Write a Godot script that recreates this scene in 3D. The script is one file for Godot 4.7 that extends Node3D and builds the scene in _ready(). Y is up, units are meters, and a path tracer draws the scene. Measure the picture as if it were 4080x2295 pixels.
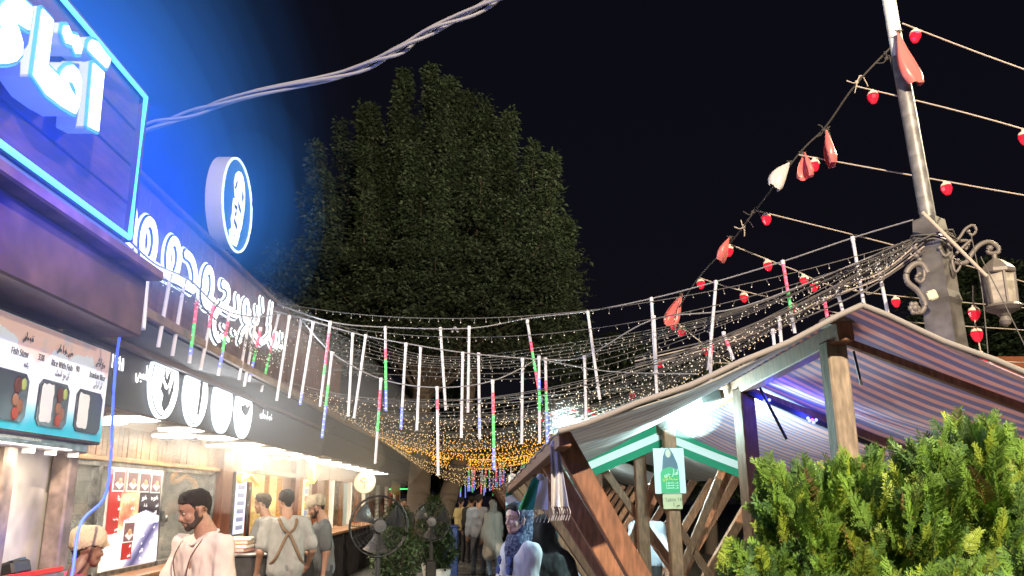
extends Node3D
# A night market lane: a row of food kiosks on the left, dining tents on the right, light strings over the lane.
# Metres, y up; the lane runs along -z.

const V0 := Vector3.ZERO
var taken := {}
var rng := RandomNumberGenerator.new()
var grain: NoiseTexture2D
var speckle: NoiseTexture2D
var blotch: NoiseTexture2D
var X := {}   # materials


class M:
	var v := PackedVector3Array()
	var n := PackedVector3Array()
	var u := PackedVector2Array()
	var c := PackedColorArray()
	var tint := Color(1, 1, 1)

	func t3(a: Vector3, b: Vector3, d: Vector3, na: Vector3, nb: Vector3, nd: Vector3, ua := Vector2.ZERO, ub := Vector2.ZERO, ud := Vector2.ZERO) -> void:
		var g := (b - a).cross(d - a)
		if g.dot(na + nb + nd) > 0.0:
			v.append(a); v.append(d); v.append(b)
			n.append(na); n.append(nd); n.append(nb)
			u.append(ua); u.append(ud); u.append(ub)
		else:
			v.append(a); v.append(b); v.append(d)
			n.append(na); n.append(nb); n.append(nd)
			u.append(ua); u.append(ub); u.append(ud)
		c.append(tint); c.append(tint); c.append(tint)

	func tri(a: Vector3, b: Vector3, d: Vector3, up := Vector3.ZERO) -> void:
		var g := (b - a).cross(d - a).normalized()
		if up != Vector3.ZERO and g.dot(up) < 0.0:
			g = -g
		t3(a, b, d, g, g, g)

	func quad(a: Vector3, b: Vector3, d: Vector3, e: Vector3, up := Vector3.ZERO) -> void:
		var g := (b - a).cross(d - a).normalized()
		if up != Vector3.ZERO and g.dot(up) < 0.0:
			g = -g
		t3(a, b, d, g, g, g, Vector2(0, 0), Vector2(1, 0), Vector2(1, 1))
		t3(a, d, e, g, g, g, Vector2(0, 0), Vector2(1, 1), Vector2(0, 1))

	# box with optional chamfer, half sizes along the basis axes
	func box(at: Vector3, size: Vector3, b := Basis.IDENTITY, ch := 0.0) -> void:
		var h := size * 0.5
		if ch <= 0.0:
			for k in 3:
				for s in [-1.0, 1.0]:
					var nn := Vector3.ZERO; nn[k] = s
					var e := Vector3.ZERO; e[(k + 1) % 3] = h[(k + 1) % 3]
					var f := Vector3.ZERO; f[(k + 2) % 3] = h[(k + 2) % 3]
					var o := nn * h[k]
					var N := b * nn
					quad(at + b * (o - e - f), at + b * (o + e - f), at + b * (o + e + f), at + b * (o - e + f), N)
			return
		var i := h - Vector3(ch, ch, ch)
		for k in 3:
			for s in [-1.0, 1.0]:
				var nn := Vector3.ZERO; nn[k] = s
				var e := Vector3.ZERO; e[(k + 1) % 3] = i[(k + 1) % 3]
				var f := Vector3.ZERO; f[(k + 2) % 3] = i[(k + 2) % 3]
				var o := nn * h[k]
				quad(at + b * (o - e - f), at + b * (o + e - f), at + b * (o + e + f), at + b * (o - e + f), b * nn)
			for s in [-1.0, 1.0]:
				for q in [-1.0, 1.0]:
					var k1 := (k + 1) % 3
					var k2 := (k + 2) % 3
					var p1 := Vector3.ZERO; p1[k1] = s * h[k1]; p1[k2] = q * i[k2]
					var p2 := Vector3.ZERO; p2[k1] = s * i[k1]; p2[k2] = q * h[k2]
					var l := Vector3.ZERO; l[k] = i[k]
					var nn := Vector3.ZERO; nn[k1] = s; nn[k2] = q
					quad(at + b * (p1 - l), at + b * (p1 + l), at + b * (p2 + l), at + b * (p2 - l), b * nn)

	func bar(p: Vector3, q: Vector3, w: float, t: float, side := Vector3.UP, ch := 0.0) -> void:
		var z := (q - p).normalized()
		var x := side.cross(z)
		if x.length() < 0.01:
			x = Vector3.RIGHT.cross(z)
		x = x.normalized()
		var y := z.cross(x)
		box((p + q) * 0.5, Vector3(w, t, p.distance_to(q)), Basis(x, y, z), ch)

	func tube(pts: PackedVector3Array, r: float, sides := 6, closed := false, taper := 1.0, flat := 1.0, flat_dir := Vector3.ZERO, caps := true) -> void:
		var m := pts.size()
		if m < 2:
			return
		var rings := []
		var norms := []
		var up := Vector3.UP
		for i in m:
			var d: Vector3
			if closed:
				d = pts[(i + 1) % m] - pts[(i + m - 1) % m]
			else:
				d = pts[mini(i + 1, m - 1)] - pts[maxi(i - 1, 0)]
			d = d.normalized()
			var a: Vector3
			if flat_dir != Vector3.ZERO:
				a = flat_dir.cross(d)
			else:
				a = up.cross(d) if absf(d.dot(up)) < 0.95 else Vector3(1, 0, 0.2).cross(d)
			a = a.normalized()
			var b := d.cross(a).normalized()
			var rr := r * lerpf(1.0, taper, float(i) / float(m - 1))
			var ring := PackedVector3Array()
			var nn := PackedVector3Array()
			for k in sides:
				var an := TAU * k / sides
				ring.append(pts[i] + a * cos(an) * rr + b * sin(an) * rr * flat)
				nn.append((a * cos(an) * flat + b * sin(an)).normalized())
			rings.append(ring); norms.append(nn)
		var last := m if closed else m - 1
		for i in last:
			var j := (i + 1) % m
			for k in sides:
				var k2 := (k + 1) % sides
				t3(rings[i][k], rings[i][k2], rings[j][k2], norms[i][k], norms[i][k2], norms[j][k2])
				t3(rings[i][k], rings[j][k2], rings[j][k], norms[i][k], norms[j][k2], norms[j][k])
		if caps and not closed:
			for e in [0, m - 1]:
				var nn: Vector3 = (pts[0] - pts[1]).normalized() if e == 0 else (pts[m - 1] - pts[m - 2]).normalized()
				for k in range(1, sides - 1):
					t3(rings[e][0], rings[e][k], rings[e][k + 1], nn, nn, nn)

	# profile: x = radius, y = height along axis b.y
	func lathe(at: Vector3, prof: PackedVector2Array, sides := 12, b := Basis.IDENTITY, flat := false) -> void:
		for i in prof.size() - 1:
			var p := prof[i]
			var q := prof[i + 1]
			var t := (q - p).normalized()
			var o := Vector2(t.y, -t.x)
			for k in sides:
				var a0 := TAU * k / sides
				var a1 := TAU * (k + 1) / sides
				var d0 := Vector3(cos(a0), 0, sin(a0))
				var d1 := Vector3(cos(a1), 0, sin(a1))
				var n0 := b * (d0 * o.x + Vector3(0, o.y, 0))
				var n1 := b * (d1 * o.x + Vector3(0, o.y, 0))
				if flat:
					n0 = (n0 + n1).normalized(); n1 = n0
				var A := at + b * (d0 * p.x + Vector3(0, p.y, 0))
				var B := at + b * (d1 * p.x + Vector3(0, p.y, 0))
				var C := at + b * (d1 * q.x + Vector3(0, q.y, 0))
				var D := at + b * (d0 * q.x + Vector3(0, q.y, 0))
				if p.x > 0.0001:
					t3(A, B, C, n0, n1, n1)
				if q.x > 0.0001:
					t3(A, C, D, n0, n1, n0)

	func ball(at: Vector3, r: Vector3, seg := 8, b := Basis.IDENTITY) -> void:
		var rows := maxi(3, seg / 2)
		for i in rows:
			var f0 := PI * i / rows
			var f1 := PI * (i + 1) / rows
			for k in seg:
				var a0 := TAU * k / seg
				var a1 := TAU * (k + 1) / seg
				var q := [Vector3(sin(f0) * cos(a0), cos(f0), sin(f0) * sin(a0)), Vector3(sin(f0) * cos(a1), cos(f0), sin(f0) * sin(a1)), Vector3(sin(f1) * cos(a1), cos(f1), sin(f1) * sin(a1)), Vector3(sin(f1) * cos(a0), cos(f1), sin(f1) * sin(a0))]
				var N := []
				for w in q:
					N.append(b * (w / r).normalized())
				if i > 0:
					t3(at + b * (q[0] * r), at + b * (q[1] * r), at + b * (q[2] * r), N[0], N[1], N[2])
				if i < rows - 1:
					t3(at + b * (q[0] * r), at + b * (q[2] * r), at + b * (q[3] * r), N[0], N[2], N[3])

	# a flat outline given in the plane (b.x, b.y) pushed out along b.z by depth
	func prism(poly: PackedVector2Array, at: Vector3, b: Basis, depth: float, front := true, sides := true) -> void:
		var ix := Geometry2D.triangulate_polygon(poly)
		var o := b.z * depth
		if front:
			for i in range(0, ix.size(), 3):
				var p := at + b.x * poly[ix[i]].x + b.y * poly[ix[i]].y
				var q := at + b.x * poly[ix[i + 1]].x + b.y * poly[ix[i + 1]].y
				var r := at + b.x * poly[ix[i + 2]].x + b.y * poly[ix[i + 2]].y
				tri(p + o, q + o, r + o, b.z)
				tri(p, q, r, -b.z)
		if sides:
			var cw := 1.0 if Geometry2D.is_polygon_clockwise(poly) else -1.0
			for i in poly.size():
				var e := poly[(i + 1) % poly.size()] - poly[i]
				var p := at + b.x * poly[i].x + b.y * poly[i].y
				var q := at + b.x * poly[(i + 1) % poly.size()].x + b.y * poly[(i + 1) % poly.size()].y
				quad(p, q, q + o, p + o, (b.x * -e.y + b.y * e.x) * cw)

	# a sheet of rows x columns of points, smooth, with thickness
	func sheet(rows: Array, thick := 0.004, us := 1.0, vs := 1.0) -> void:
		var R := rows.size()
		var C: int = rows[0].size()
		var nr := []
		for i in R:
			var line := PackedVector3Array()
			for j in C:
				var a: Vector3 = rows[mini(i + 1, R - 1)][j] - rows[maxi(i - 1, 0)][j]
				var b: Vector3 = rows[i][mini(j + 1, C - 1)] - rows[i][maxi(j - 1, 0)]
				line.append(a.cross(b).normalized())
			nr.append(line)
		for side in [0.5, -0.5]:
			for i in R - 1:
				for j in C - 1:
					var p := []
					var q := []
					for k in [[0, 0], [0, 1], [1, 1], [1, 0]]:
						var nn: Vector3 = nr[i + k[0]][j + k[1]]
						p.append(rows[i + k[0]][j + k[1]] + nn * thick * side)
						q.append(nn * signf(side))
					var w := func(di: int, dj: int) -> Vector2: return Vector2(float(j + dj) / (C - 1) * us, float(i + di) / (R - 1) * vs)
					t3(p[0], p[1], p[2], q[0], q[1], q[2], w.call(0, 0), w.call(0, 1), w.call(1, 1))
					t3(p[0], p[2], p[3], q[0], q[2], q[3], w.call(0, 0), w.call(1, 1), w.call(1, 0))
		var edge := []
		for j in C: edge.append([0, j])
		for i in range(1, R): edge.append([i, C - 1])
		for j in range(C - 2, -1, -1): edge.append([R - 1, j])
		for i in range(R - 2, -1, -1): edge.append([i, 0])
		for k in edge.size() - 1:
			var a: Vector3 = rows[edge[k][0]][edge[k][1]]
			var b: Vector3 = rows[edge[k + 1][0]][edge[k + 1][1]]
			var na: Vector3 = nr[edge[k][0]][edge[k][1]] * thick * 0.5
			var nb: Vector3 = nr[edge[k + 1][0]][edge[k + 1][1]] * thick * 0.5
			quad(a - na, b - nb, b + nb, a + na)

	func mesh(org := Vector3.ZERO) -> ArrayMesh:
		var w := v.duplicate()
		if org != Vector3.ZERO:
			for i in w.size():
				w[i] -= org
		var a := []
		a.resize(Mesh.ARRAY_MAX)
		a[Mesh.ARRAY_VERTEX] = w
		a[Mesh.ARRAY_NORMAL] = n
		a[Mesh.ARRAY_TEX_UV] = u
		a[Mesh.ARRAY_COLOR] = c
		var m := ArrayMesh.new()
		m.add_surface_from_arrays(Mesh.PRIMITIVE_TRIANGLES, a)
		return m


func numbered(s: String) -> String:
	if not taken.has(s):
		taken[s] = 0
		return s
	taken[s] += 1
	return "%s_%03d" % [s, taken[s]]


func tag(o: Node3D, label: String, category: String, group := "", kind := "") -> Node3D:
	if label: o.set_meta("label", label)
	if category: o.set_meta("category", category)
	if group: o.set_meta("group", group)
	if kind: o.set_meta("kind", kind)
	return o


func thing(called: String, label: String, category: String, at := V0, group := "", turn := 0.0) -> Node3D:
	var o := Node3D.new()
	o.name = numbered(called)
	add_child(o)
	o.position = at
	o.rotation.y = turn
	tag(o, label, category, group)
	return o


# a part: the builder's points are in the world unless own is set
func part(called: String, m: M, mat: Material, parent: Node3D, own := false, kind := "") -> MeshInstance3D:
	var o := MeshInstance3D.new()
	o.name = called
	var org := V0
	if not own:
		var p: Node = parent
		while p is Node3D and p != self:
			org += p.position
			p = p.get_parent()
	o.mesh = m.mesh(org)
	o.material_override = mat
	parent.add_child(o, true)
	if kind: o.set_meta("kind", kind)
	return o


func solo(called: String, m: M, mat: Material, label: String, category: String, at := V0, group := "") -> MeshInstance3D:
	var o := MeshInstance3D.new()
	o.name = numbered(called)
	o.mesh = m.mesh(at)
	o.material_override = mat
	add_child(o)
	o.position = at
	tag(o, label, category, group)
	return o


func struct(called: String, m: M, mat: Material) -> MeshInstance3D:
	var o := MeshInstance3D.new()
	o.name = numbered(called)
	o.mesh = m.mesh()
	o.material_override = mat
	add_child(o)
	o.set_meta("kind", "structure")
	return o


# copies of one mesh as parts (shared mesh), each with its own transform
func piece(called: String, mesh: Mesh, mat: Material, parent: Node3D, at: Vector3, b := Basis.IDENTITY) -> void:
	var o := MeshInstance3D.new()
	o.name = called
	o.mesh = mesh
	o.material_override = mat
	parent.add_child(o, true)
	o.transform = Transform3D(b, at)


func boxmesh(s: Vector3, ch := 0.004) -> ArrayMesh:
	var m := M.new()
	m.box(V0, s, Basis.IDENTITY, ch)
	return m.mesh()


func lin(r: float, g: float, b: float) -> Color:
	return Color(r, g, b).linear_to_srgb()


func mat(r: float, g: float, b: float, rough := 0.7, metal := 0.0) -> StandardMaterial3D:
	var m := StandardMaterial3D.new()
	m.albedo_color = lin(r, g, b)
	m.roughness = rough
	m.metallic = metal
	return m


func textured(m: StandardMaterial3D, tex: Texture2D, scale: Vector3, bump := 0.0) -> StandardMaterial3D:
	m.albedo_texture = tex
	m.uv1_triplanar = true
	m.uv1_world_triplanar = true
	m.uv1_scale = scale
	if bump > 0.0:
		m.heightmap_enabled = true
		m.heightmap_texture = tex
		m.heightmap_scale = bump
	return m


func glow(r: float, g: float, b: float, e := 1.0, base := 0.5) -> StandardMaterial3D:
	var m := mat(base * minf(r, 1), base * minf(g, 1), base * minf(b, 1), 0.5)
	m.emission_enabled = true
	m.emission = lin(r, g, b)
	m.emission_energy_multiplier = e
	return m


func noise(seed_: int, freq: float, lo: float, hi: float, size := 256, oct := 4) -> NoiseTexture2D:
	var t := NoiseTexture2D.new()
	var f := FastNoiseLite.new()
	f.seed = seed_
	f.frequency = freq
	f.fractal_octaves = oct
	t.noise = f
	t.width = size
	t.height = size
	t.seamless = true
	var g := Gradient.new()
	g.set_color(0, Color(lo, lo, lo))
	g.set_color(1, Color(hi, hi, hi))
	t.color_ramp = g
	return t


func omni(called: String, at: Vector3, c: Color, e: float, size := 0.05, reach := 12.0) -> void:
	var l := OmniLight3D.new()
	l.name = called
	l.position = at
	l.light_color = c
	l.light_energy = e
	l.light_size = size
	l.omni_range = reach
	l.omni_attenuation = 2.0
	l.shadow_enabled = true
	add_child(l, true)


# area light at a place looking along dir
func area(called: String, at: Vector3, dir: Vector3, sx: float, sy: float, c: Color, e: float, reach := 12.0) -> void:
	var l := AreaLight3D.new()
	l.name = called
	var up := Vector3.UP if absf(dir.y) < 0.9 else Vector3(0, 0, 1)
	l.transform = Transform3D(Basis.looking_at(dir, up), at)
	l.area_size = Vector2(sx, sy)
	l.area_normalize_energy = true
	l.light_color = c
	l.light_energy = e
	l.area_range = reach
	l.shadow_enabled = true
	add_child(l, true)


func sag(a: Vector3, b: Vector3, drop: float, steps: int) -> PackedVector3Array:
	var p := PackedVector3Array()
	for i in steps + 1:
		var t := float(i) / steps
		p.append(a.lerp(b, t) - Vector3(0, drop * 4.0 * t * (1.0 - t), 0))
	return p


func smoothpath(p: Array, per := 6, closed := false) -> PackedVector3Array:
	var out := PackedVector3Array()
	var n := p.size()
	var last := n if closed else n - 1
	for i in last:
		var a: Vector3 = p[(i + n - 1) % n] if closed else p[maxi(i - 1, 0)]
		var b: Vector3 = p[i]
		var c: Vector3 = p[(i + 1) % n]
		var d: Vector3 = p[(i + 2) % n] if closed else p[mini(i + 2, n - 1)]
		for k in per:
			out.append(b.cubic_interpolate(c, a, d, float(k) / per))
	if not closed:
		out.append(p[n - 1])
	return out


const ORD := ["first", "second", "third", "fourth", "fifth", "sixth", "seventh", "eighth", "ninth", "tenth", "eleventh", "twelfth", "thirteenth", "fourteenth", "fifteenth", "sixteenth", "seventeenth", "eighteenth", "nineteenth", "twentieth"]


func nth(i: int) -> String:
	if i < 20: return ORD[i]
	var tens: String = ["twenty", "thirty", "forty", "fifty", "sixty"][(i + 1) / 10 - 2] if (i + 1) % 10 else ["twentieth", "thirtieth", "fortieth", "fiftieth", "sixtieth"][(i + 1) / 10 - 2]
	return tens + ("-" + ORD[(i + 1) % 10 - 1] if (i + 1) % 10 else "")


# ---- handwriting: joined Persian letters as pen strokes (x runs to the left, y up, one unit = height of alef)
const BEAD := {
	"ا": ["E", 0.3, "0.15,0 0.15,1"], "آ": ["E", 0.4, "0.2,0 0.2,0.95/0,1.15 0.12,1.28 0.26,1.16 0.4,1.3"],
	"t": ["J", 0.34, "0,0 0.17,0 0.17,0.3 0.17,0 0.34,0"], "B": ["E", 0.95, "0,0.05 0.08,0 0.78,0 0.9,0.1 0.92,0.34"],
	"ن": ["E", 0.62, "0,0 0.06,-0.22 0.26,-0.36 0.48,-0.28 0.56,0.2/0.3,0.2 0.31,0.21"],
	"ی": ["E", 0.72, "0,0 0.2,0.02 0.26,-0.12 0.1,-0.26 0.28,-0.46 0.56,-0.42 0.68,-0.12"],
	"s": ["J", 0.72, "0,0 0.1,0 0.1,0.26 0.12,0 0.34,0 0.34,0.26 0.36,0 0.58,0 0.58,0.28 0.6,0 0.72,0"],
	"S": ["E", 1.15, "0,0 0.1,0 0.1,0.26 0.12,0 0.3,0 0.3,0.26 0.34,0 0.5,-0.02 0.54,-0.28 0.8,-0.4 1.02,-0.26 1.08,0.2"],
	"h": ["J", 0.66, "0.05,0.34 0.22,0.46 0.42,0.4 0.56,0.06 0.66,0/0,0 0.56,0"], "H": ["E", 0.78, "0,0 0.5,0.2 0.3,0.42 0.04,0.34/0.5,0.2 0.14,-0.06 0.1,-0.34 0.4,-0.55 0.76,-0.46"],
	"د": ["E", 0.42, "0.3,0.52 0.14,0.3 0.04,0.05 0.3,0 0,0"], "ر": ["E", 0.4, "0,0.22 0.02,-0.02 0.16,-0.26 0.38,-0.32"],
	"و": ["E", 0.46, "0.06,0 0.3,0.02 0.36,0.22 0.2,0.34 0.06,0.22 0.06,0.04 0.12,-0.16 0.44,-0.32"],
	"m": ["J", 0.46, "0,0 0.08,0.24 0.24,0.28 0.34,0.1 0.2,-0.08 0.04,0.02 0.46,0"], "م": ["E", 0.46, "0,0 0.1,0.24 0.28,0.24 0.34,0.04 0.16,-0.02 0.34,-0.06 0.4,-0.5"],
	"ه": ["J", 0.5, "0,0 0.08,0.3 0.3,0.3 0.34,0.04 0.1,0 0.2,-0.24 0.38,-0.14 0.3,0.02 0.5,0"], "ة": ["E", 0.4, "0,0 0.02,0.26 0.2,0.34 0.34,0.14 0.2,-0.02 0,0.02"],
	"q": ["J", 0.44, "0.1,0 0.02,0.24 0.16,0.42 0.32,0.3 0.28,0.08 0.1,0.06/0,0 0.44,0"], "l": ["J", 0.34, "0,0 0.17,0 0.17,1 0.17,0 0.34,0"],
	"k": ["J", 0.5, "0,0 0.5,0/0.3,0 0.42,0.4 0.04,0.86"], "ک": ["E", 0.9, "0,0 0.76,0 0.86,0.24/0.1,0.02 0.3,0.42 -0.02,0.86"], "ع": ["E", 0.6, "0.34,0.4 0.1,0.4 0.06,0.12 0.34,0.06 0.04,-0.14 0.08,-0.5 0.56,-0.56"],
	"g": ["J", 0.44, "0,0 0.08,0.02 0.04,0.3 0.34,0.32 0.3,0.04 0.44,0"], "1": ["E", 0.3, "0.15,0 0.2,0.9"], "3": ["E", 0.5, "0.1,0 0.16,0.9 0.28,0.62 0.34,0.84 0.46,0.62 0.5,0.88"],
	"4": ["E", 0.5, "0.12,0 0.2,0.9/0.48,0.8 0.26,0.68 0.3,0.46 0.48,0.5"], "5": ["E", 0.5, "0.25,0.86 0.06,0.4 0.12,0.04 0.25,0.2 0.4,0.04 0.46,0.4 0.25,0.86"], " ": ["E", 0.34, ""], "-": ["J", 0.25, "0,0 0.25,0"],
}
const DOTS := {"ب": ["t", "B", 0.17, -1, 1], "پ": ["t", "B", 0.17, -1, 3], "ت": ["t", "B", 0.17, 1, 2], "ن": ["t", "ن", 0.17, 1, 1], "ی": ["t", "ی", 0.17, -1, 2], "ش": ["s", "S", 0.34, 1, 3], "س": ["s", "S", 0, 0, 0], "چ": ["h", "H", 0.3, -1, 3], "ج": ["h", "H", 0.3, -1, 1],
	"خ": ["h", "H", 0.25, 1, 1], "ح": ["h", "H", 0, 0, 0], "ز": ["ر", "ر", 0.2, 1, 1], "ق": ["q", "q", 0.17, 2, 2], "ف": ["q", "B", 0.17, 2, 1], "ل": ["l", "B", 0, 0, 0], "ک": ["k", "ک", 0, 0, 0], "ع": ["g", "ع", 0, 0, 0], "م": ["m", "م", 0, 0, 0], "ه": ["ه", "ة", 0, 0, 0]}


# strokes (each a PackedVector2Array, x to the left) and the width of a line of text
func script_strokes(text: String) -> Array:
	var out := []
	var x := 0.0
	for i in text.length():
		var ch := text[i]
		var ends := i == text.length() - 1 or text[i + 1] == " "
		var key := ch
		var dots := []
		if DOTS.has(ch):
			dots = DOTS[ch]
			key = dots[1] if ends else dots[0]
		if not BEAD.has(key): key = "t"
		var g: Array = BEAD[key]
		if ch == "ل" and ends:
			out.append(PackedVector2Array([Vector2(x, 1), Vector2(x, 0)]))
		for s in String(g[2]).split("/", false):
			var line := PackedVector2Array()
			for q in s.split(" ", false):
				var xy := q.split(",")
				line.append(Vector2(x + float(xy[0]), float(xy[1])))
			out.append(line)
		if dots.size() and dots[4] > 0 and not (key == "ن") and not (ch == "ی" and ends):
			var cx := x + (0.42 if key == "B" else float(dots[2]))
			var y := 0.6 * float(dots[3]) if dots[3] > 0 else (-0.28 if key != "H" else -0.22)
			if dots[3] == 2: y = 0.68
			for k in int(dots[4]):
				var o := Vector2((k - 0.5) * 0.2, 0) if k < 2 and int(dots[4]) > 1 else Vector2(0, (0.17 if dots[3] > 0 else -0.17) if int(dots[4]) == 3 else 0.0)
				out.append(PackedVector2Array([Vector2(cx, y) + o, Vector2(cx + 0.03, y + 0.02) + o]))
		x += float(g[1]) + (0.06 if String(g[0]) == "E" else 0.0)
	return [out, x]


# text as raised strokes: right end at `at`, reading to the left (-b.x), letters up b.y, face b.z
func write(m: M, text: String, at: Vector3, b: Basis, high: float, pen: float, wide := 1.0, sides := 4) -> float:
	var r := script_strokes(text)
	var k := 0
	for s in r[0]:
		var p := PackedVector3Array()
		for q in s:
			p.append(at - b.x * q.x * high * wide + b.y * q.y * high + b.z * (0.0004 * (k % 5)))
		m.tube(p, pen, sides, false, 1.0, 0.35, b.z)
		k += 1
	return float(r[1]) * high * wide


# Latin lettering, left end at `at`
func latin(called: String, text: String, at: Vector3, b: Basis, high: float, mt: Material, parent: Node3D, bold := false, squeeze := 1.0) -> MeshInstance3D:
	var f := SystemFont.new()
	f.font_names = PackedStringArray(["Droid Sans"])
	if bold: f.font_weight = 700
	var t := TextMesh.new()
	t.font = f
	t.font_size = 32
	t.pixel_size = high / 23.0
	t.depth = 0.003
	t.text = text
	t.horizontal_alignment = HORIZONTAL_ALIGNMENT_LEFT
	var o := MeshInstance3D.new()
	o.name = called
	o.mesh = t
	o.material_override = mt
	parent.add_child(o, true)
	o.transform = Transform3D(Basis(b.x * squeeze, b.y, b.z), at - parent.position)
	return o


func _ready() -> void:
	rng.seed = 11
	var cam := Camera3D.new()
	cam.name = "camera"
	cam.fov = 39.826
	cam.near = 0.05
	cam.far = 400.0
	cam.transform = Transform3D(Basis.from_euler(Vector3(0.25651, -0.03833, -0.012)), Vector3(0, 1.68, 0))
	add_child(cam)
	cam.current = true
	var env := Environment.new()
	env.background_mode = Environment.BG_SKY
	var sky := Sky.new()
	var ps := ProceduralSkyMaterial.new()
	ps.sky_top_color = Color8(11, 11, 19)
	ps.sky_horizon_color = Color8(19, 17, 24)
	ps.sky_curve = 0.2
	ps.ground_bottom_color = Color8(10, 10, 12)
	ps.ground_horizon_color = Color8(19, 17, 24)
	sky.sky_material = ps
	env.sky = sky
	env.tonemap_mode = Environment.TONE_MAPPER_LINEAR
	env.tonemap_exposure = 1.0
	env.sdfgi_enabled = true
	env.ssao_enabled = true
	env.ssil_enabled = true
	env.volumetric_fog_enabled = true
	env.volumetric_fog_density = 0.0
	var we := WorldEnvironment.new()
	we.name = "world_environment"
	we.environment = env
	add_child(we)
	var moon := DirectionalLight3D.new()
	moon.name = "moonlight"
	moon.light_energy = 0.012
	moon.light_color = Color(0.75, 0.82, 1.0)
	moon.light_angular_distance = 0.5
	moon.shadow_enabled = true
	moon.rotation_degrees = Vector3(-50, 35, 0)
	add_child(moon)
	# unseen street lamps light the hedge, tents and big tree, then what the signs give off
	unseen_street_lamp("unseen street lamp behind the viewer, lighting the hedge and tent", Vector3(3.3, 0, 4.2), 6.6, Vector3(-0.7, 0, -0.5), Color(1.0, 0.9, 0.77), 270.0)
	unseen_street_lamp("unseen tall street lamp beyond the right edge, lighting the big tree", Vector3(13.0, 0, -9.0), 9.0, Vector3(-0.9, 0, -0.4), Color(1.0, 0.93, 0.76), 150.0)
	area("big_sign_glow", Vector3(-1.78, 3.55, -2.9), Vector3(1, -0.1, 0), 1.5, 0.5, Color(0.6, 0.8, 1.0), 0.6)
	area("neon_edge_glow", Vector3(-1.955, 3.12, -2.4), Vector3(0.8, -0.5, 0), 3.9, 0.03, Color(0.08, 0.48, 1.0), 1.15)
	area("neon_edge_glow", Vector3(-1.955, 3.99, -2.4), Vector3(0.5, 0.8, 0), 3.9, 0.03, Color(0.08, 0.48, 1.0), 1.15)
	area("neon_edge_glow", Vector3(-1.97, 3.55, -4.36), Vector3(0.5, 0, -0.8), 0.03, 0.86, Color(0.08, 0.48, 1.0), 1.0)
	for k in 3:
		omni("neon_edge_glow", Vector3(-1.5, 3.0, -1.8 - k * 0.9), Color(0.1, 0.13, 1.0), 0.6, 0.1)  # added blue fill floating before the sign, tinting boards and fascia
	area("letter_sign_glow", Vector3(-1.98, 3.2, -6.4), Vector3(1, -0.15, 0.1), 3.2, 0.3, Color(0.92, 0.96, 1.0), 4.5)
	area("disc_sign_glow", Vector3(-2.34, 2.53, -7.1), Vector3(1, -0.2, 0.1), 2.4, 0.4, Color(0.96, 0.98, 1.0), 3.0)
	area("round_sign_glow", Vector3(-2.25, 4.35, -7.1), Vector3(1, 0, 0), 0.7, 0.7, Color(0.6, 0.85, 1.0), 0.8)
	area("menu_box_glow", Vector3(-2.0, 2.24, -3.2), Vector3(1, 0, 0), 2.4, 0.45, Color(0.95, 0.95, 1.0), 0.5)
	materials()
	ground()
	near_kiosk()
	kiosk_row()
	dining_tent()
	far_tents()
	lamp_post()
	trees()
	hedge()
	lights_over_lane()
	small_things()
	crowd()
	added_bloom()


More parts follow.
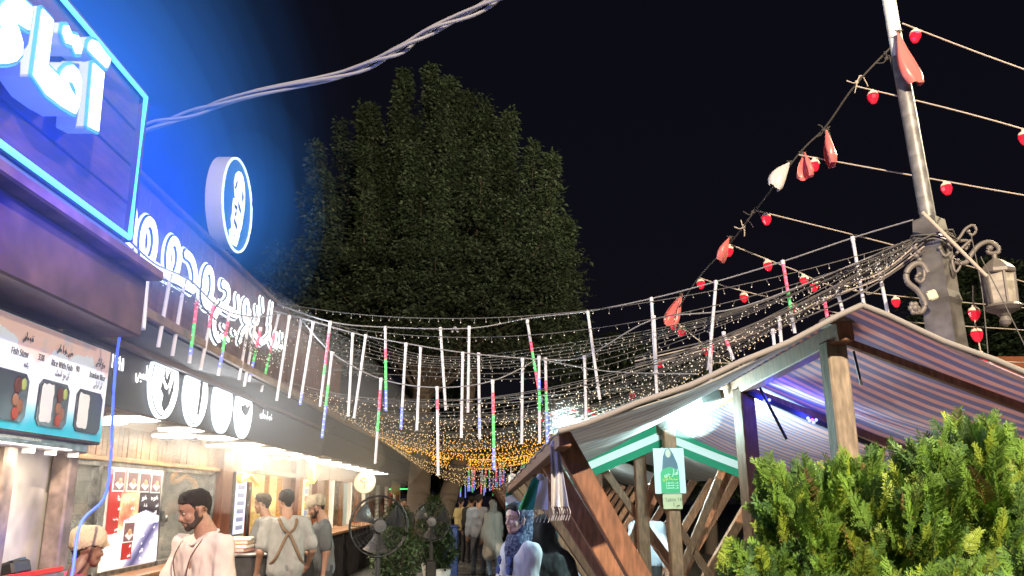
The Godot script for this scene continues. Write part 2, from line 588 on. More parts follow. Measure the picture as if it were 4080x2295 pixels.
func materials() -> void:
	grain = noise(3, 0.02, 0.62, 1.0)
	speckle = noise(5, 0.2, 0.7, 1.0)
	blotch = noise(9, 0.012, 0.55, 1.0)
	X.clad = textured(mat(0.16, 0.065, 0.055, 0.55), grain, Vector3(0.6, 4, 0.6), 0.1)
	X.clad2 = textured(mat(0.13, 0.055, 0.05, 0.55), grain, Vector3(0.6, 4, 0.6), 0.1)
	X.trim = textured(mat(0.3, 0.2, 0.13, 0.6), grain, Vector3(1, 1, 1))
	X.dark = textured(mat(0.05, 0.045, 0.05, 0.6), blotch, Vector3(1, 1, 1))
	X.fascia = textured(mat(0.14, 0.075, 0.065, 0.6), blotch, Vector3(0.8, 0.8, 0.8))
	X.woods = []
	for k in 4:
		var t: float = [1.0, 0.85, 1.12, 0.72][k]
		X.woods.append(textured(mat(0.36 * t, 0.17 * t, 0.075 * t, 0.45), grain, Vector3(1.2, 5, 1.2), 0.15))
	X.rail = textured(mat(0.45, 0.24, 0.08, 0.4), grain, Vector3(4, 4, 0.8))
	X.redpost = textured(mat(0.2, 0.06, 0.03, 0.4), grain, Vector3(4, 1, 4))
	X.timber = textured(mat(0.36, 0.165, 0.085, 0.55), grain, Vector3(5, 1.2, 5), 0.2)
	X.timber2 = textured(mat(0.26, 0.115, 0.06, 0.6), grain, Vector3(5, 1.2, 5), 0.2)
	X.greywood = textured(mat(0.32, 0.26, 0.2, 0.7), grain, Vector3(5, 1.2, 5), 0.2)
	X.white = mat(0.75, 0.75, 0.74, 0.5)
	X.cream = textured(mat(0.7, 0.66, 0.58, 0.6), blotch, Vector3(1, 1, 1))
	X.steel = textured(mat(0.4, 0.4, 0.41, 0.35, 0.8), blotch, Vector3(2, 2, 2))
	X.greypaint = textured(mat(0.2, 0.19, 0.185, 0.5, 0.2), blotch, Vector3(2, 2, 2), 0.1)
	X.iron = textured(mat(0.24, 0.22, 0.21, 0.55, 0.2), speckle, Vector3(6, 6, 6), 0.2)
	X.black = mat(0.012, 0.012, 0.013, 0.5)
	X.cable = mat(0.22, 0.22, 0.23, 0.6)
	X.wire = mat(0.11, 0.105, 0.1, 0.7)
	X.rope = mat(0.05, 0.045, 0.04, 0.9)
	X.cord = mat(0.42, 0.36, 0.3, 0.7)
	X.letter = glow(1, 1, 1, 2.2, 0.8)
	X.letterside = glow(0.6, 0.7, 1.0, 0.16, 0.7)
	X.outline = glow(0.8, 0.93, 1.0, 1.4, 0.8)
	X.portrait = glow(0.9, 0.95, 1.0, 1.3, 0.8)
	X.poles = textured(mat(0.3, 0.3, 0.31, 0.45, 0.1), blotch, Vector3(3, 3, 3), 0.1)
	X.straw = mat(0.6, 0.42, 0.15, 0.9)
	X.greycloth = mat(0.4, 0.4, 0.42, 0.9)
	X.whitecloth = mat(0.68, 0.69, 0.68, 0.9)
	X.greencloth = mat(0.02, 0.22, 0.12, 0.9)
	X.bluecloth = mat(0.3, 0.33, 0.45, 0.9)
	X.gap = mat(0.03, 0.05, 0.09, 0.4)
	X.neon = glow(0.12, 0.62, 1.0, 3.0)
	X.rim = glow(0.12, 0.5, 0.85, 0.6, 0.5)
	X.lampface = glow(1, 0.95, 0.86, 6.0, 0.8)
	X.bluerope = glow(0.08, 0.16, 1.0, 1.3)
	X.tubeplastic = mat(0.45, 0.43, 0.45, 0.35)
	X.tubeplastic.emission_enabled = true  # faint glow in the plastic lightens even the unlit tubes
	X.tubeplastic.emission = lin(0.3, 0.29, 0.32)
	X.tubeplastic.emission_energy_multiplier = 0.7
	X.tubered = glow(1.0, 0.12, 0.2, 0.6, 0.6)
	X.tubegreen = glow(0.14, 0.7, 0.2, 0.5, 0.6)
	X.tubeblue = glow(0.22, 0.28, 1.0, 0.8, 0.6)
	X.dotred = glow(1.0, 0.12, 0.2, 3.0)
	X.dotgreen = glow(0.15, 1.0, 0.25, 1.6)
	X.dotblue = glow(0.35, 0.4, 1.0, 2.0)
	X.ledcool = glow(1.0, 0.88, 0.7, 0.95)
	X.ledmid = glow(1.0, 0.66, 0.27, 1.3)
	X.ledwarm = glow(1.0, 0.48, 0.07, 1.8)
	X.bulbred = mat(0.6, 0.012, 0.03, 0.15)
	X.bulbred.emission_enabled = true
	X.bulbred.emission = lin(0.75, 0.012, 0.035)
	X.bulbred.emission_energy_multiplier = 0.75
	X.bulbcap = mat(0.75, 0.62, 0.5, 0.5)
	X.paper = mat(0.72, 0.72, 0.7, 0.7)
	X.glass = mat(0.85, 0.9, 0.9, 0.05)
	X.glass.transparency = BaseMaterial3D.TRANSPARENCY_ALPHA
	X.glass.albedo_color.a = 0.06
	X.yellow = glow(1.0, 0.75, 0.15, 1.5)
	X.gold = glow(1.0, 0.72, 0.3, 1.3)
	X.skin = textured(mat(0.36, 0.2, 0.14, 0.55), noise(12, 0.03, 0.86, 1.0), Vector3(5, 5, 5))
	X.skin.subsurf_scatter_enabled = true
	X.skin.subsurf_scatter_strength = 0.15
	X.hair = mat(0.014, 0.011, 0.01, 0.9)
	X.leaf = mat(0.055, 0.075, 0.03, 0.55)
	X.leaf.vertex_color_use_as_albedo = true
	X.leaf.albedo_color = Color.WHITE
	X.leaf.backlight_enabled = true
	X.leaf.backlight = Color(0.35, 0.4, 0.2)
	X.bark = textured(mat(0.13, 0.1, 0.08, 0.9), speckle, Vector3(4, 0.8, 4), 1.5)


func ground() -> void:
	var m := M.new()
	m.quad(Vector3(-60, 0, 30), Vector3(60, 0, 30), Vector3(60, 0, -140), Vector3(-60, 0, -140), Vector3.UP)
	struct("ground", m, textured(mat(0.07, 0.068, 0.066, 0.6), blotch, Vector3(0.6, 0.6, 0.6)))
	var p := M.new()
	p.box(Vector3(-0.65, 0.006, -20), Vector3(2.5, 0.012, 40))
	var pav := struct("pavement", p, textured(mat(0.1, 0.1, 0.1, 0.5), blotch, Vector3(1, 1, 1)))
	var tile := boxmesh(Vector3(0.585, 0.02, 0.485), 0.006)
	var tones := []
	for k in 4:
		var g: float = [0.5, 0.44, 0.54, 0.4][k]
		tones.append(textured(mat(g, g, g * 1.02, [0.2, 0.28, 0.22, 0.18][k]), blotch, Vector3(1.5, 1.5, 1.5)))
	for i in 4:
		for j in 44:
			piece("tile", tile, tones[rng.randi() % 4], pav, Vector3(-1.55 + i * 0.6, 0.016 + rng.randf() * 0.003, -11.0 - j * 0.5))


func unseen_street_lamp(label: String, at: Vector3, high: float, arm: Vector3, c: Color, e: float) -> void:
	var t := thing("unseen_street_lamp", label, "street lamp", at)
	var m := M.new()
	m.lathe(at, PackedVector2Array([Vector2(0.14, 0), Vector2(0.14, 0.3), Vector2(0.07, 0.4), Vector2(0.045, high)]), 10)
	part("pole", m, mat(0.25, 0.25, 0.25, 0.5, 0.5), t)
	var a := M.new()
	var top := at + Vector3(0, high, 0)
	a.tube(smoothpath([top, top + arm * 0.4 + Vector3(0, 0.25, 0), top + arm * 1.3 + Vector3(0, 0.3, 0)], 5), 0.035, 8)
	part("arm", a, mat(0.25, 0.25, 0.25, 0.5, 0.5), t)
	var hd := top + arm * 1.45 + Vector3(0, 0.28, 0)
	var h := M.new()
	h.bar(hd - arm.normalized() * 0.3, hd + arm.normalized() * 0.3, 0.24, 0.1, Vector3.UP, 0.02)
	part("lamp_head", h, mat(0.2, 0.2, 0.2, 0.5, 0.3), t)
	var f := M.new()
	f.bar(hd - arm.normalized() * 0.22 - Vector3(0, 0.06, 0), hd + arm.normalized() * 0.22 - Vector3(0, 0.06, 0), 0.18, 0.02)
	var lm := glow(c.r, c.g, c.b, 3.0)
	part("lamp_face", f, lm, t)
	omni("unseen_street_lamp_light", hd - Vector3(0, 0.16, 0), c, e, 0.08, 60.0)


const LB := Basis(Vector3(0, 0, -1), Vector3(0, 1, 0), Vector3(1, 0, 0))   # the plane of the kiosk fronts: right is down the lane


# outline given as "d,h d,h": d metres down the lane, h height -> points for prism() with basis LB at (x, 0, 0)
func dh(s: String) -> PackedVector2Array:
	var p := PackedVector2Array()
	for q in s.split(" ", false):
		var a := q.split(",")
		p.append(Vector2(float(a[0]), float(a[1])))
	return p


func offset(p: PackedVector2Array, r: float) -> PackedVector2Array:
	var o := Geometry2D.offset_polygon(p, r, Geometry2D.JOIN_ROUND)
	return o[0] if o.size() else p


func near_kiosk() -> void:
	var t := thing("food_kiosk", "nearest kiosk at the left edge, with the blue-edged roof sign over its menu box", "kiosk", Vector3(-2.6, 0, -2.5))
	var m := M.new()
	m.box(Vector3(-3.45, 0.65, -2.4), Vector3(2.2, 1.29, 4.1))
	part("counter_wall", m, X.dark, t)
	m = M.new()
	m.box(Vector3(-4.45, 1.9, -2.4), Vector3(0.1, 1.6, 4.1))
	m.box(Vector3(-3.4, 1.9, -0.4), Vector3(2.0, 1.6, 0.08))
	m.box(Vector3(-3.4, 1.9, -4.42), Vector3(2.1, 1.6, 0.07))
	part("wall", m, X.cream, t)
	m = M.new()
	m.box(Vector3(-2.03, 2.725, -2.35), Vector3(0.26, 0.33, 4.14), Basis.IDENTITY, 0.01)
	part("fascia", m, X.fascia, t)
	m = M.new()
	m.box(Vector3(-3.2, 2.63, -2.35), Vector3(2.05, 0.05, 4.1))
	part("soffit", m, X.dark, t)
	m = M.new()
	m.box(Vector3(-2.0, 2.92, -2.35), Vector3(0.36, 0.06, 4.2), Basis.IDENTITY, 0.01)
	part("ledge", m, textured(mat(0.28, 0.17, 0.14, 0.5), blotch, Vector3(1, 1, 1)), t)
	m = M.new()
	m.quad(Vector3(-1.86, 2.95, -0.3), Vector3(-1.86, 2.95, -4.4), Vector3(-2.0, 3.08, -4.34), Vector3(-2.0, 3.08, -0.3), Vector3(1, 1, 0))
	m.quad(Vector3(-2.1, 2.95, -0.3), Vector3(-2.1, 2.95, -4.38), Vector3(-2.06, 3.08, -4.33), Vector3(-2.06, 3.08, -0.3), Vector3(-1, 0, 0))
	part("flashing", m, X.fascia, t)
	m = M.new()
	m.box(Vector3(-3.3, 2.9, -2.35), Vector3(2.2, 0.06, 4.2))
	part("roof", m, X.dark, t)
	# window of the kiosk: pale inner shutter behind a steel frame
	m = M.new()
	m.box(Vector3(-2.32, 1.65, -3.0), Vector3(0.02, 0.62, 3.3))
	part("shutter", m, textured(mat(0.62, 0.59, 0.53, 0.5), blotch, Vector3(0.6, 0.6, 0.6)), t)
	for d in [0.7, 2.3, 3.86, 4.45]:
		m = M.new()
		m.box(Vector3(-2.24, 1.66, -d), Vector3(0.1, 0.66, 0.1), Basis.IDENTITY, 0.01)
		part("frame_post", m, textured(mat(0.26, 0.2, 0.17, 0.5), blotch, Vector3(2, 2, 2)), t)
	m = M.new()
	m.box(Vector3(-2.2, 1.96, -2.5), Vector3(0.12, 0.06, 3.95), Basis.IDENTITY, 0.008)
	part("shutter_rail", m, X.steel, t)
	m = M.new()
	m.box(Vector3(-2.27, 1.315, -2.5), Vector3(0.17, 0.04, 3.96), Basis.IDENTITY, 0.008)
	part("counter_top", m, textured(mat(0.35, 0.34, 0.33, 0.35), blotch, Vector3(1, 1, 1)), t)
	m = M.new()
	m.box(Vector3(-2.192, 1.345, -2.5), Vector3(0.02, 0.022, 3.9))
	part("red_stripe", m, mat(0.5, 0.02, 0.02, 0.4), t)
	m = M.new()
	for d in [3.95, 4.15, 4.38]:
		m.box(Vector3(-2.17, 1.93, -d), Vector3(0.05, 0.045, 0.02))
	m.bar(Vector3(-2.15, 1.945, -3.95), Vector3(-2.15, 1.955, -4.38), 0.012, 0.012)
	part("curtain_rail", m, X.white, t)
	var added_lamp := thing("strip_lamp", "added strip lamp under the menu box of the nearest kiosk, brightening its shutter", "lamp", Vector3(-2.16, 1.965, -3.2))
	m = M.new()
	m.box(Vector3(-2.16, 1.97, -3.2), Vector3(0.04, 0.02, 1.6), Basis.IDENTITY, 0.004)
	part("lamp_tube", m, glow(1.0, 0.95, 0.85, 1.2), added_lamp)
	area("strip_lamp_light", Vector3(-2.1, 1.93, -3.4), Vector3(-0.3, -1, 0), 0.1, 1.8, Color(1.0, 0.92, 0.82), 2.5)  # added lamp and light, put in to brighten the shutter
	# card reader and a small tray on the counter
	var r := thing("card_reader", "black card reader standing on the counter of the nearest kiosk", "card reader", Vector3(-2.25, 1.335, -4.1))
	m = M.new()
	m.box(Vector3(-2.25, 1.37, -4.1), Vector3(0.1, 0.07, 0.16), Basis(Vector3(0, 0, 1), 0.3), 0.012)
	part("casing", m, X.black, r)
	m = M.new()
	m.box(Vector3(-2.245, 1.41, -4.12), Vector3(0.06, 0.012, 0.05), Basis(Vector3(0, 0, 1), 0.3))
	part("screen", m, mat(0.05, 0.08, 0.1, 0.1), r)
	big_sign()
	menu_box()


func big_sign() -> void:
	var t := thing("roof_sign", "big roof sign of white block letters on purple boards edged with blue light", "shop sign", Vector3(-2.0, 3.08, -2.4))
	for k in 4:
		var m := M.new()
		m.box(Vector3(-2.03, 3.2 + k * 0.222, -2.3), Vector3(0.05, 0.214, 4.0), Basis.IDENTITY, 0.006)
		part("plank", m, X.clad if k % 2 else X.clad2, t)
	var m := M.new()
	m.box(Vector3(-2.1, 3.53, -2.3), Vector3(0.08, 0.88, 3.96))
	part("backing", m, X.dark, t)
	var edge := M.new()
	edge.tube(PackedVector3Array([Vector3(-1.98, 3.98, -0.3), Vector3(-1.98, 3.98, -4.32), Vector3(-1.98, 3.11, -4.32), Vector3(-1.98, 3.11, -0.3)]), 0.014, 6)
	part("neon_edge", edge, X.neon, t)
	m = M.new()
	m.bar(Vector3(-2.02, 3.99, -0.3), Vector3(-2.02, 3.99, -4.34), 0.1, 0.02)
	m.bar(Vector3(-2.02, 3.09, -4.335), Vector3(-2.02, 4.0, -4.335), 0.1, 0.02, Vector3.BACK)
	part("edge_trim", m, X.fascia, t)
	var outlines := ["3.45,3.70 3.56,3.71 3.58,3.40 3.48,3.38", "3.39,3.73 3.39,3.77 3.41,3.80 3.46,3.82 3.54,3.81 3.56,3.81 3.60,3.81 3.60,3.78 3.58,3.74 3.46,3.73",
		"3.00,3.69 3.09,3.69 3.10,3.48 3.20,3.48 3.21,3.52 3.24,3.56 3.28,3.59 3.33,3.59 3.37,3.56 3.38,3.50 3.38,3.43 3.36,3.38 3.25,3.36 3.12,3.35 3.01,3.38",
		"3.17,3.68 3.17,3.72 3.20,3.74 3.24,3.72 3.26,3.73 3.29,3.745 3.34,3.72 3.335,3.67 3.30,3.65 3.26,3.67 3.21,3.65",
		"2.94,3.65 2.94,3.54 2.85,3.52 2.88,3.50 2.91,3.47 2.92,3.42 2.89,3.37 2.84,3.33 2.79,3.30 2.71,3.27 2.66,3.31 2.64,3.36 2.7,3.40 2.76,3.42 2.77,3.45 2.74,3.48 2.75,3.54 2.79,3.60 2.85,3.64"]
	for s in outlines:
		var o := dh(s)
		var body := M.new()
		body.prism(offset(o, 0.008), Vector3(-1.99, 0, 0), LB, 0.13)
		var l := part("letter", body, X.letterside, t)
		var rim := M.new()
		rim.prism(offset(o, 0.012), Vector3(-1.861, 0, 0), LB, 0.012)
		part("letter_rim", rim, X.rim, l)
		var face := M.new()
		face.prism(offset(o, -0.004), Vector3(-1.85, 0, 0), LB, 0.008)
		part("letter_face", face, X.letter, l)
	m = M.new()
	m.prism(dh("3.26,3.49 3.29,3.505 3.325,3.485 3.335,3.46 3.29,3.47"), Vector3(-1.843, 0, 0), LB, 0.003)
	part("letter_eye", m, X.rim, t)


func menu_box() -> void:
	var t := thing("menu_lightbox", "lit menu box with rice and fish dishes under the nearest kiosk's fascia", "menu board", Vector3(-2.16, 1.98, -3.0))
	var m := M.new()
	m.box(Vector3(-2.17, 2.245, -2.7), Vector3(0.13, 0.53, 3.66), Basis.IDENTITY, 0.006)
	part("casing", m, X.greypaint, t)
	var img := Image.create(512, 80, false, Image.FORMAT_RGB8)
	var f := FastNoiseLite.new()
	f.seed = 4
	f.frequency = 0.03
	for y in 80:
		for x in 512:
			var h := 1.0 - y / 80.0
			var q := f.get_noise_2d(x, y)
			var c := Color(0.82, 0.85, 0.88)
			if h + q * 0.12 > 0.78 - 0.06 * sin(x * 0.05): c = Color(0.86, 0.72, 0.68)
			if h < 0.3 + q * 0.1: c = c.lerp(Color(0.15, 0.62, 0.7), clampf((0.32 - h) * 4.0, 0, 1))
			c = c.lerp(Color(0.6, 0.68, 0.76), clampf(q * 0.8, 0, 0.4))
			img.set_pixel(x, y, c)
	var face := M.new()
	face.quad(Vector3(-2.1, 1.995, -0.9), Vector3(-2.1, 1.995, -4.515), Vector3(-2.1, 2.495, -4.515), Vector3(-2.1, 2.495, -0.9), Vector3(1, 0, 0))
	for i in face.v.size():
		face.u[i] = Vector2((-face.v[i].z - 0.9) / 3.615, (2.495 - face.v[i].y) / 0.5)
	var fm := mat(1, 1, 1, 0.5)
	fm.albedo_texture = ImageTexture.create_from_image(img)
	fm.emission_enabled = true
	fm.emission_operator = BaseMaterial3D.EMISSION_OP_MULTIPLY
	fm.emission = Color(1, 1, 1)
	fm.emission_texture = fm.albedo_texture
	fm.emission_energy_multiplier = 0.42
	part("face", face, fm, t)
	var ink := mat(0.1, 0.11, 0.13, 0.6)
	var dishes := [[4.33, "برنج ایرانی", "Iranian Rice", "90", "ارز ایرانی"], [3.97, "سبزی پلو با ماهی", "Rice With Fish", "338", "ارز مع السمک"], [3.6, "قلیه ماهی", "Fish Stew", "310", "یخنه"], [3.22, "", "", "", ""]]
	var tray_m := mat(0.02, 0.022, 0.035, 0.3)
	var rice_m := textured(mat(0.8, 0.8, 0.76, 0.8), speckle, Vector3(30, 30, 30), 0.4)
	rice_m.emission_enabled = true
	rice_m.emission = lin(0.8, 0.8, 0.76)
	rice_m.emission_energy_multiplier = 0.3
	for k in dishes.size():
		var d: float = dishes[k][0]
		if dishes[k][1] != "":
			var w := M.new()
			write(w, dishes[k][1], Vector3(-2.096, 2.405, -d - 0.13), LB, 0.034, 0.0035, 0.62)
			part("lettering", w, ink, t)
			w = M.new()
			write(w, dishes[k][4], Vector3(-2.096, 2.285, -d - 0.12), LB, 0.03, 0.003, 0.75)
			part("lettering", w, ink, t)
			latin("lettering", dishes[k][2], Vector3(-2.097, 2.338, -d + (0.06 if k == 1 else 0.03)), LB, 0.028, ink, t, false, 0.85)
			latin("lettering", dishes[k][3], Vector3(-2.097, 2.345, -d + 0.18), LB, 0.028, ink, t, false, 0.85)
		var tray := M.new()
		var box := PackedVector2Array([Vector2(d - 0.14, 2.03), Vector2(d + 0.14, 2.03), Vector2(d + 0.14, 2.25), Vector2(d - 0.14, 2.25)])
		tray.prism(offset(offset(box, -0.03), 0.03), Vector3(-2.098, 0, 0), LB, 0.006)
		var tr := part("tray_picture", tray, tray_m, t)
		var rc := M.new()
		var ring := PackedVector2Array()
		for a in 28:
			var an := TAU * a / 28
			ring.append(Vector2(d - 0.065 + clampf(cos(an) * 1.35, -1, 1) * 0.05 + rng.randf_range(-0.003, 0.003), 2.14 + clampf(sin(an) * 1.3, -1, 1) * 0.09 + rng.randf_range(-0.004, 0.004)))
		if k < 2:
			rc.prism(ring, Vector3(-2.092, 0, 0), LB, 0.004)
			part("rice", rc, rice_m, tr)
		if k > 0:
			for q in 5:
				var fm2 := M.new()
				fm2.ball(Vector3(-2.09, [2.065, 2.1, 2.125, 2.19, 2.2][q], -d - [0.055, 0.085, 0.045, 0.05, 0.095][q]), Vector3(0.004, [0.03, 0.034, 0.03, 0.04, 0.03][q], [0.03, 0.026, 0.028, 0.032, 0.022][q]), 9)
				part("food", fm2, glow([0.42, 0.3, 0.36, 0.12, 0.4][q], [0.07, 0.13, 0.17, 0.03, 0.5][q], [0.04, 0.07, 0.1, 0.025, 0.14][q], 0.35), tr)


func boards(parent: Node3D, x: float, d0: float, d1: float, h0: float, h1: float, w: float, mats: Array, thick := 0.02) -> void:
	var mesh := boxmesh(Vector3(thick, h1 - h0, w - 0.008), 0.004)
	var d := d0 + w * 0.5
	while d < d1:
		piece("board", mesh, mats[rng.randi() % mats.size()], parent, Vector3(x + rng.randf_range(-0.003, 0.003), (h0 + h1) * 0.5, -d) - parent.position)
		d += w


func lamp_disc(at: Vector3, label: String, e: float) -> void:
	var t := thing("ceiling_lamp", label, "ceiling lamp", at, "round lamps under the kiosk eaves")
	var m := M.new()
	m.lathe(at, PackedVector2Array([Vector2(0, 0.02), Vector2(0.2, 0.02), Vector2(0.215, 0.005), Vector2(0.215, -0.015)]), 20)
	part("housing", m, X.white, t)
	m = M.new()
	m.lathe(at, PackedVector2Array([Vector2(0.213, -0.014), Vector2(0.2, -0.032), Vector2(0, -0.036)]), 20)
	part("diffuser", m, X.lampface, t)
	if e > 0.0:
		area("ceiling_lamp_light", at - Vector3(0, 0.045, 0), Vector3(0, -1, 0), 0.36, 0.36, Color(1.0, 0.93, 0.82), e)


func kiosk_row() -> void:
	var t := thing("food_kiosk", "long brown-boarded sandwich kiosk with lit lettering and a row of eave lamps", "kiosk", Vector3(-3.4, 0, -8.5))
	var m := M.new()
	boards(t, -2.21, 4.46, 12.4, 2.88, 3.68, 0.146, [X.clad, X.clad2])
	m.box(Vector3(-2.26, 3.28, -8.4), Vector3(0.06, 0.78, 7.9))
	part("parapet", m, X.dark, t)
	m = M.new()
	m.box(Vector3(-2.23, 3.7, -8.44), Vector3(0.14, 0.04, 7.98), Basis.IDENTITY, 0.006)
	part("parapet_cap", m, X.fascia, t)
	m = M.new()
	m.box(Vector3(-2.17, 2.845, -8.4), Vector3(0.07, 0.065, 7.96), Basis.IDENTITY, 0.006)
	part("eave_trim", m, X.trim, t)
	m = M.new()
	m.bar(Vector3(-2.3, 2.755, -4.45), Vector3(-2.3, 2.755, -12.4), 0.26, 0.03, Vector3(-0.45, 1, 0))
	part("eave_board", m, X.dark, t)
	m = M.new()
	m.box(Vector3(-2.39, 2.69, -8.4), Vector3(0.05, 0.04, 7.94), Basis.IDENTITY, 0.006)
	part("sign_trim", m, X.fascia, t)
	m = M.new()
	m.box(Vector3(-2.47, 2.475, -8.4), Vector3(0.06, 0.39, 7.93), Basis.IDENTITY, 0.005)
	var fb := part("sign_board", m, mat(0.035, 0.04, 0.055, 0.4), t)
	m = M.new()
	m.box(Vector3(-3.0, 2.37, -8.45), Vector3(1.0, 0.03, 7.9))
	part("soffit", m, textured(mat(0.3, 0.2, 0.14, 0.6), grain, Vector3(1, 1, 1)), t)
	m = M.new()
	m.quad(Vector3(-2.28, 3.68, -4.46), Vector3(-2.28, 3.68, -12.4), Vector3(-5.8, 3.95, -12.4), Vector3(-5.8, 3.95, -4.46), Vector3.UP)
	part("roof", m, X.dark, t)
	boards(t, -3.4, 4.5, 15.0, 2.07, 2.355, 0.105, X.woods)
	m = M.new()
	m.box(Vector3(-3.44, 2.22, -9.5), Vector3(0.05, 0.3, 11))
	part("wall_backing", m, X.dark, t)
	m = M.new()
	m.box(Vector3(-3.37, 2.05, -7.5), Vector3(0.07, 0.045, 6.0), Basis.IDENTITY, 0.006)
	part("top_rail", m, X.rail, t)
	# lower wall, ledge
	boards(t, -3.41, 4.5, 10.9, 0.0, 0.99, 0.2, [X.woods[3], X.woods[1]])
	m = M.new()
	m.box(Vector3(-3.28, 1.01, -7.7), Vector3(0.36, 0.05, 6.4), Basis.IDENTITY, 0.008)
	part("ledge", m, X.woods[1], t)
	# room behind
	m = M.new()
	m.box(Vector3(-5.6, 1.2, -10.5), Vector3(0.1, 2.4, 12))
	m.box(Vector3(-4.5, 1.2, -4.5), Vector3(2.2, 2.4, 0.06))
	m.box(Vector3(-4.5, 1.2, -10.95), Vector3(2.2, 2.4, 0.06))
	m.box(Vector3(-4.5, 1.2, -16.4), Vector3(2.2, 2.4, 0.06))
	part("room_wall", m, X.cream, t)
	m = M.new()
	m.box(Vector3(-4.5, 2.42, -10.45), Vector3(2.3, 0.05, 12))
	part("room_ceiling", m, X.white, t)
	m = M.new()
	m.box(Vector3(-4.5, 0.005, -10.45), Vector3(2.2, 0.01, 12))
	part("room_floor", m, X.greypaint, t)
	# first window: steel frame, panes, inner clutter
	var w := M.new()
	for d in [6.55, 7.32, 8.75, 10.42]:
		w.box(Vector3(-3.4, 1.53, -d), Vector3(0.07, 1.0, 0.07), Basis.IDENTITY, 0.006)
	w.box(Vector3(-3.4, 2.01, -8.5), Vector3(0.07, 0.05, 3.95))
	w.box(Vector3(-3.4, 1.05, -8.5), Vector3(0.07, 0.05, 3.95))
	var wf := part("window", w, X.steel, t)
	for d in [[6.58, 7.29], [7.35, 8.72], [8.78, 10.39]]:
		var g := M.new()
		g.box(Vector3(-3.4, 1.53, -(d[0] + d[1]) * 0.5), Vector3(0.006, 0.93, d[1] - d[0]))
		part("pane", g, X.glass, wf)
	m = M.new()
	m.box(Vector3(-3.35, 1.5, -8.77), Vector3(0.05, 0.16, 0.03), Basis.IDENTITY, 0.006)
	m.ball(Vector3(-3.32, 1.5, -8.79), Vector3(0.025, 0.04, 0.025), 8)
	part("window_latch", m, X.steel, wf)
	for k in 7:
		m = M.new()
		m.box(Vector3(-4.75, 1.05 + k * 0.135, -9.7), Vector3(0.02, 0.13, 1.6), Basis.IDENTITY, 0.004)
		part("cabinet_slat", m, X.cream, t)
	m = M.new()
	m.box(Vector3(-4.2, 1.3, -9.1), Vector3(0.35, 0.5, 0.35), Basis.IDENTITY, 0.02)
	part("till", m, X.steel, t)
	# posts
	m = M.new()
	m.box(Vector3(-3.38, 1.2, -10.75), Vector3(0.14, 2.35, 0.42), Basis.IDENTITY, 0.01)
	part("post", m, X.redpost, t)
	m = M.new()
	m.box(Vector3(-3.38, 1.2, -14.75), Vector3(0.14, 2.35, 0.3), Basis.IDENTITY, 0.01)
	part("post", m, X.redpost, t)
	for q in [[12.9, 0.07], [13.7, 0.07]]:
		m = M.new()
		m.box(Vector3(-3.36, 1.5, -q[0]), Vector3(0.08, 1.2, q[1]), Basis.IDENTITY, 0.008)
		part("window_post", m, X.rail, t)
	m = M.new()
	m.box(Vector3(-3.36, 2.08, -12.8), Vector3(0.09, 0.07, 3.8), Basis.IDENTITY, 0.006)
	part("top_rail", m, X.woods[1], t)
	m = M.new()
	m.box(Vector3(-3.4, 1.55, -14.15), Vector3(0.03, 1.0, 0.85))
	part("shutter", m, X.woods[3], t)
	m = M.new()
	m.box(Vector3(-3.2, 0.56, -12.9), Vector3(0.5, 1.05, 3.9))
	part("counter", m, X.dark, t)
	m = M.new()
	m.box(Vector3(-3.15, 1.1, -12.9), Vector3(0.66, 0.04, 3.95), Basis.IDENTITY, 0.008)
	part("counter_top", m, X.steel, t)
	area("unseen_kitchen_light", Vector3(-4.4, 2.38, -8.0), Vector3(0, -1, 0), 1.2, 0.3, Color(1, 0.95, 0.86), 4.0)  # unseen ceiling lights, placed to light the rooms behind the windows
	area("unseen_kitchen_light", Vector3(-4.5, 2.38, -12.8), Vector3(0, -1, 0), 1.6, 0.4, Color(1, 0.86, 0.6), 10.0)
	for q in [[-4.4, -8.0], [-4.5, -12.8]]:
		m = M.new()
		m.box(Vector3(q[0], 2.395, q[1]), Vector3(0.3, 0.012, 1.2))
		part("unseen_light_panel", m, X.lampface, t)
	letter_sign()
	round_sign()
	board_signs()
	posters()
	for k in 17:
		lamp_disc(Vector3(-2.78, 2.335, -5.45 - k * 1.05), "round eave lamp in the front row, %s from the near end" % nth(k), 2.0 if k < 12 else 1.8)
	for k in 6:
		lamp_disc(Vector3(-3.13, 2.335, -5.1 - k * 1.6), "round eave lamp close to the boarded wall, %s from the near end" % nth(k), 0.8)
	far_kiosks()


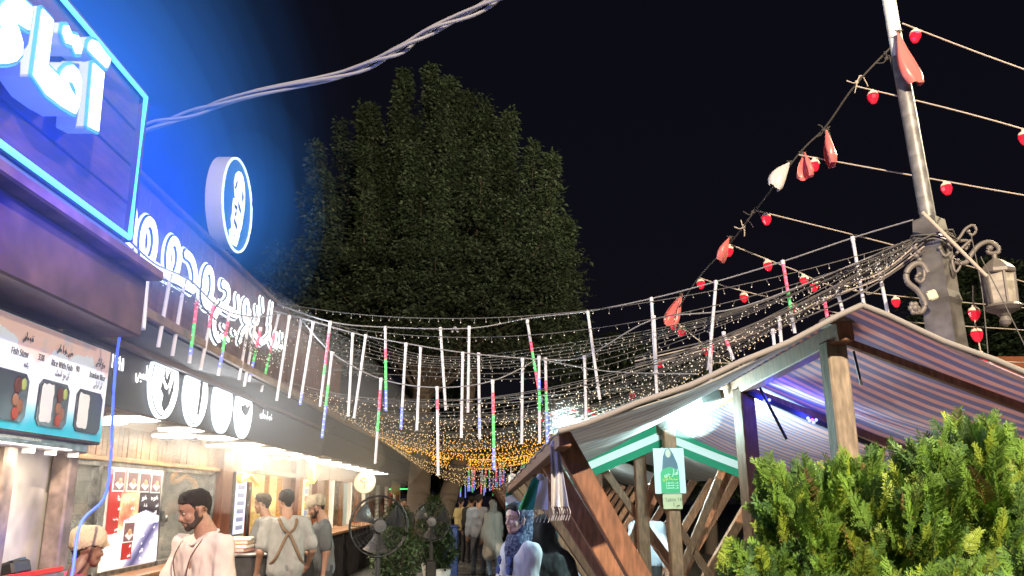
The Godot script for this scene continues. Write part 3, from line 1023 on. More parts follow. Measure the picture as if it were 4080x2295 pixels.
func letter_sign() -> void:
	var t := thing("letter_sign", "outlined white lit lettering along the sandwich kiosk's parapet", "shop sign", Vector3(-2.15, 3.2, -6.4))
	var lines := ["4.64,3.48 4.70,3.36 4.71,3.26 4.68,3.19 4.60,3.18", "4.86,3.19 4.92,3.16 5.05,3.155 5.26,3.16 5.48,3.18 5.7,3.185 5.78,3.2 5.79,3.29 5.74,3.36 5.66,3.40 5.57,3.40",
		"5.98,3.25 5.97,3.2 6.03,3.15 6.13,3.15 6.22,3.21", "6.41,3.40 6.5,3.41 6.56,3.38 6.57,3.32 6.5,3.25 6.4,3.2 6.31,3.14 6.27,3.06 6.30,2.98 6.40,2.94", "6.41,3.22 6.58,3.22 6.83,3.24 6.87,3.3 6.83,3.39", "7.2,3.35 7.2,3.25 7.12,3.18 7.03,3.12 6.97,3.03",
		"7.42,3.44 7.48,3.36 7.45,3.3 7.34,3.29", "7.94,3.60 7.92,3.5 7.89,3.38", "7.58,3.56 7.63,3.46", "7.36,3.2 7.5,3.16 7.66,3.15 7.8,3.2 7.91,3.25 8.03,3.2 8.16,3.21 8.3,3.24 8.43,3.25 8.41,3.38", "7.91,3.25 7.92,3.36", "8.16,3.21 8.17,3.34", "6.50,3.07 6.56,3.06", "6.46,2.98 6.52,2.97", "6.6,2.99 6.66,2.98", "6.79,3.08 6.83,3.07"]
	var loops := [[4.935, 3.285, 0.1, 0.135], [5.355, 3.303, 0.095, 0.125], [6.07, 3.302, 0.095, 0.125], [7.08, 3.333, 0.075, 0.09]]
	var k := 0
	for s in lines.size() + loops.size():
		var pts := []
		if s < lines.size():
			for q in dh(lines[s]):
				pts.append(Vector3(-2.19, q.y, -q.x))
		else:
			var l: Array = loops[s - lines.size()]
			for a in 14:
				pts.append(Vector3(-2.19, l[1] + sin(TAU * a / 14) * l[3], -(l[0] + cos(TAU * a / 14) * l[2])))
		var shut := s >= lines.size()
		var path := smoothpath(pts, 4 if not shut else 2, shut)
		var small := 0.62 if s >= 12 and not shut else (0.8 if path[0].z < -6.9 else 1.0)
		var parent: Node3D = t
		for layer in 3:
			var p2 := PackedVector3Array()
			for q in path:
				p2.append(q + Vector3(0.03 + 0.012 * layer + 0.0005 * (s % 4), 0, 0))
			var m := M.new()
			m.tube(p2, [0.058, 0.046, 0.034][layer] * small, 10, shut, 1.0, 0.28, Vector3(1, 0, 0))
			for e in ([0, p2.size() - 1] if not shut else []):
				m.ball(p2[e], Vector3([0.058, 0.046, 0.034][layer] * small * 0.28, [0.058, 0.046, 0.034][layer] * small, [0.058, 0.046, 0.034][layer] * small), 10)
			var o := part(["letter", "letter_gap", "letter_face"][layer], m, [X.outline, X.gap, X.letter][layer], parent)
			if layer == 0: parent = o


func round_sign() -> void:
	var c := Vector3(-2.31, 4.35, -7.1)
	var t := thing("portrait_sign", "round lit sign with a white portrait standing above the sandwich kiosk's roofline", "sign", c - Vector3(0, 0.48, 0))
	var side := Basis(Vector3(0, 0, 1), Vector3(1, 0, 0), Vector3(0, 1, 0))   # lathe axis towards +x
	var m := M.new()
	m.lathe(c - Vector3(0.13, 0, 0), PackedVector2Array([Vector2(0, 0), Vector2(0.45, 0), Vector2(0.45, 0.14), Vector2(0.435, 0.145)]), 40, side)
	part("drum", m, mat(0.5, 0.5, 0.55, 0.4), t)
	m = M.new()
	m.lathe(c, PackedVector2Array([Vector2(0.435, 0.012), Vector2(0, 0.012)]), 40, side)
	part("face", m, glow(0.03, 0.12, 0.3, 1.2), t)
	m = M.new()
	var ring := PackedVector3Array()
	for k in 40:
		ring.append(c + Vector3(0.018, sin(TAU * k / 40) * 0.438, cos(TAU * k / 40) * 0.438))
	m.tube(ring, 0.011, 6, true)
	part("light_ring", m, glow(0.75, 0.95, 1.0, 1.8), t)
	# an old man's head in white: outline in units of the radius, u down the lane, v up
	var shapes := ["-0.28,0.28 -0.34,0.42 -0.3,0.62 -0.14,0.76 0.05,0.82 0.22,0.78 0.36,0.66 0.46,0.45 0.5,0.2 0.48,-0.05 0.4,-0.14 0.36,-0.3 0.2,-0.2 0.05,0.08 -0.2,0.1",
		"-0.3,0.06 -0.18,0.08 -0.05,0.1 0.15,0.04 0.3,-0.2 0.28,-0.4 0.2,-0.62 0.05,-0.7 -0.12,-0.72 -0.26,-0.66 -0.32,-0.5 -0.36,-0.42 -0.3,-0.3 -0.32,-0.16", "0.38,-0.2 0.46,-0.1 0.4,-0.4 0.28,-0.58 0.22,-0.6", "-0.42,-0.72 -0.3,-0.64 -0.1,-0.78 0.12,-0.66 0.26,-0.5 0.3,-0.62 0.14,-0.92 -0.1,-0.95 -0.34,-0.9"]
	for s in shapes:
		m = M.new()
		var p := dh(s)
		for k in p.size():
			p[k] = Vector2(-c.z + p[k].x * 0.42, c.y + p[k].y * 0.42)
		m.prism(p, Vector3(c.x + 0.013, 0, 0), LB, 0.006)
		part("portrait", m, X.portrait, t)
	for s in ["-0.24,-0.06 -0.05,-0.04 -0.02,-0.12 -0.2,-0.13", "0.0,0.1 0.16,0.02 0.26,-0.06 0.24,-0.12 0.1,-0.06 0.02,0.0", "-0.2,-0.36 0.02,-0.44 0.08,-0.53 -0.02,-0.54 -0.18,-0.45", "0.24,0.44 0.34,0.34 0.34,0.18 0.24,0.26", "-0.1,-0.14 -0.16,-0.28 -0.08,-0.3 -0.06,-0.2", "-0.3,0.3 -0.2,0.5 -0.14,0.52 -0.22,0.3"]:
		m = M.new()
		var p := dh(s)
		for k in p.size():
			p[k] = Vector2(-c.z + p[k].x * 0.42, c.y + p[k].y * 0.42)
		m.prism(p, Vector3(c.x + 0.017, 0, 0), LB, 0.005)
		part("portrait_line", m, X.gap, t)
	m = M.new()
	m.bar(c + Vector3(-0.07, -0.44, 0), c + Vector3(-0.07, -0.66, 0), 0.08, 0.08)
	m.bar(c + Vector3(-0.07, -0.3, 0), Vector3(-3.0, 3.75, -7.1), 0.04, 0.04)
	part("bracket", m, X.dark, t)


func board_signs() -> void:
	var t := thing("board_lettering", "white lettering on the dark board left of the four lit discs", "lettering", Vector3(-2.435, 2.5, -5.5))
	var m := M.new()
	write(m, "تاسیس", Vector3(-2.434, 2.53, -5.85), LB, 0.1, 0.0085, 0.72)
	part("word", m, X.letter, t)
	m = M.new()
	var dx := 5.44
	for ch in ["5", "4", "3", "1"]:
		write(m, ch, Vector3(-2.434, 2.53, -dx), LB, 0.1, 0.0085, 0.62)
		dx -= 0.052
	part("year", m, X.letter, t)
	m = M.new()
	write(m, "خورشیدی", Vector3(-2.434, 2.53, -5.2), LB, 0.1, 0.0085, 0.62)
	part("word", m, X.letter, t)
	var t2 := thing("board_lettering", "small white lettering on the dark board right of the four lit discs", "lettering", Vector3(-2.435, 2.55, -8.9))
	m = M.new()
	write(m, "شعبه باب همایون", Vector3(-2.434, 2.57, -9.35), LB, 0.075, 0.007, 0.9)
	part("word", m, X.letter, t2)
	var names := ["lit white disc with a dark moustached face on the kiosk's dark board", "lit white disc with a dark bottle shape on the kiosk's dark board", "plain lit white disc on the kiosk's dark board", "lit white disc with a dark hat shape on the kiosk's dark board"]
	var ds := [6.1, 6.79, 7.5, 8.17]
	for k in 4:
		var c := Vector3(-2.43, 2.545, -ds[k])
		var s := thing("disc_sign", names[k], "sign", c, "lit discs on the kiosk's sign board")
		var outer := PackedVector2Array()
		for a in 40:
			outer.append(Vector2(ds[k] + cos(TAU * a / 40) * 0.272, minf(2.545 + sin(TAU * a / 40) * 0.272, 2.667)))
		m = M.new()
		m.prism(outer, c * Vector3(1, 0, 0), LB, 0.025)
		part("body", m, X.outline, s)
		m = M.new()
		m.prism(offset(outer, -0.018), Vector3(-2.404, 0, 0), LB, 0.003)
		part("groove", m, X.gap, s)
		m = M.new()
		m.prism(offset(outer, -0.026), Vector3(-2.402, 0, 0), LB, 0.006)
		part("face", m, X.letter, s)
		var ink: Array = [["-0.05,0.1 -0.03,0.05 0.0,0.02 0.02,0.06 0.06,0.1 0.05,0.02 0.02,-0.02 -0.02,0.0 -0.06,0.04", "-0.08,0.0 -0.02,-0.05 0.02,-0.05 0.05,-0.02 0.06,-0.1 0.02,-0.16 0.08,-0.06 0.14,0.06 0.14,-0.04 0.08,-0.16 0.0,-0.22 -0.06,-0.17 -0.04,-0.1 -0.1,-0.06"], ["0.03,0.12 0.09,0.12 0.09,0.0 0.07,-0.1 0.06,-0.17 0.01,-0.17 0.03,-0.05"], [], ["-0.16,0.06 -0.13,0.0 -0.08,-0.03 0.0,-0.05 0.08,-0.02 0.15,0.06 0.12,0.08 0.05,0.04 -0.02,0.07 -0.1,0.04"]][k]
		for q in ink:
			var p := dh(q)
			for a in p.size(): p[a] += Vector2(ds[k], 2.545)
			m = M.new()
			m.prism(p, Vector3(-2.395, 0, 0), LB, 0.003)
			part("drawing", m, X.gap, s)


func posters() -> void:
	# the sandwich menu behind the first window
	var t := thing("menu_poster", "tall menu poster with four framed photos inside the sandwich kiosk's window", "poster", Vector3(-3.34, 1.08, -8.05))
	var img := Image.create(96, 96, false, Image.FORMAT_RGB8)
	var f := FastNoiseLite.new()
	f.seed = 8
	f.frequency = 0.035
	for y in 96:
		for x in 96:
			var u := x / 96.0
			var v := y / 96.0
			var q := f.get_noise_2d(x, y)
			var c := Color(0.55, 0.1, 0.1)
			if u > 0.2: c = Color(0.62, 0.35, 0.28).lerp(Color(0.9, 0.8, 0.62), clampf(0.5 + q, 0, 1))
			if u > 0.55 and v < 0.5: c = Color(0.13, 0.1, 0.16)
			if v > 0.42 + 0.25 * absf(u - 0.7) and u > 0.3: c = Color(0.6, 0.62, 0.8).lerp(Color(0.86, 0.88, 0.95), clampf(0.5 + q * 1.5, 0, 1))
			if v > 0.66 - u * 0.1: c = Color(0.85, 0.86, 0.93) if u + v < 1.35 else Color(0.2, 0.2, 0.4).lerp(Color(0.8, 0.8, 0.9), clampf(absf(u + v - 1.5) * 5.0, 0, 1))
			if v < 0.06: c = Color(0.75, 0.45, 0.5)
			if u > 0.31 and u < 0.5 and v > 0.62 and v < 0.92: c = Color(0.55, 0.12, 0.1)
			img.set_pixel(x, y, c)
	var m := M.new()
	m.quad(Vector3(-3.33, 1.09, -7.47), Vector3(-3.33, 1.09, -8.66), Vector3(-3.33, 1.97, -8.6), Vector3(-3.33, 1.97, -7.42), Vector3(1, 0, 0))
	for i in m.v.size():
		m.u[i] = Vector2((-m.v[i].z - 7.44) / 1.2, (1.97 - m.v[i].y) / 0.88)
	var pm := mat(1, 1, 1, 0.4)
	pm.albedo_texture = ImageTexture.create_from_image(img)
	pm.emission_enabled = true  # the print glows by itself, as a backlit panel would
	pm.emission_operator = BaseMaterial3D.EMISSION_OP_MULTIPLY
	pm.emission = Color(1, 1, 1)
	pm.emission_texture = pm.albedo_texture
	pm.emission_energy_multiplier = 0.55
	part("sheet", m, pm, t)
	m = M.new()
	m.box(Vector3(-3.345, 1.53, -8.04), Vector3(0.02, 0.9, 1.2))
	part("backing", m, X.white, t)
	for k in 5:
		var d: float = [7.6, 7.89, 8.17, 8.45, 7.92][k]
		var h: float = [1.86, 1.86, 1.855, 1.85, 1.4][k]
		m = M.new()
		m.box(Vector3(-3.326, h, -d), Vector3(0.006, 0.19, 0.24), Basis.IDENTITY, 0.002)
		var fr := part("photo_frame", m, glow(0.95, 0.9, 0.92, 0.5), t)
		m = M.new()
		m.box(Vector3(-3.322, h, -d), Vector3(0.006, 0.165, 0.21), Basis.IDENTITY, 0.001)
		part("photo", m, glow(0.22, 0.1, 0.12, 0.35), fr)
		m = M.new()
		m.prism(PackedVector2Array([Vector2(d - 0.09, h - 0.03), Vector2(d + 0.01, h - 0.075), Vector2(d + 0.09, h - 0.03), Vector2(d, h + 0.01)]), Vector3(-3.32, 0, 0), LB, 0.003)
		part("plate", m, glow(0.85, 0.82, 0.8, 0.5), fr)
		m = M.new()
		m.ball(Vector3(-3.317, h + 0.0, -d - 0.01), Vector3(0.004, 0.03, 0.045), 8)
		part("sandwich", m, glow(0.55, 0.35, 0.2, 0.4), fr)
	var words := [["پیتزا", "مخلوط", "رست بیف", "سوسیس"], ["برگر", "یک نفره", "دوبل"], ["ساندویچ", "هات داگ", "مغز", "همبرگر", "کوکتل", "سوخاری", "مرغ", "کالباس", "فیله"], ["ساندویچ سرد", "ژامبون", "کالباس", "مرغ", "الویه", "زبان", "سالاد الویه", "نوشابه", "دلستر"]]
	m = M.new()
	for col in 4:
		for row in words[col].size():
			var d: float = [7.66, 7.96, 8.25, 8.53][col] + 0.03 * (row % 2)
			write(m, words[col][row], Vector3(-3.322, 1.7 - row * (0.07 if col > 1 else 0.09), -d), LB, 0.036 if row == 0 else 0.028, 0.005 if row == 0 else 0.0035, 0.85)
	write(m, "دسر", Vector3(-3.322, 1.27, -8.0), LB, 0.03, 0.004, 0.9)
	write(m, "پنیری", Vector3(-3.322, 1.19, -8.0), LB, 0.03, 0.004, 0.9)
	part("lettering", m, glow(1, 1, 1, 0.9), t)
	# the pale LED price strip by the post
	t = thing("price_strip", "tall pale blue lit price strip beside the red-brown post", "sign", Vector3(-3.3, 1.24, -11.25))
	m = M.new()
	m.box(Vector3(-3.32, 1.64, -11.27), Vector3(0.06, 0.84, 0.5), Basis.IDENTITY, 0.006)
	part("casing", m, X.greypaint, t)
	m = M.new()
	m.box(Vector3(-3.286, 1.64, -11.27), Vector3(0.012, 0.8, 0.46))
	part("screen", m, glow(0.62, 0.72, 1.0, 0.95), t)
	for k in 7:
		m = M.new()
		m.box(Vector3(-3.279, 1.95 - k * 0.105, -11.27), Vector3(0.004, 0.055, 0.3))
		part("price_block", m, glow(0.25, 0.28, 0.42, 0.5), t)
	# the golden script sign
	t = thing("script_sign", "golden lit script sign on a brown pole above the bright serving window", "sign", Vector3(-3.0, 1.9, -10.7))
	var k2 := 0
	for s in ["10.25,2.0 10.15,1.96 10.2,1.9 10.4,1.93 10.6,1.98 10.8,1.94 10.95,1.9 10.98,1.84", "10.35,2.06 10.3,2.2 10.4,2.3 10.5,2.2 10.45,2.08", "10.55,2.05 10.58,2.38 10.66,2.34 10.62,2.05", "10.72,2.06 10.75,2.42 10.85,2.3 10.8,2.1 10.95,2.12 11.0,2.34", "11.1,2.08 11.14,2.38", "9.95,2.28 10.1,2.24 10.2,2.3"]:
		var pts := []
		for q in dh(s): pts.append(Vector3(-3.0, q.y, -q.x))
		m = M.new()
		m.tube(smoothpath(pts, 4), 0.03, 8)
		part("stroke", m, glow(1.0, 0.86, 0.55, 1.8) if k2 != 0 else glow(0.9, 0.45, 0.12, 0.9), t)
		k2 += 1
	m = M.new()
	m.tube(PackedVector3Array([Vector3(-3.02, 1.9, -10.72), Vector3(-3.02, 1.1, -10.72)]), 0.035, 8)
	part("pole", m, X.redpost, t)
	m = M.new()
	m.tube(smoothpath([Vector3(-3.02, 1.86, -10.72), Vector3(-2.98, 1.78, -10.6), Vector3(-3.0, 1.6, -10.62), Vector3(-2.98, 1.3, -10.6), Vector3(-3.0, 1.12, -10.68)], 4), 0.018, 6)
	part("cord", m, X.black, t)
	omni("script_sign_light", Vector3(-2.9, 2.2, -10.7), Color(1, 0.75, 0.4), 0.25, 0.1)


func far_kiosks() -> void:
	var fronts := [[12.45, 18.2, "low kiosk with a yellow lit doorway behind the two men at the counter", X.woods[1], Color(1.0, 0.8, 0.35)], [18.25, 25.0, "far kiosk with white posts and a reddish wooden window near the round tree sign", X.woods[3], Color(1.0, 0.75, 0.5)], [25.05, 34.0, "farthest kiosk at the end of the row, behind the leaning tree", X.woods[0], Color(1.0, 0.8, 0.6)]]
	for q in fronts.size():
		var d0: float = fronts[q][0]
		var d1: float = fronts[q][1]
		var mid := (d0 + d1) * 0.5
		var l := d1 - d0
		var t := thing("food_kiosk", fronts[q][2], "kiosk", Vector3(-3.4, 0, -mid), "")
		var m := M.new()
		m.box(Vector3(-2.17, 2.845, -mid), Vector3(0.07, 0.065, l), Basis.IDENTITY, 0.006)
		part("eave_trim", m, X.trim, t)
		m = M.new()
		m.bar(Vector3(-2.3, 2.755, -d0), Vector3(-2.3, 2.755, -d1), 0.26, 0.03, Vector3(-0.45, 1, 0))
		part("eave_board", m, X.dark, t)
		m = M.new()
		m.box(Vector3(-2.45, 2.5, -mid), Vector3(0.06, 0.36, l), Basis.IDENTITY, 0.005)
		part("sign_board", m, X.dark, t)
		m = M.new()
		m.box(Vector3(-3.0, 2.37, -mid), Vector3(1.0, 0.03, l))
		part("soffit", m, X.trim, t)
		m = M.new()
		m.quad(Vector3(-2.14, 2.88, -d0), Vector3(-2.14, 2.88, -d1), Vector3(-4.2, 3.75, -d1), Vector3(-4.2, 3.75, -d0), Vector3.UP)
		m.quad(Vector3(-2.14, 2.86, -d0), Vector3(-2.14, 2.86, -d1), Vector3(-4.2, 3.73, -d1), Vector3(-4.2, 3.73, -d0), Vector3.DOWN)
		part("roof", m, X.dark, t)
		m = M.new()
		m.box(Vector3(-5.5, 1.2, -mid), Vector3(0.08, 2.4, l))
		m.box(Vector3(-4.5, 1.2, -d1 + 0.05), Vector3(2.2, 2.4, 0.06))
		m.box(Vector3(-4.5, 2.42, -mid), Vector3(2.2, 0.05, l))
		part("room_wall", m, X.cream, t)
		if q > 0 or true:
			boards(t, -3.4, maxf(d0, 15.0), d1, 2.07, 2.355, 0.16, [fronts[q][3], X.woods[1]])
		m = M.new()
		m.box(Vector3(-3.3, 0.5, -mid), Vector3(0.5, 1.0, l))
		part("counter", m, X.dark, t)
		m = M.new()
		m.box(Vector3(-3.2, 1.03, -mid), Vector3(0.75, 0.05, l), Basis.IDENTITY, 0.006)
		part("counter_top", m, X.woods[2], t)
		var d := maxf(d0, 15.2) + 0.2
		var n := 0
		while d < d1:
			m = M.new()
			m.box(Vector3(-3.38, 1.5, -d), Vector3(0.1, 1.15, 0.1 if q == 0 else 0.16), Basis.IDENTITY, 0.008)
			part("post", m, [X.rail, X.white, X.redpost][q] if n % 2 == 0 else [X.redpost, X.woods[3], X.white][q], t)
			if n % 3 == 1:
				m = M.new()
				m.box(Vector3(-3.42, 1.55, -d - 0.6), Vector3(0.03, 1.0, 0.95))
				part("shutter", m, [X.woods[3], mat(0.3, 0.42, 0.45, 0.4), X.woods[2]][q], t)
			d += 1.25
			n += 1
		area("unseen_kitchen_light", Vector3(-4.3, 2.38, -mid), Vector3(0, -1, 0), 0.5, 2.0, fronts[q][4], 7.0)  # unseen ceiling light, placed to brighten the inside of this kiosk
		m = M.new()
		m.box(Vector3(-4.3, 2.392, -mid), Vector3(0.3, 0.012, 2.0))
		part("unseen_light_panel", m, X.lampface, t)
		if q == 0:
			m = M.new()
			m.box(Vector3(-3.5, 1.5, -16.2), Vector3(0.03, 1.1, 0.8))
			part("doorway_glow", m, glow(1.0, 0.72, 0.25, 1.1), t)  # glowing sheet standing in for the light of the doorway
			m = M.new()
			m.box(Vector3(-3.3, 1.6, -15.4), Vector3(0.03, 0.85, 0.36))
			var st := part("menu_strip", m, glow(0.85, 0.8, 0.6, 0.5), t)
			for k in 6:
				m = M.new()
				m.box(Vector3(-3.283, 1.95 - k * 0.13, -15.4), Vector3(0.006, 0.09, 0.26))
				part("menu_picture", m, glow([0.8, 0.3, 0.7][k % 3], [0.6, 0.35, 0.25][k % 3], [0.1, 0.5, 0.15][k % 3], 0.5), st)
		if q == 2:
			for k in 10:
				m = M.new()
				m.box(Vector3(-2.9, 2.0, -26.2 - k * 0.28), Vector3(0.02, 0.42 + 0.05 * sin(k * 2.3), 0.22))
				part("straw_fringe", m, X.straw, t)
	# things hung before them
	var s := thing("leaf_sign", "yellow glowing leaf-shaped sign above the yellow doorway", "sign", Vector3(-2.9, 1.95, -14.0))
	for k in 6:
		var m := M.new()
		var a := (k - 2.5) * 0.09
		m.tube(smoothpath([Vector3(-2.9, 1.95, -14.0 - a * 0.5), Vector3(-2.9 + 0.02 * (k % 2), 2.15, -14.0 - a * 1.8), Vector3(-2.9, 2.36, -14.0 - a)], 5), 0.026, 6)
		part("leaf", m, X.yellow, s)
	omni("leaf_sign_light", Vector3(-2.78, 2.1, -14.0), Color(1, 0.75, 0.2), 0.3, 0.12)
	var c := Vector3(-2.9, 2.06, -20.2)
	s = thing("tree_emblem_sign", "round beige sign with a carved tree hanging from the far eave", "sign", c)
	var m2 := M.new()
	m2.lathe(c + Vector3(0, 0, -0.02), PackedVector2Array([Vector2(0, 0.06), Vector2(0.25, 0.06), Vector2(0.27, 0.04), Vector2(0.27, 0), Vector2(0, 0)]), 28, Basis(Vector3(1, 0, 0), Vector3(0, 0, 1), Vector3(0, -1, 0)))
	part("disc", m2, glow(0.75, 0.66, 0.45, 0.35, 0.9), s)  # beige disc given a faint glow of its own
	m2 = M.new()
	m2.tube(PackedVector3Array([c + Vector3(0, -0.16, 0.045), c + Vector3(0, 0.02, 0.045)]), 0.014, 6)
	for k in 9:
		var a := TAU * k / 9
		m2.ball(c + Vector3(cos(a) * 0.08, 0.06 + sin(a) * 0.05, 0.045), Vector3(0.035, 0.03, 0.008), 6)
	part("tree_relief", m2, mat(0.35, 0.28, 0.18, 0.7), s)
	m2 = M.new()
	m2.tube(PackedVector3Array([c + Vector3(0, 0.26, 0), c + Vector3(0, 0.34, 0)]), 0.012, 6)
	part("hanger", m2, X.black, s)
	s = thing("green_light_strip", "bent strip of green light at the end of the kiosk row", "light strip", Vector3(-2.6, 1.95, -27))
	m2 = M.new()
	m2.tube(PackedVector3Array([Vector3(-2.72, 1.96, -27), Vector3(-2.45, 1.96, -27), Vector3(-2.45, 1.7, -27)]), 0.02, 6)
	m2.tube(PackedVector3Array([Vector3(-3.1, 1.96, -27.2), Vector3(-2.9, 1.96, -27.2)]), 0.02, 6)
	part("tube", m2, glow(0.1, 1.0, 0.25, 2.0), s)


func ridge(d: float) -> Vector3:
	return Vector3(1.841 - 0.035 * (d - 4.0), 2.53 - 0.05 * (d - 4.0), -d)


func stripes(seed_: int, a: Color, b: Color, n: int) -> ImageTexture:
	var r := RandomNumberGenerator.new()
	r.seed = seed_
	var img := Image.create(512, 4, false, Image.FORMAT_RGB8)
	for k in n:
		var x0 := int(512.0 * k / n)
		var w := int(512.0 / n * r.randf_range(0.35, 0.65))
		img.fill_rect(Rect2i(x0, 0, w, 4), a)
		img.fill_rect(Rect2i(x0 + w, 0, 512 / n + 2, 4), b)
	return ImageTexture.create_from_image(img)


func cloth(a: Color, b: Color, n: int, seed_: int) -> StandardMaterial3D:
	var m := mat(1, 1, 1, 0.85)
	m.albedo_texture = stripes(seed_, a, b, n)
	m.backlight_enabled = true
	m.backlight = Color(0.95, 0.95, 0.95)
	return m


func slope(side: float, d0: float, d1: float) -> M:
	var rows := []
	var R := 40
	var C := 9
	for j in C:
		var line := PackedVector3Array()
		for i in R:
			var d := lerpf(d0, d1, float(i) / (R - 1))
			var r := ridge(d)
			var s := float(j) / (C - 1)
			var w := absf(sin((d - 4.05) / 1.3 * PI))
			var y := r.y + 0.025 - s * 0.595 - sin(s * PI) * (0.03 + 0.05 * w) + 0.012 * sin(d * 7.0 + s * 4.0) * sin(s * PI) + 0.008 * sin(d * 17.0 + s * 9.0) * s
			line.append(Vector3(r.x + side * s * 1.5, y, -d))
		rows.append(line)
	var m := M.new()
	m.sheet(rows, 0.006, 1.0, 1.0)
	return m


func dining_tent() -> void:
	var t := thing("dining_tent", "nearest timber dining tent with grey striped gable cloth over crossed legs", "tent", Vector3(1.9, 0, -7.0))
	var cl_l := cloth(Color(0.78, 0.77, 0.76), Color(0.68, 0.69, 0.7), 34, 3)
	var cl_r := cloth(Color(0.88, 0.76, 0.78), Color(0.62, 0.62, 0.78), 40, 4)  # right stripes pushed towards lavender, imitating the coloured light on that slope
	part("cloth_roof", slope(-1.0, 3.72, 7.75), cl_l, t)
	part("cloth_roof", slope(1.0, 3.72, 7.75), cl_r, t)
	for s in [-1.0, 1.0]:
		var m := M.new()
		var pts := PackedVector3Array()
		for k in 13:
			var f := k / 12.0
			pts.append(Vector3(ridge(3.72).x + s * f * 1.5, ridge(3.72).y + 0.02 - f * 0.595 - sin(f * PI) * 0.035 + 0.006 * sin(f * 19.0), -3.715))
		m.tube(pts, 0.016, 6)
		part("hem", m, mat(0.2, 0.19, 0.19, 0.8), t)
		# striped valance at the far gable
		for band in 3:
			m = M.new()
			var rows := []
			for e in 2:
				var line := PackedVector3Array()
				for k in 9:
					var f := k / 8.0
					line.append(Vector3(ridge(7.7).x + s * f * 1.5, ridge(7.7).y - f * 0.595 - (band + e) * 0.075, -7.7 + 0.01 * sin(f * 14.0)))
				rows.append(line)
			m.sheet(rows, 0.005)
			part("valance_band", m, X.greencloth if band != 1 else X.whitecloth, t)
	var m2 := M.new()
	m2.bar(ridge(3.9) - Vector3(0, 0.06, 0), ridge(7.7) - Vector3(0, 0.06, 0), 0.085, 0.1, Vector3.UP, 0.006)
	part("ridge_beam", m2, X.timber2, t)
	m2 = M.new()
	m2.box(ridge(3.98) + Vector3(0.03, 0.015, 0), Vector3(0.2, 0.05, 0.14), Basis(Vector3(0, 0, 1), 0.1), 0.01)
	part("ridge_cap", m2, X.greywood, t)
	for q in [[4.06, 0.11], [5.42, 0.12], [7.42, 0.11]]:
		m2 = M.new()
		var r := ridge(q[0])
		m2.box(Vector3(r.x, r.y * 0.5 - 0.04, r.z), Vector3(q[1], r.y - 0.08, 0.1), Basis(Vector3.UP, 0.4 if q[0] == 5.42 else 0.06), 0.008)
		part("post", m2, X.greywood if q[0] < 5.0 else (X.timber2 if q[0] < 7.0 else X.timber), t)
	var frames := [4.06, 4.86, 5.5, 6.2, 6.9, 7.55]
	for k in 6:
		var r := ridge(frames[k])
		for s in [-1.0, 1.0]:
			if s > 0.0 and k in [0, 2]:
				m2 = M.new()
				m2.bar(r + Vector3(s * 0.06, -0.075, 0), r + Vector3(s * 1.47, -0.63, 0), 0.045, 0.04 if k == 0 else 0.055, Vector3.UP, 0.005)
				part("rafter", m2, X.timber2, t)
			if s < 0.0 or k % 2 == 0:
				m2 = M.new()
				var z: float = r.z + s * 0.055
				m2.bar(Vector3(r.x + s * 1.44, r.y - 0.56, z), Vector3(r.x + s * (1.44 - 1.06 - 0.07 * k), 0.0, z), 0.105, 0.115 if k == 0 else 0.1, Vector3(0, 0, 1), 0.006)
				part("leg", m2, X.timber if k % 3 else X.timber2, t)
	# crossed slats of the partitions round the inner posts
	for q in [[8.3, 1.86, 2.05, 1.3, 0.8], [8.36, 1.2, 2.0, 2.25, 0.5], [8.3, 2.5, 2.0, 1.75, 0.5], [8.36, 1.72, 1.8, 2.5, 0.5], [9.4, 2.2, 2.1, 1.5, 0.7], [9.46, 1.4, 2.0, 2.3, 0.6], [9.4, 2.9, 2.0, 2.2, 0.7]]:
		m2 = M.new()
		m2.bar(Vector3(q[1], q[2], -q[0]), Vector3(q[3], q[4], -q[0]), 0.075, 0.05, Vector3(0, 0, 1), 0.004)
		part("slat", m2, X.timber, t)
	for s in [-1.0, 1.0]:
		m2 = M.new()
		m2.bar(ridge(3.8) + Vector3(s * 1.46, -0.6, 0), ridge(7.7) + Vector3(s * 1.46, -0.6, 0), 0.06, 0.07, Vector3.UP, 0.004)
		part("eave_rail", m2, X.timber2, t)
	m2 = M.new()
	m2.tube(sag(ridge(4.1) + Vector3(0.13, -0.12, 0), ridge(4.1) + Vector3(0.15, -0.3, 0), 0, 3), 0.007, 6)
	part("tie_strap", m2, X.black, t)
	m2 = M.new()
	m2.tube(PackedVector3Array([ridge(5.3) + Vector3(0.06, -0.06, 0), Vector3(1.98, 2.02, -5.2)]), 0.01, 6)
	part("tie_strap", m2, X.black, t)
	# the cold strip lamp under the cloth
	var l := thing("strip_lamp", "cold white strip lamp fixed to the second post under the striped cloth", "lamp", Vector3(1.5, 2.25, -5.8))
	m2 = M.new()
	m2.bar(Vector3(1.38, 2.215, -5.85), Vector3(1.65, 2.315, -5.75), 0.06, 0.045, Vector3.UP, 0.015)
	part("lamp_tube", m2, glow(0.85, 1.0, 1.0, 6.0), l)
	m2 = M.new()
	m2.bar(Vector3(1.6, 2.34, -5.72), Vector3(1.7, 2.37, -5.6), 0.05, 0.06)
	part("holder", m2, X.black, l)
	omni("strip_lamp_light", Vector3(1.5, 2.2, -5.83), Color(0.82, 1.0, 0.98), 4.5, 0.08)
	l = thing("flood_lamp", "small white flood lamp on a stalk behind the tent's left eave", "lamp", Vector3(0.95, 2.3, -9.2))
	m2 = M.new()
	m2.ball(Vector3(0.95, 2.53, -9.15), Vector3(0.09, 0.045, 0.03), 12)
	part("lamp_face", m2, glow(0.9, 1.0, 1.0, 7.0), l)
	m2 = M.new()
	m2.box(Vector3(0.95, 2.53, -9.2), Vector3(0.13, 0.07, 0.05), Basis.IDENTITY, 0.01)
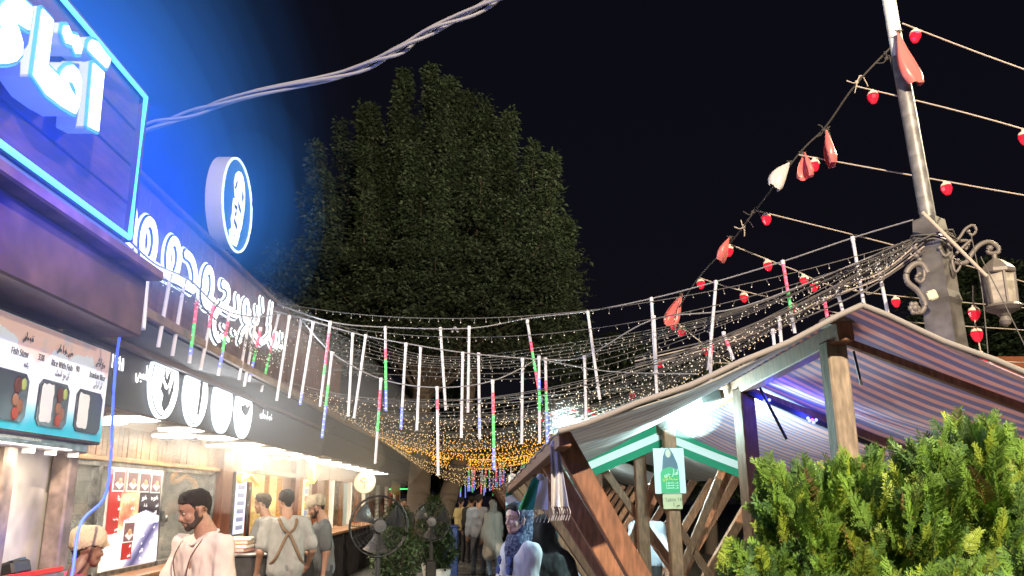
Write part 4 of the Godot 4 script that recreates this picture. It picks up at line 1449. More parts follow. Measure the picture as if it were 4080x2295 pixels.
	m2.tube(PackedVector3Array([Vector3(0.97, 2.45, -9.22), Vector3(0.99, 2.15, -9.25)]), 0.02, 6)
	part("housing", m2, X.white, l)
	omni("flood_lamp_light", Vector3(0.93, 2.5, -9.05), Color(0.85, 1.0, 1.0), 3.0, 0.08)
	# blue and red glints on a cord under the right slope
	l = thing("colour_lamp_cord", "dark cord with small blue and red lamps under the tent's right slope", "light string", Vector3(2.2, 2.15, -5.36))
	m2 = M.new()
	m2.bar(Vector3(1.8, 2.35, -5.36), Vector3(2.7, 1.95, -5.36), 0.03, 0.03)
	part("cord", m2, X.black, l)
	for k in 8:
		m2 = M.new()
		var f := [0.1, 0.12, 0.14, 0.43, 0.45, 0.48, 0.46, 0.42][k] as float
		m2.ball(Vector3(1.8, 2.34, -5.33).lerp(Vector3(2.7, 1.94, -5.33), f) + Vector3(0, -0.02 + 0.012 * (k % 3), 0.03), Vector3(0.012, 0.012, 0.012), 6)
		part("bulb", m2, X.dotred if k == 4 else X.dotblue, l)
	omni("colour_lamp_light", Vector3(2.2, 2.2, -5.25), Color(0.2, 0.25, 1.0), 0.12, 0.02)
	omni("colour_lamp_light", Vector3(1.93, 2.32, -5.25), Color(0.2, 0.25, 1.0), 0.08, 0.02)
	poster_and_table()


func poster_and_table() -> void:
	var r := ridge(8.2)
	var t := thing("poster", "white poster with a dark cloaked figure and green panel on the third tent post", "poster", Vector3(1.69, 1.69, -7.34))
	var m := M.new()
	m.box(Vector3(1.69, 1.89, -7.34), Vector3(0.28, 0.4, 0.008))
	part("sheet", m, mat(0.46, 0.5, 0.5, 0.5), t)
	var B := Basis(Vector3(1, 0, 0), Vector3(0, 1, 0), Vector3(0, 0, 1))
	var at := Vector3(1.69, 1.89, -7.335)
	m = M.new()
	m.prism(PackedVector2Array([Vector2(-0.07, -0.02), Vector2(-0.055, 0.12), Vector2(-0.03, 0.19), Vector2(0.01, 0.2), Vector2(0.04, 0.15), Vector2(0.075, 0.06), Vector2(0.085, -0.02)]), at, B, 0.003)
	part("cloaked_figure", m, mat(0.06, 0.09, 0.13, 0.6), t)
	m = M.new()
	m.ball(at + Vector3(-0.005, 0.155, 0.003), Vector3(0.028, 0.04, 0.003), 10)
	part("pale_shape", m, mat(0.45, 0.42, 0.34, 0.6), t)
	m = M.new()
	m.prism(PackedVector2Array([Vector2(-0.085, -0.195), Vector2(0.085, -0.195), Vector2(0.085, -0.02), Vector2(0.07, 0.005), Vector2(0.045, 0.02), Vector2(0, 0.035), Vector2(-0.045, 0.02), Vector2(-0.07, 0.005), Vector2(-0.085, -0.02)]), at + Vector3(0, 0, 0.002), B, 0.004)
	part("green_panel", m, mat(0.02, 0.25, 0.09, 0.5), t)
	m = M.new()
	write(m, "افطار نذری", at + Vector3(0.075, -0.035, 0.008), B, 0.05, 0.0035, 0.6)
	for k in 3:
		write(m, "سلام بر شما همه مهمان ها", at + Vector3(0.075, -0.11 - k * 0.022, 0.008), B, 0.014, 0.0016, 0.75)
	part("lettering", m, mat(0.6, 0.75, 0.62, 0.5), t)
	m = M.new()
	write(m, "شب یلدا باران", at + Vector3(0.07, -0.08, 0.008), B, 0.035, 0.003, 0.62)
	part("lettering", m, mat(0.65, 0.6, 0.1, 0.5), t)
	var p := thing("table_number", "small beige plate reading Table 16 below the poster", "sign", Vector3(1.7, 1.55, -7.33))
	m = M.new()
	m.box(Vector3(1.7, 1.62, -7.33), Vector3(0.175, 0.13, 0.008), Basis.IDENTITY, 0.002)
	part("plate", m, mat(0.42, 0.37, 0.22, 0.5), p)
	latin("lettering", "Table 16", Vector3(1.63, 1.635, -7.323), B, 0.03, mat(0.1, 0.09, 0.06, 0.5), p)
	m = M.new()
	write(m, "میز 1", Vector3(1.76, 1.58, -7.323), B, 0.035, 0.003, 0.8)
	part("lettering", m, mat(0.1, 0.09, 0.06, 0.5), p)
	var spots := [[5.0, 1.75], [6.5, 1.75], [9.0, 1.9]]
	for k in 3:
		var tb := thing("dining_table", "white-topped timber dining table, %s from the front inside the tent" % nth(k), "table", Vector3(spots[k][1], 0, -spots[k][0]), "tables in the dining tent")
		m = M.new()
		m.box(tb.position + Vector3(0, 0.76, 0), Vector3(0.75, 0.035, 1.1), Basis.IDENTITY, 0.008)
		part("table_top", m, X.white, tb)
		for sx in [-0.3, 0.3]:
			for sz in [-0.45, 0.45]:
				m = M.new()
				m.box(tb.position + Vector3(sx, 0.37, sz), Vector3(0.06, 0.74, 0.06))
				part("leg", m, X.timber2, tb)
		for s in [-1.0, 1.0]:
			var bn := thing("bench", "timber bench on the %s side of the %s dining table" % ["lane" if s < 0 else "hedge", nth(k)], "bench", tb.position + Vector3(s * 0.66, 0, 0), "benches in the dining tent")
			m = M.new()
			m.box(bn.position + Vector3(0, 0.44, 0), Vector3(0.3, 0.04, 1.2), Basis.IDENTITY, 0.006)
			part("seat", m, X.timber, bn)
			for sz in [-0.5, 0.5]:
				m = M.new()
				m.box(bn.position + Vector3(0, 0.21, sz), Vector3(0.26, 0.42, 0.05))
				part("leg", m, X.timber2, bn)


func far_tents() -> void:
	# the tents behind keep the same line down the lane
	for k in 4:
		var d0 := 7.95 + k * 5.2
		var t := thing("dining_tent", "%s dining tent behind the near one, with pale cloth and crossed legs" % nth(k + 1), "tent", Vector3(1.5, 0, -d0 - 2.2), "dining tents down the lane")
		for s in [-1.0, 1.0]:
			var rows := []
			for j in 5:
				var line := PackedVector3Array()
				for i in 8:
					var d := d0 + i * 0.64
					line.append(Vector3(1.75 + s * j / 4.0 * 1.45, 2.42 - j / 4.0 * 0.55 - 0.03 * sin(d * 4.0) * sin(PI * j / 4.0), -d))
				rows.append(line)
			var m := M.new()
			m.sheet(rows, 0.006)
			part("cloth_roof", m, cloth(Color(0.62, 0.6, 0.58), Color(0.5, 0.5, 0.52), 40, 10 + k), t)
		for i in 5:
			var d := d0 + 0.1 + i * 1.05
			for s in [-1.0, 1.0]:
				var m := M.new()
				m.bar(Vector3(1.75 + s * 1.42, 1.88, -d + s * 0.05), Vector3(1.75 + s * 0.1, 0, -d + s * 0.05), 0.1, 0.09, Vector3(0, 0, 1), 0.005)
				part("leg", m, X.timber if i % 2 else X.timber2, t)
		var m3 := M.new()
		m3.bar(Vector3(1.75, 2.36, -d0), Vector3(1.75, 2.36, -d0 - 4.5), 0.08, 0.1)
		part("ridge_beam", m3, X.timber2, t)
		for d in [d0 + 0.1, d0 + 4.4]:
			m3 = M.new()
			m3.box(Vector3(1.75 if d > d0 + 1 else 1.56, 1.15, -d), Vector3(0.11, 2.3, 0.11), Basis.IDENTITY, 0.006)
			part("post", m3, X.timber, t)
		if k < 2:
			var l := thing("strip_lamp", "added white strip lamp in the %s dining tent, lighting the lane paving" % nth(k + 1), "lamp", Vector3(1.8, 2.15, -d0 - 1.5))
			m3 = M.new()
			m3.box(Vector3(1.8, 2.18, -d0 - 1.5), Vector3(0.3, 0.04, 0.06), Basis.IDENTITY, 0.01)
			part("lamp_tube", m3, glow(0.9, 1.0, 1.0, 5.0), l)
			m3 = M.new()
			m3.box(Vector3(1.8, 2.24, -d0 - 1.5), Vector3(0.03, 0.09, 0.03))
			part("hanger", m3, X.black, l)
			omni("strip_lamp_light", Vector3(1.8, 2.12, -d0 - 1.5), Color(0.9, 1.0, 0.98), 5.0, 0.08)  # added lamp, put in to light the lane and its paving
	# cloths hung on the tent corners
	hanging_cloth("striped fringed scarf hanging from the near tent's left front corner", Vector3(0.355, 1.93, -4.0), 0.08, 0.3, ["grey", "white", "grey", "blue"], 0.2)
	hanging_cloth("green, white and black flag cloth hanging beside the striped scarf", Vector3(0.31, 1.78, -4.4), 0.16, 0.17, ["green", "white"], -0.25)
	hanging_cloth("worn beige scarf hanging from the second tent's front corner", Vector3(0.28, 1.88, -7.85), 0.12, 0.28, ["white", "grey", "white"], 0.1)


func hanging_cloth(label: String, at: Vector3, w: float, h: float, bands: Array, skew: float) -> void:
	var t := thing("hanging_cloth", label, "cloth", at)
	var n := bands.size()
	for k in n:
		var rows := []
		for i in 9:
			var line := PackedVector3Array()
			for j in 5:
				var f := (k + j / 4.0) / n
				var s := i / 8.0
				line.append(at + Vector3((f - 0.5) * w * (0.5 + 0.5 * s) + skew * s * h * (0.3 if skew > 0 else 1.0), -s * h, 0.03 * sin(f * 11.0 + s * 3.0) * s))
			rows.append(line)
		var m := M.new()
		m.sheet(rows, 0.003)
		part("band", m, {"grey": X.greycloth, "white": X.whitecloth, "green": X.greencloth, "blue": X.bluecloth}[bands[k]], t)
	var f2 := M.new()
	for j in 9:
		var f := j / 8.0
		var p := at + Vector3((f - 0.5) * w + skew * h * (0.3 if skew > 0 else 1.0), -h, 0.03 * sin(f * 11.0 + 3.0))
		f2.tube(smoothpath([p, p + Vector3(0.008, -0.03, 0.004), p + Vector3(-0.004, -0.065, 0)], 3), 0.002, 4)
	part("fringe", f2, X.greycloth, t)
	var loop := M.new()
	loop.ball(at, Vector3(0.022, 0.02, 0.02), 8)
	part("knot", loop, X.greycloth, t)


func lamp_post() -> void:
	var base := Vector3(3.33, 0, -5.5)
	var t := thing("lamp_post", "grey ornate lamp post with scrolls and a lantern behind the tent", "lamp post", base)
	var tw := Basis(Vector3.UP, 0.62)
	var m := M.new()
	var prof := [[0.0, 0.17], [2.98, 0.135], [3.02, 0.15], [3.08, 0.135], [3.4, 0.135], [3.46, 0.15], [3.5, 0.13], [3.64, 0.115], [3.66, 0.06]]
	for i in prof.size() - 1:
		for k in 4:
			var a := []
			for e in [[i, k], [i, k + 1], [i + 1, k + 1], [i + 1, k]]:
				var an: float = PI / 4 + e[1] * PI / 2
				a.append(base + tw * Vector3(cos(an) * prof[e[0]][1], prof[e[0]][0], sin(an) * prof[e[0]][1]))
			var nn := tw * Vector3(cos(PI / 2 + k * PI / 2), 0, sin(PI / 2 + k * PI / 2))
			m.quad(a[0], a[1], a[2], a[3], nn + Vector3(0, 0.01, 0))
	part("plinth", m, X.greypaint, t)
	m = M.new()
	m.tube(PackedVector3Array([base + Vector3(0, 3.6, 0), base + Vector3(-0.04, 5.0, 0)]), 0.056, 14)
	part("pole", m, X.poles, t)
	m = M.new()
	m.tube(PackedVector3Array([base + Vector3(-0.04, 5.0, 0), base + Vector3(-0.07, 6.6, 0)]), 0.05, 14)
	part("pole", m, X.white, t)
	var curls := [["3.17,3.19 3.14,3.25 3.08,3.25 3.02,3.19 3.02,3.12 3.08,3.06 3.11,3.00 3.12,2.95 3.08,2.90 3.04,2.93", 0.024, 0.15], ["3.15,3.21 3.14,3.15 3.11,3.12 3.08,3.15 3.11,3.18", 0.015, 0.15], ["3.43,3.43 3.53,3.49 3.60,3.57 3.66,3.60 3.68,3.56 3.64,3.52 3.62,3.55", 0.012, 0.0],
		["3.42,3.37 3.45,3.35 3.49,3.31 3.56,3.31 3.61,3.37 3.68,3.44 3.76,3.47 3.82,3.43 3.82,3.39 3.76,3.38 3.74,3.40 3.76,3.42", 0.02, 0.0], ["3.53,3.47 3.59,3.47 3.58,3.42 3.53,3.39", 0.013, 0.02], ["3.54,3.44 3.43,3.35 3.38,3.29 3.39,3.20 3.44,3.26 3.42,3.29", 0.011, 0.13], ["3.36,3.42 3.38,3.36 3.33,3.32 3.3,3.38", 0.012, 0.13]]
	for q in curls:
		var pts := []
		for p in dh(q[0]): pts.append(Vector3(p.x, p.y, -5.5 + q[2]))
		m = M.new()
		m.tube(smoothpath(pts, 5), q[1], 8, false, 0.75)
		m.ball(pts[pts.size() - 1], Vector3(1, 1, 1) * q[1] * 1.3, 8)
		part("scroll", m, X.iron, t)
	m = M.new()
	for k in 6:
		var a := TAU * k / 6
		m.ball(Vector3(3.04 + cos(a) * 0.025, 2.93 + sin(a) * 0.03, -5.35), Vector3(0.025, 0.025, 0.016), 6)
	for k in 5:
		m.ball(Vector3(3.12 + 0.02 * (k % 2), 3.26 + k * 0.03, -5.37), Vector3(0.022, 0.022, 0.022), 6)
	part("iron_flower", m, X.iron, t)
	var c := Vector3(3.785, 0, -5.5)
	m = M.new()
	m.lathe(c, PackedVector2Array([Vector2(0.0, 3.39), Vector2(0.018, 3.37), Vector2(0.016, 3.34), Vector2(0.05, 3.32), Vector2(0.095, 3.28), Vector2(0.112, 3.26), Vector2(0.12, 3.25), Vector2(0.12, 3.225), Vector2(0.11, 3.215)]), 8, Basis.IDENTITY, true)
	var lan := part("lantern", m, X.iron, t)
	m = M.new()
	m.lathe(c, PackedVector2Array([Vector2(0.105, 3.215), Vector2(0.094, 2.985)]), 6, Basis(Vector3.UP, 0.3), true)
	part("lantern_glass", m, textured(mat(0.62, 0.58, 0.5, 0.4), blotch, Vector3(3, 3, 3)), lan)
	for k in 6:
		m = M.new()
		var a := 0.3 + TAU * k / 6
		m.bar(c + Vector3(cos(-a) * 0.108, 3.22, sin(-a) * 0.108), c + Vector3(cos(-a) * 0.096, 2.98, sin(-a) * 0.096), 0.014, 0.014)
		part("glazing_bar", m, X.iron, lan)
	m = M.new()
	m.lathe(c, PackedVector2Array([Vector2(0.11, 2.99), Vector2(0.13, 2.97), Vector2(0.1, 2.945), Vector2(0.05, 2.92), Vector2(0.03, 2.9), Vector2(0.042, 2.87), Vector2(0.028, 2.84), Vector2(0.0, 2.82)]), 10)
	part("lantern_base", m, X.iron, lan)
	m = M.new()
	m.box(Vector3(3.17, 3.02, -5.33), Vector3(0.075, 0.07, 0.03), Basis(Vector3(0, 0, 1), 0.3), 0.01)
	part("junction_box", m, mat(0.62, 0.58, 0.42, 0.5), t)
	m = M.new()
	for k in 5:
		var r := 0.165 + 0.008 * (k % 3)
		var ring := PackedVector3Array()
		for a in 12:
			ring.append(base + Vector3(cos(TAU * a / 12) * r * 0.85, 3.44 + 0.014 * k + 0.02 * sin(a * 1.7 + k), sin(TAU * a / 12) * r))
		m.tube(ring, 0.007, 5, true)
	part("wound_wire", m, X.wire, t)


# a leaf clump: some small pointed leaves round a twig
func leaf_clump(n: int, spread: float, size: float, seed_: int) -> ArrayMesh:
	var r := RandomNumberGenerator.new()
	r.seed = seed_
	var m := M.new()
	for k in n:
		var at := Vector3(r.randf_range(-1, 1), r.randf_range(-0.6, 1), r.randf_range(-1, 1)) * spread
		var dir := (at.normalized() * 0.6 + Vector3(r.randf_range(-1, 1), r.randf_range(-0.7, 0.4), r.randf_range(-1, 1))).normalized()
		var side := dir.cross(Vector3(r.randf_range(-0.6, 0.6), 1, r.randf_range(-0.6, 0.6))).normalized()
		var up := side.cross(dir)
		var l := size * r.randf_range(0.7, 1.25)
		var w := l * 0.3
		var mid := at + dir * l * 0.45
		var g := r.randf_range(0.75, 1.25)
		m.tint = Color(g, g, g)
		var tip := at + dir * l - up * l * 0.12
		m.tri(at, mid + side * w + up * w * 0.2, tip, up)
		m.tri(at, mid - side * w + up * w * 0.2, tip, up)
	return m.mesh()


func scatter(called: String, parent: Node3D, mesh: Mesh, mt: Material, where: Array, tints: Array) -> void:
	var mm := MultiMesh.new()
	mm.transform_format = MultiMesh.TRANSFORM_3D
	mm.use_colors = true
	mm.mesh = mesh
	mm.instance_count = where.size()
	for i in where.size():
		var tr: Transform3D = where[i]
		tr.origin -= parent.position
		mm.set_instance_transform(i, tr)
		mm.set_instance_color(i, tints[i])
	var o := MultiMeshInstance3D.new()
	o.name = called
	o.multimesh = mm
	o.material_override = mt
	o.set_meta("kind", "stuff")
	parent.add_child(o, true)


func trees() -> void:
	var base := Vector3(-1.72, 0, -20.0)
	var t := thing("big_tree", "big dark green tree with upright shoots rising over the light strings", "tree", base)
	var m := M.new()
	m.tube(smoothpath([base + Vector3(-0.05, -0.05, 0), base + Vector3(0, 0.5, 0), base + Vector3(0.15, 1.6, 0), base + Vector3(0.2, 3.0, 0), base + Vector3(0.2, 4.6, 0.0), base + Vector3(0.25, 6.5, 0)], 5), 0.34, 12, false, 0.6)
	part("trunk", m, X.bark, t)
	m = M.new()
	m.tube(smoothpath([base + Vector3(0.55, -0.05, 0.2), base + Vector3(0.75, 1.2, 0.2), base + Vector3(1.15, 2.6, 0.1), base + Vector3(1.35, 4.2, 0), base + Vector3(1.6, 6.0, -0.2)], 5), 0.26, 10, false, 0.6)
	part("trunk", m, X.bark, t)
	rng.seed = 77
	# crown: upright shoots with leaf clumps; silhouette half widths by height
	var limbs := M.new()
	var at := []
	var tints := []
	var shoots := [[0.32, 0.0, 13.3, 0.5], [-0.45, 0.2, 13.0, 0.5], [0.85, 0.3, 12.7, 0.5], [1.9, 0.2, 11.9, 0.42], [2.5, 0.5, 11.7, 0.42], [3.1, 0.3, 10.9, 0.5], [3.6, 0.4, 10.5, 0.45], [-1.5, 0.4, 11.9, 0.4], [-2.1, 0.2, 11.4, 0.4], [-2.7, 0.3, 10.8, 0.45], [1.35, 0.4, 12.2, 0.45], [3.9, 0.0, 8.9, 0.5], [-2.9, 0.1, 9.6, 0.5], [0.2, 1.6, 10.2, 0.55], [0.6, 1.8, 9.2, 0.6], [1.7, 1.5, 10.0, 0.5]]
	for k in 74:
		var h := 6.6 + 5.6 * sqrt(rng.randf())
		var lo := lerpf(-2.9, -0.6, pow(clampf((h - 9.8) / 3.3, 0, 1), 1.3))
		var hi := lerpf(4.0, 1.3, pow(clampf((h - 9.0) / 3.6, 0, 1), 1.1))
		shoots.append([rng.randf_range(lo, hi), rng.randf_range(-2.4, 2.4) * clampf((14.5 - h) / 6.0, 0.3, 1), h, rng.randf_range(0.4, 0.75)])
	for s in shoots:
		var top := base + Vector3(s[0], s[2], s[1])
		var l := rng.randf_range(2.6, 4.6)
		var low := base + Vector3(0.4 + (s[0] - 0.4) * 0.86, maxf(4.8 + rng.randf() * 0.8, s[2] - l), s[1] * 0.85)
		limbs.tube(smoothpath([base + Vector3(0.25, 4.0, 0), base.lerp(low, 0.5) + Vector3(0.1, 2.6, 0), low.lerp(top, 0.3), top], 3), 0.06, 5, false, 0.1)
		var n := int(low.distance_to(top) * 62.0 * s[3])
		var shade := rng.randf_range(0.75, 1.2)
		for i in n:
			var f := sqrt(rng.randf()) if rng.randf() < 0.5 else rng.randf()
			var wide: float = s[3] * (0.55 + 0.45 * sin(f * 3.0)) * (1.0 - pow(f, 1.7) * 0.9)
			var an := rng.randf() * TAU
			var rr := wide * sqrt(rng.randf()) * (0.8 + 0.3 * sin(an * 3.0 + f * 12.0))
			var p := low.lerp(top, f) + Vector3(cos(an) * rr, rng.randf_range(-0.1, 0.1), sin(an) * rr)
			at.append(Transform3D(Basis(Vector3.UP, rng.randf() * TAU) * Basis(Vector3.RIGHT, rng.randf_range(-0.5, 0.5)) * rng.randf_range(0.7, 1.15), p))
			var g := rng.randf_range(0.75, 1.2) * shade
			tints.append(Color(0.062 * g, 0.092 * g * rng.randf_range(0.9, 1.1), 0.05 * g))
	for k in 2600:   # the bushy foot of the crown
		var x := rng.randf_range(-3.2, 4.1)
		var p := base + Vector3(x, rng.randf_range(5.0, 7.4) - 0.05 * absf(x), rng.randf_range(-2.6, 2.6))
		at.append(Transform3D(Basis(Vector3.UP, rng.randf() * TAU) * rng.randf_range(0.8, 1.2), p))
		var g := rng.randf_range(0.6, 1.1)
		tints.append(Color(0.055 * g, 0.08 * g, 0.045 * g))
	part("limbs", limbs, X.bark, t)
	scatter("crown", t, leaf_clump(18, 0.16, 0.12, 5), X.leaf, at, tints)
	dark_tree("dark round tree behind the light strings right of the big tree", Vector3(4.6, 0, -27.0), 6.6, 2.6, 61)
	dark_tree("dark tree behind the second dining tent's roof", Vector3(6.6, 0, -24.0), 5.2, 2.4, 62)
	dark_tree("dark tree behind the lamp post at the right edge", Vector3(16.5, 0, -25.0), 8.6, 3.0, 63)
	dark_tree("dark tree filling the end of the lane beneath the warm lights", Vector3(0.8, 0, -44.0), 6.2, 3.4, 64)
	dark_tree("slim dark tree beyond the leaning trunks", Vector3(-2.2, 0, -38.0), 6.6, 2.6, 65)
	# tiled roof glimpsed behind the lamp post
	var h := thing("tiled_house", "low house with a reddish roof behind the lamp post at the right edge", "house", Vector3(9.5, 0, -13.0))
	var mw := M.new()
	mw.box(Vector3(9.8, 1.4, -13.6), Vector3(4.0, 2.8, 3.0))
	part("wall", mw, X.cream, h)
	for i in 7:
		mw = M.new()
		mw.bar(Vector3(7.6, 2.9 + i * 0.17, -12.0 - i * 0.3), Vector3(12.2, 2.9 + i * 0.17, -12.0 - i * 0.3), 0.4, 0.05, Vector3(0, 0.87, 0.5), 0.01)
		part("tile", mw, X.redpost, h)
	# potted shrubs by the trunks
	var spots := [[-1.62, 15.5, 1.15, "bushy green shrub in a white pot in front of the big tree's trunk"], [-1.05, 17.5, 1.3, "dark shrub in a white pot between the two trunks"], [-1.35, 13.2, 0.9, "green shrub beside the black pedestal fan"], [-0.85, 16.2, 0.7, "low shrub in a white pot at the edge of the bright paving"]]
	for q in spots:
		var b := Vector3(q[0], 0, -q[1])
		var s := thing("potted_shrub", q[3], "plant", b)
		m = M.new()
		m.lathe(b, PackedVector2Array([Vector2(0.0, 0.0), Vector2(0.17, 0.0), Vector2(0.24, 0.34), Vector2(0.26, 0.36), Vector2(0.23, 0.37)]), 14)
		part("pot", m, X.white, s)
		m = M.new()
		for k in 6:
			m.tube(PackedVector3Array([b + Vector3(0, 0.3, 0), b + Vector3(cos(k) * 0.25, 0.3 + q[2] * 0.7, sin(k) * 0.25)]), 0.012, 5, false, 0.4)
		part("stem", m, X.bark, s)
		var a2 := []
		var t2 := []
		for k in 240:
			var f := rng.randf()
			var w := 0.36 * sin(PI * (0.15 + 0.8 * f))
			a2.append(Transform3D(Basis(Vector3.UP, rng.randf() * TAU) * rng.randf_range(0.5, 0.8), b + Vector3(rng.randf_range(-1, 1) * w, 0.4 + f * q[2], rng.randf_range(-1, 1) * w)))
			var g := rng.randf_range(0.6, 1.2)
			t2.append(Color(0.04 * g, 0.075 * g, 0.025 * g))
		scatter("foliage", s, leaf_clump(12, 0.12, 0.1, 8), X.leaf, a2, t2)


func dark_tree(label: String, b: Vector3, high: float, r: float, seed_: int) -> void:
	rng.seed = seed_
	var t := thing("tree", label, "tree", b, "")
	var m := M.new()
	m.tube(smoothpath([b, b + Vector3(0.1, high * 0.3, 0), b + Vector3(0, high * 0.65, 0)], 4), 0.2, 8, false, 0.5)
	for k in 7:
		var a := TAU * k / 7
		m.tube(PackedVector3Array([b + Vector3(0, high * 0.4, 0), b + Vector3(cos(a) * r * 0.6, high * (0.6 + 0.04 * k), sin(a) * r * 0.6)]), 0.07, 6, false, 0.3)
	part("trunk", m, X.bark, t)
	var at := []
	var tints := []
	for k in 1700:
		var f := pow(rng.randf(), 0.8)
		var w := r * sqrt(maxf(0.05, 1.0 - pow(absf(f * 2.0 - 0.85) / 1.2, 2.0)))
		var a := rng.randf() * TAU
		var d := w * sqrt(rng.randf()) * (0.85 + 0.25 * sin(a * 5.0 + f * 9.0))
		at.append(Transform3D(Basis(Vector3.UP, rng.randf() * TAU) * rng.randf_range(1.0, 1.8), b + Vector3(cos(a) * d, high * 0.3 + f * high * 0.72, sin(a) * d)))
		var g := rng.randf_range(0.6, 1.2)
		tints.append(Color(0.035 * g, 0.055 * g, 0.03 * g))
	scatter("crown", t, leaf_clump(14, 0.2, 0.15, seed_), X.leaf, at, tints)


# a flat feathery spray of thuja: a bent axis with twigs in one plane, each with scale-leaf tips
func thuja_spray(seed_: int) -> ArrayMesh:
	var r := RandomNumberGenerator.new()
	r.seed = seed_
	var m := M.new()
	var L := 0.125
	for i in 15:
		var f := (i + 1) / 16.0
		for s in [-1.0, 1.0]:
			var p := Vector3(0.008 * sin(f * 4.0), L * f, 0.012 * f * f)
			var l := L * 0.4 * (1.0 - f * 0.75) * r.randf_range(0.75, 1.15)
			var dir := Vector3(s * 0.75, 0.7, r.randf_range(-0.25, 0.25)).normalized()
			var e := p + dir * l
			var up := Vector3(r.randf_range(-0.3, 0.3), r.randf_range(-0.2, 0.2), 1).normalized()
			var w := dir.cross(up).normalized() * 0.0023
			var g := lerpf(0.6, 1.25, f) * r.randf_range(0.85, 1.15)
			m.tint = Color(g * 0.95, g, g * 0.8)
			m.tri(p - w, p + w, e, up)
			for q in 4:
				var u := 0.25 + q * 0.2
				var p2 := p.lerp(e, u)
				for s2 in [-1.0, 1.0]:
					var d2: Vector3 = (dir * 0.75 + Vector3(-dir.y, dir.x, 0) * s2 * 0.7).normalized()
					var w2: Vector3 = d2.cross(up).normalized() * 0.0019
					g *= 1.03
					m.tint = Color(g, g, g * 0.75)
					m.tri(p2 - w2, p2 + w2, p2 + d2 * l * 0.36 * (1.1 - u * 0.6), up)
	m.tint = Color(0.9, 0.6, 0.4)
	m.tube(PackedVector3Array([Vector3.ZERO, Vector3(0.004, L * 0.5, 0.004), Vector3(0, L, 0.012)]), 0.0016, 3, false, 0.3)
	return m.mesh()


func hedge() -> void:
	rng.seed = 5
	var b := Vector3(1.5, 0, -2.45)
	var t := thing("thuja_bush", "big feathery thuja bush filling the lower right corner", "bush", b)
	var stems := M.new()
	var plumes := []
	# upright plumes: foot, tip, radius
	var tops := [[0.62, 1.42, -2.3, 0.16], [0.74, 1.6, -2.25, 0.17], [0.86, 1.82, -2.3, 0.17], [0.98, 1.87, -2.35, 0.16], [1.1, 1.9, -2.35, 0.17], [1.2, 1.84, -2.25, 0.16], [1.3, 1.93, -2.3, 0.17], [1.43, 1.99, -2.3, 0.17], [1.52, 1.97, -2.4, 0.16], [1.62, 1.9, -2.3, 0.16], [1.75, 1.86, -2.3, 0.18], [1.9, 1.9, -2.4, 0.2], [2.1, 1.8, -2.5, 0.2],
		[0.72, 1.3, -1.95, 0.17], [0.9, 1.5, -1.95, 0.18], [1.05, 1.62, -1.95, 0.18], [1.2, 1.6, -1.9, 0.18], [1.35, 1.66, -1.95, 0.18], [1.5, 1.64, -1.95, 0.17], [0.8, 1.24, -1.8, 0.16], [1.0, 1.36, -1.75, 0.17], [1.2, 1.38, -1.75, 0.17], [1.38, 1.4, -1.8, 0.17], [0.66, 1.2, -2.15, 0.16], [1.0, 1.7, -2.65, 0.18], [1.3, 1.8, -2.7, 0.18], [1.6, 1.8, -2.8, 0.2]]
	var sprays := [[], [], []]
	var tints := [[], [], []]
	for q in tops:
		q[1] -= 0.15 if q[0] > 0.9 else 0.1
		q[3] += 0.045
		var top := Vector3(q[0], q[1], q[2])
		var foot := Vector3(lerpf(1.35, q[0], 0.75), q[1] - 0.75, lerpf(-2.35, q[2], 0.8))
		stems.tube(smoothpath([Vector3(1.4 + (q[0] - 1.4) * 0.2, 0.0, -2.4), foot.lerp(top, 0.2), top - Vector3(0, 0.04, 0)], 4), 0.012, 5, false, 0.25)
		var n := 420
		for k in n:
			var f := 1.0 - pow(rng.randf(), 1.5)
			var axis := foot.lerp(top, f)
			var an := rng.randf() * TAU
			var rad: float = q[3] * (1.0 - pow(f, 3.0) * 0.7) * (0.4 + 0.65 * sqrt(rng.randf())) * (0.85 + 0.3 * sin(an * 3.0 + f * 9.0))
			var out := Vector3(cos(an), 0, sin(an))
			var dir := (out * lerpf(0.9, 0.25, f) + Vector3(rng.randf_range(-0.25, 0.25), rng.randf_range(0.35, 1.0), rng.randf_range(-0.25, 0.25))).normalized()
			var side := dir.cross(Vector3(rng.randf_range(-1, 1), rng.randf_range(-0.3, 0.3), rng.randf_range(-1, 1))).normalized()
			var i := rng.randi() % 3
			sprays[i].append(Transform3D(Basis(side, dir, side.cross(dir)) * rng.randf_range(0.42, 1.05), axis + out * rad - dir * 0.05))
			var g := rng.randf_range(0.75, 1.2)
			var yel := rng.randf()
			var c := Color(0.12 * g, 0.24 * g, 0.04 * g) if yel < 0.62 else (Color(0.21 * g, 0.3 * g, 0.04 * g) if yel < 0.85 else Color(0.07 * g, 0.16 * g, 0.05 * g))
			if rng.randf() < 0.02: c = Color(0.2, 0.13, 0.06)
			tints[i].append(c)
	part("stem", stems, X.bark, t)
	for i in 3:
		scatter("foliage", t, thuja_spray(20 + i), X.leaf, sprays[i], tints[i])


func bulb_shape(t: Node3D) -> void:
	var m := M.new()
	m.lathe(V0, PackedVector2Array([Vector2(0.0, 0.0), Vector2(0.014, -0.002), Vector2(0.016, -0.016), Vector2(0.034, -0.026), Vector2(0.04, -0.038), Vector2(0.042, -0.046), Vector2(0.0, -0.047)]), 12)
	part("cap", m, X.bulbcap, t, true)
	m = M.new()
	m.lathe(V0, PackedVector2Array([Vector2(0.04, -0.046), Vector2(0.044, -0.062), Vector2(0.036, -0.09), Vector2(0.02, -0.118), Vector2(0.0, -0.126)]), 9, Basis.IDENTITY, true)
	part("bulb", m, X.bulbred, t, true)


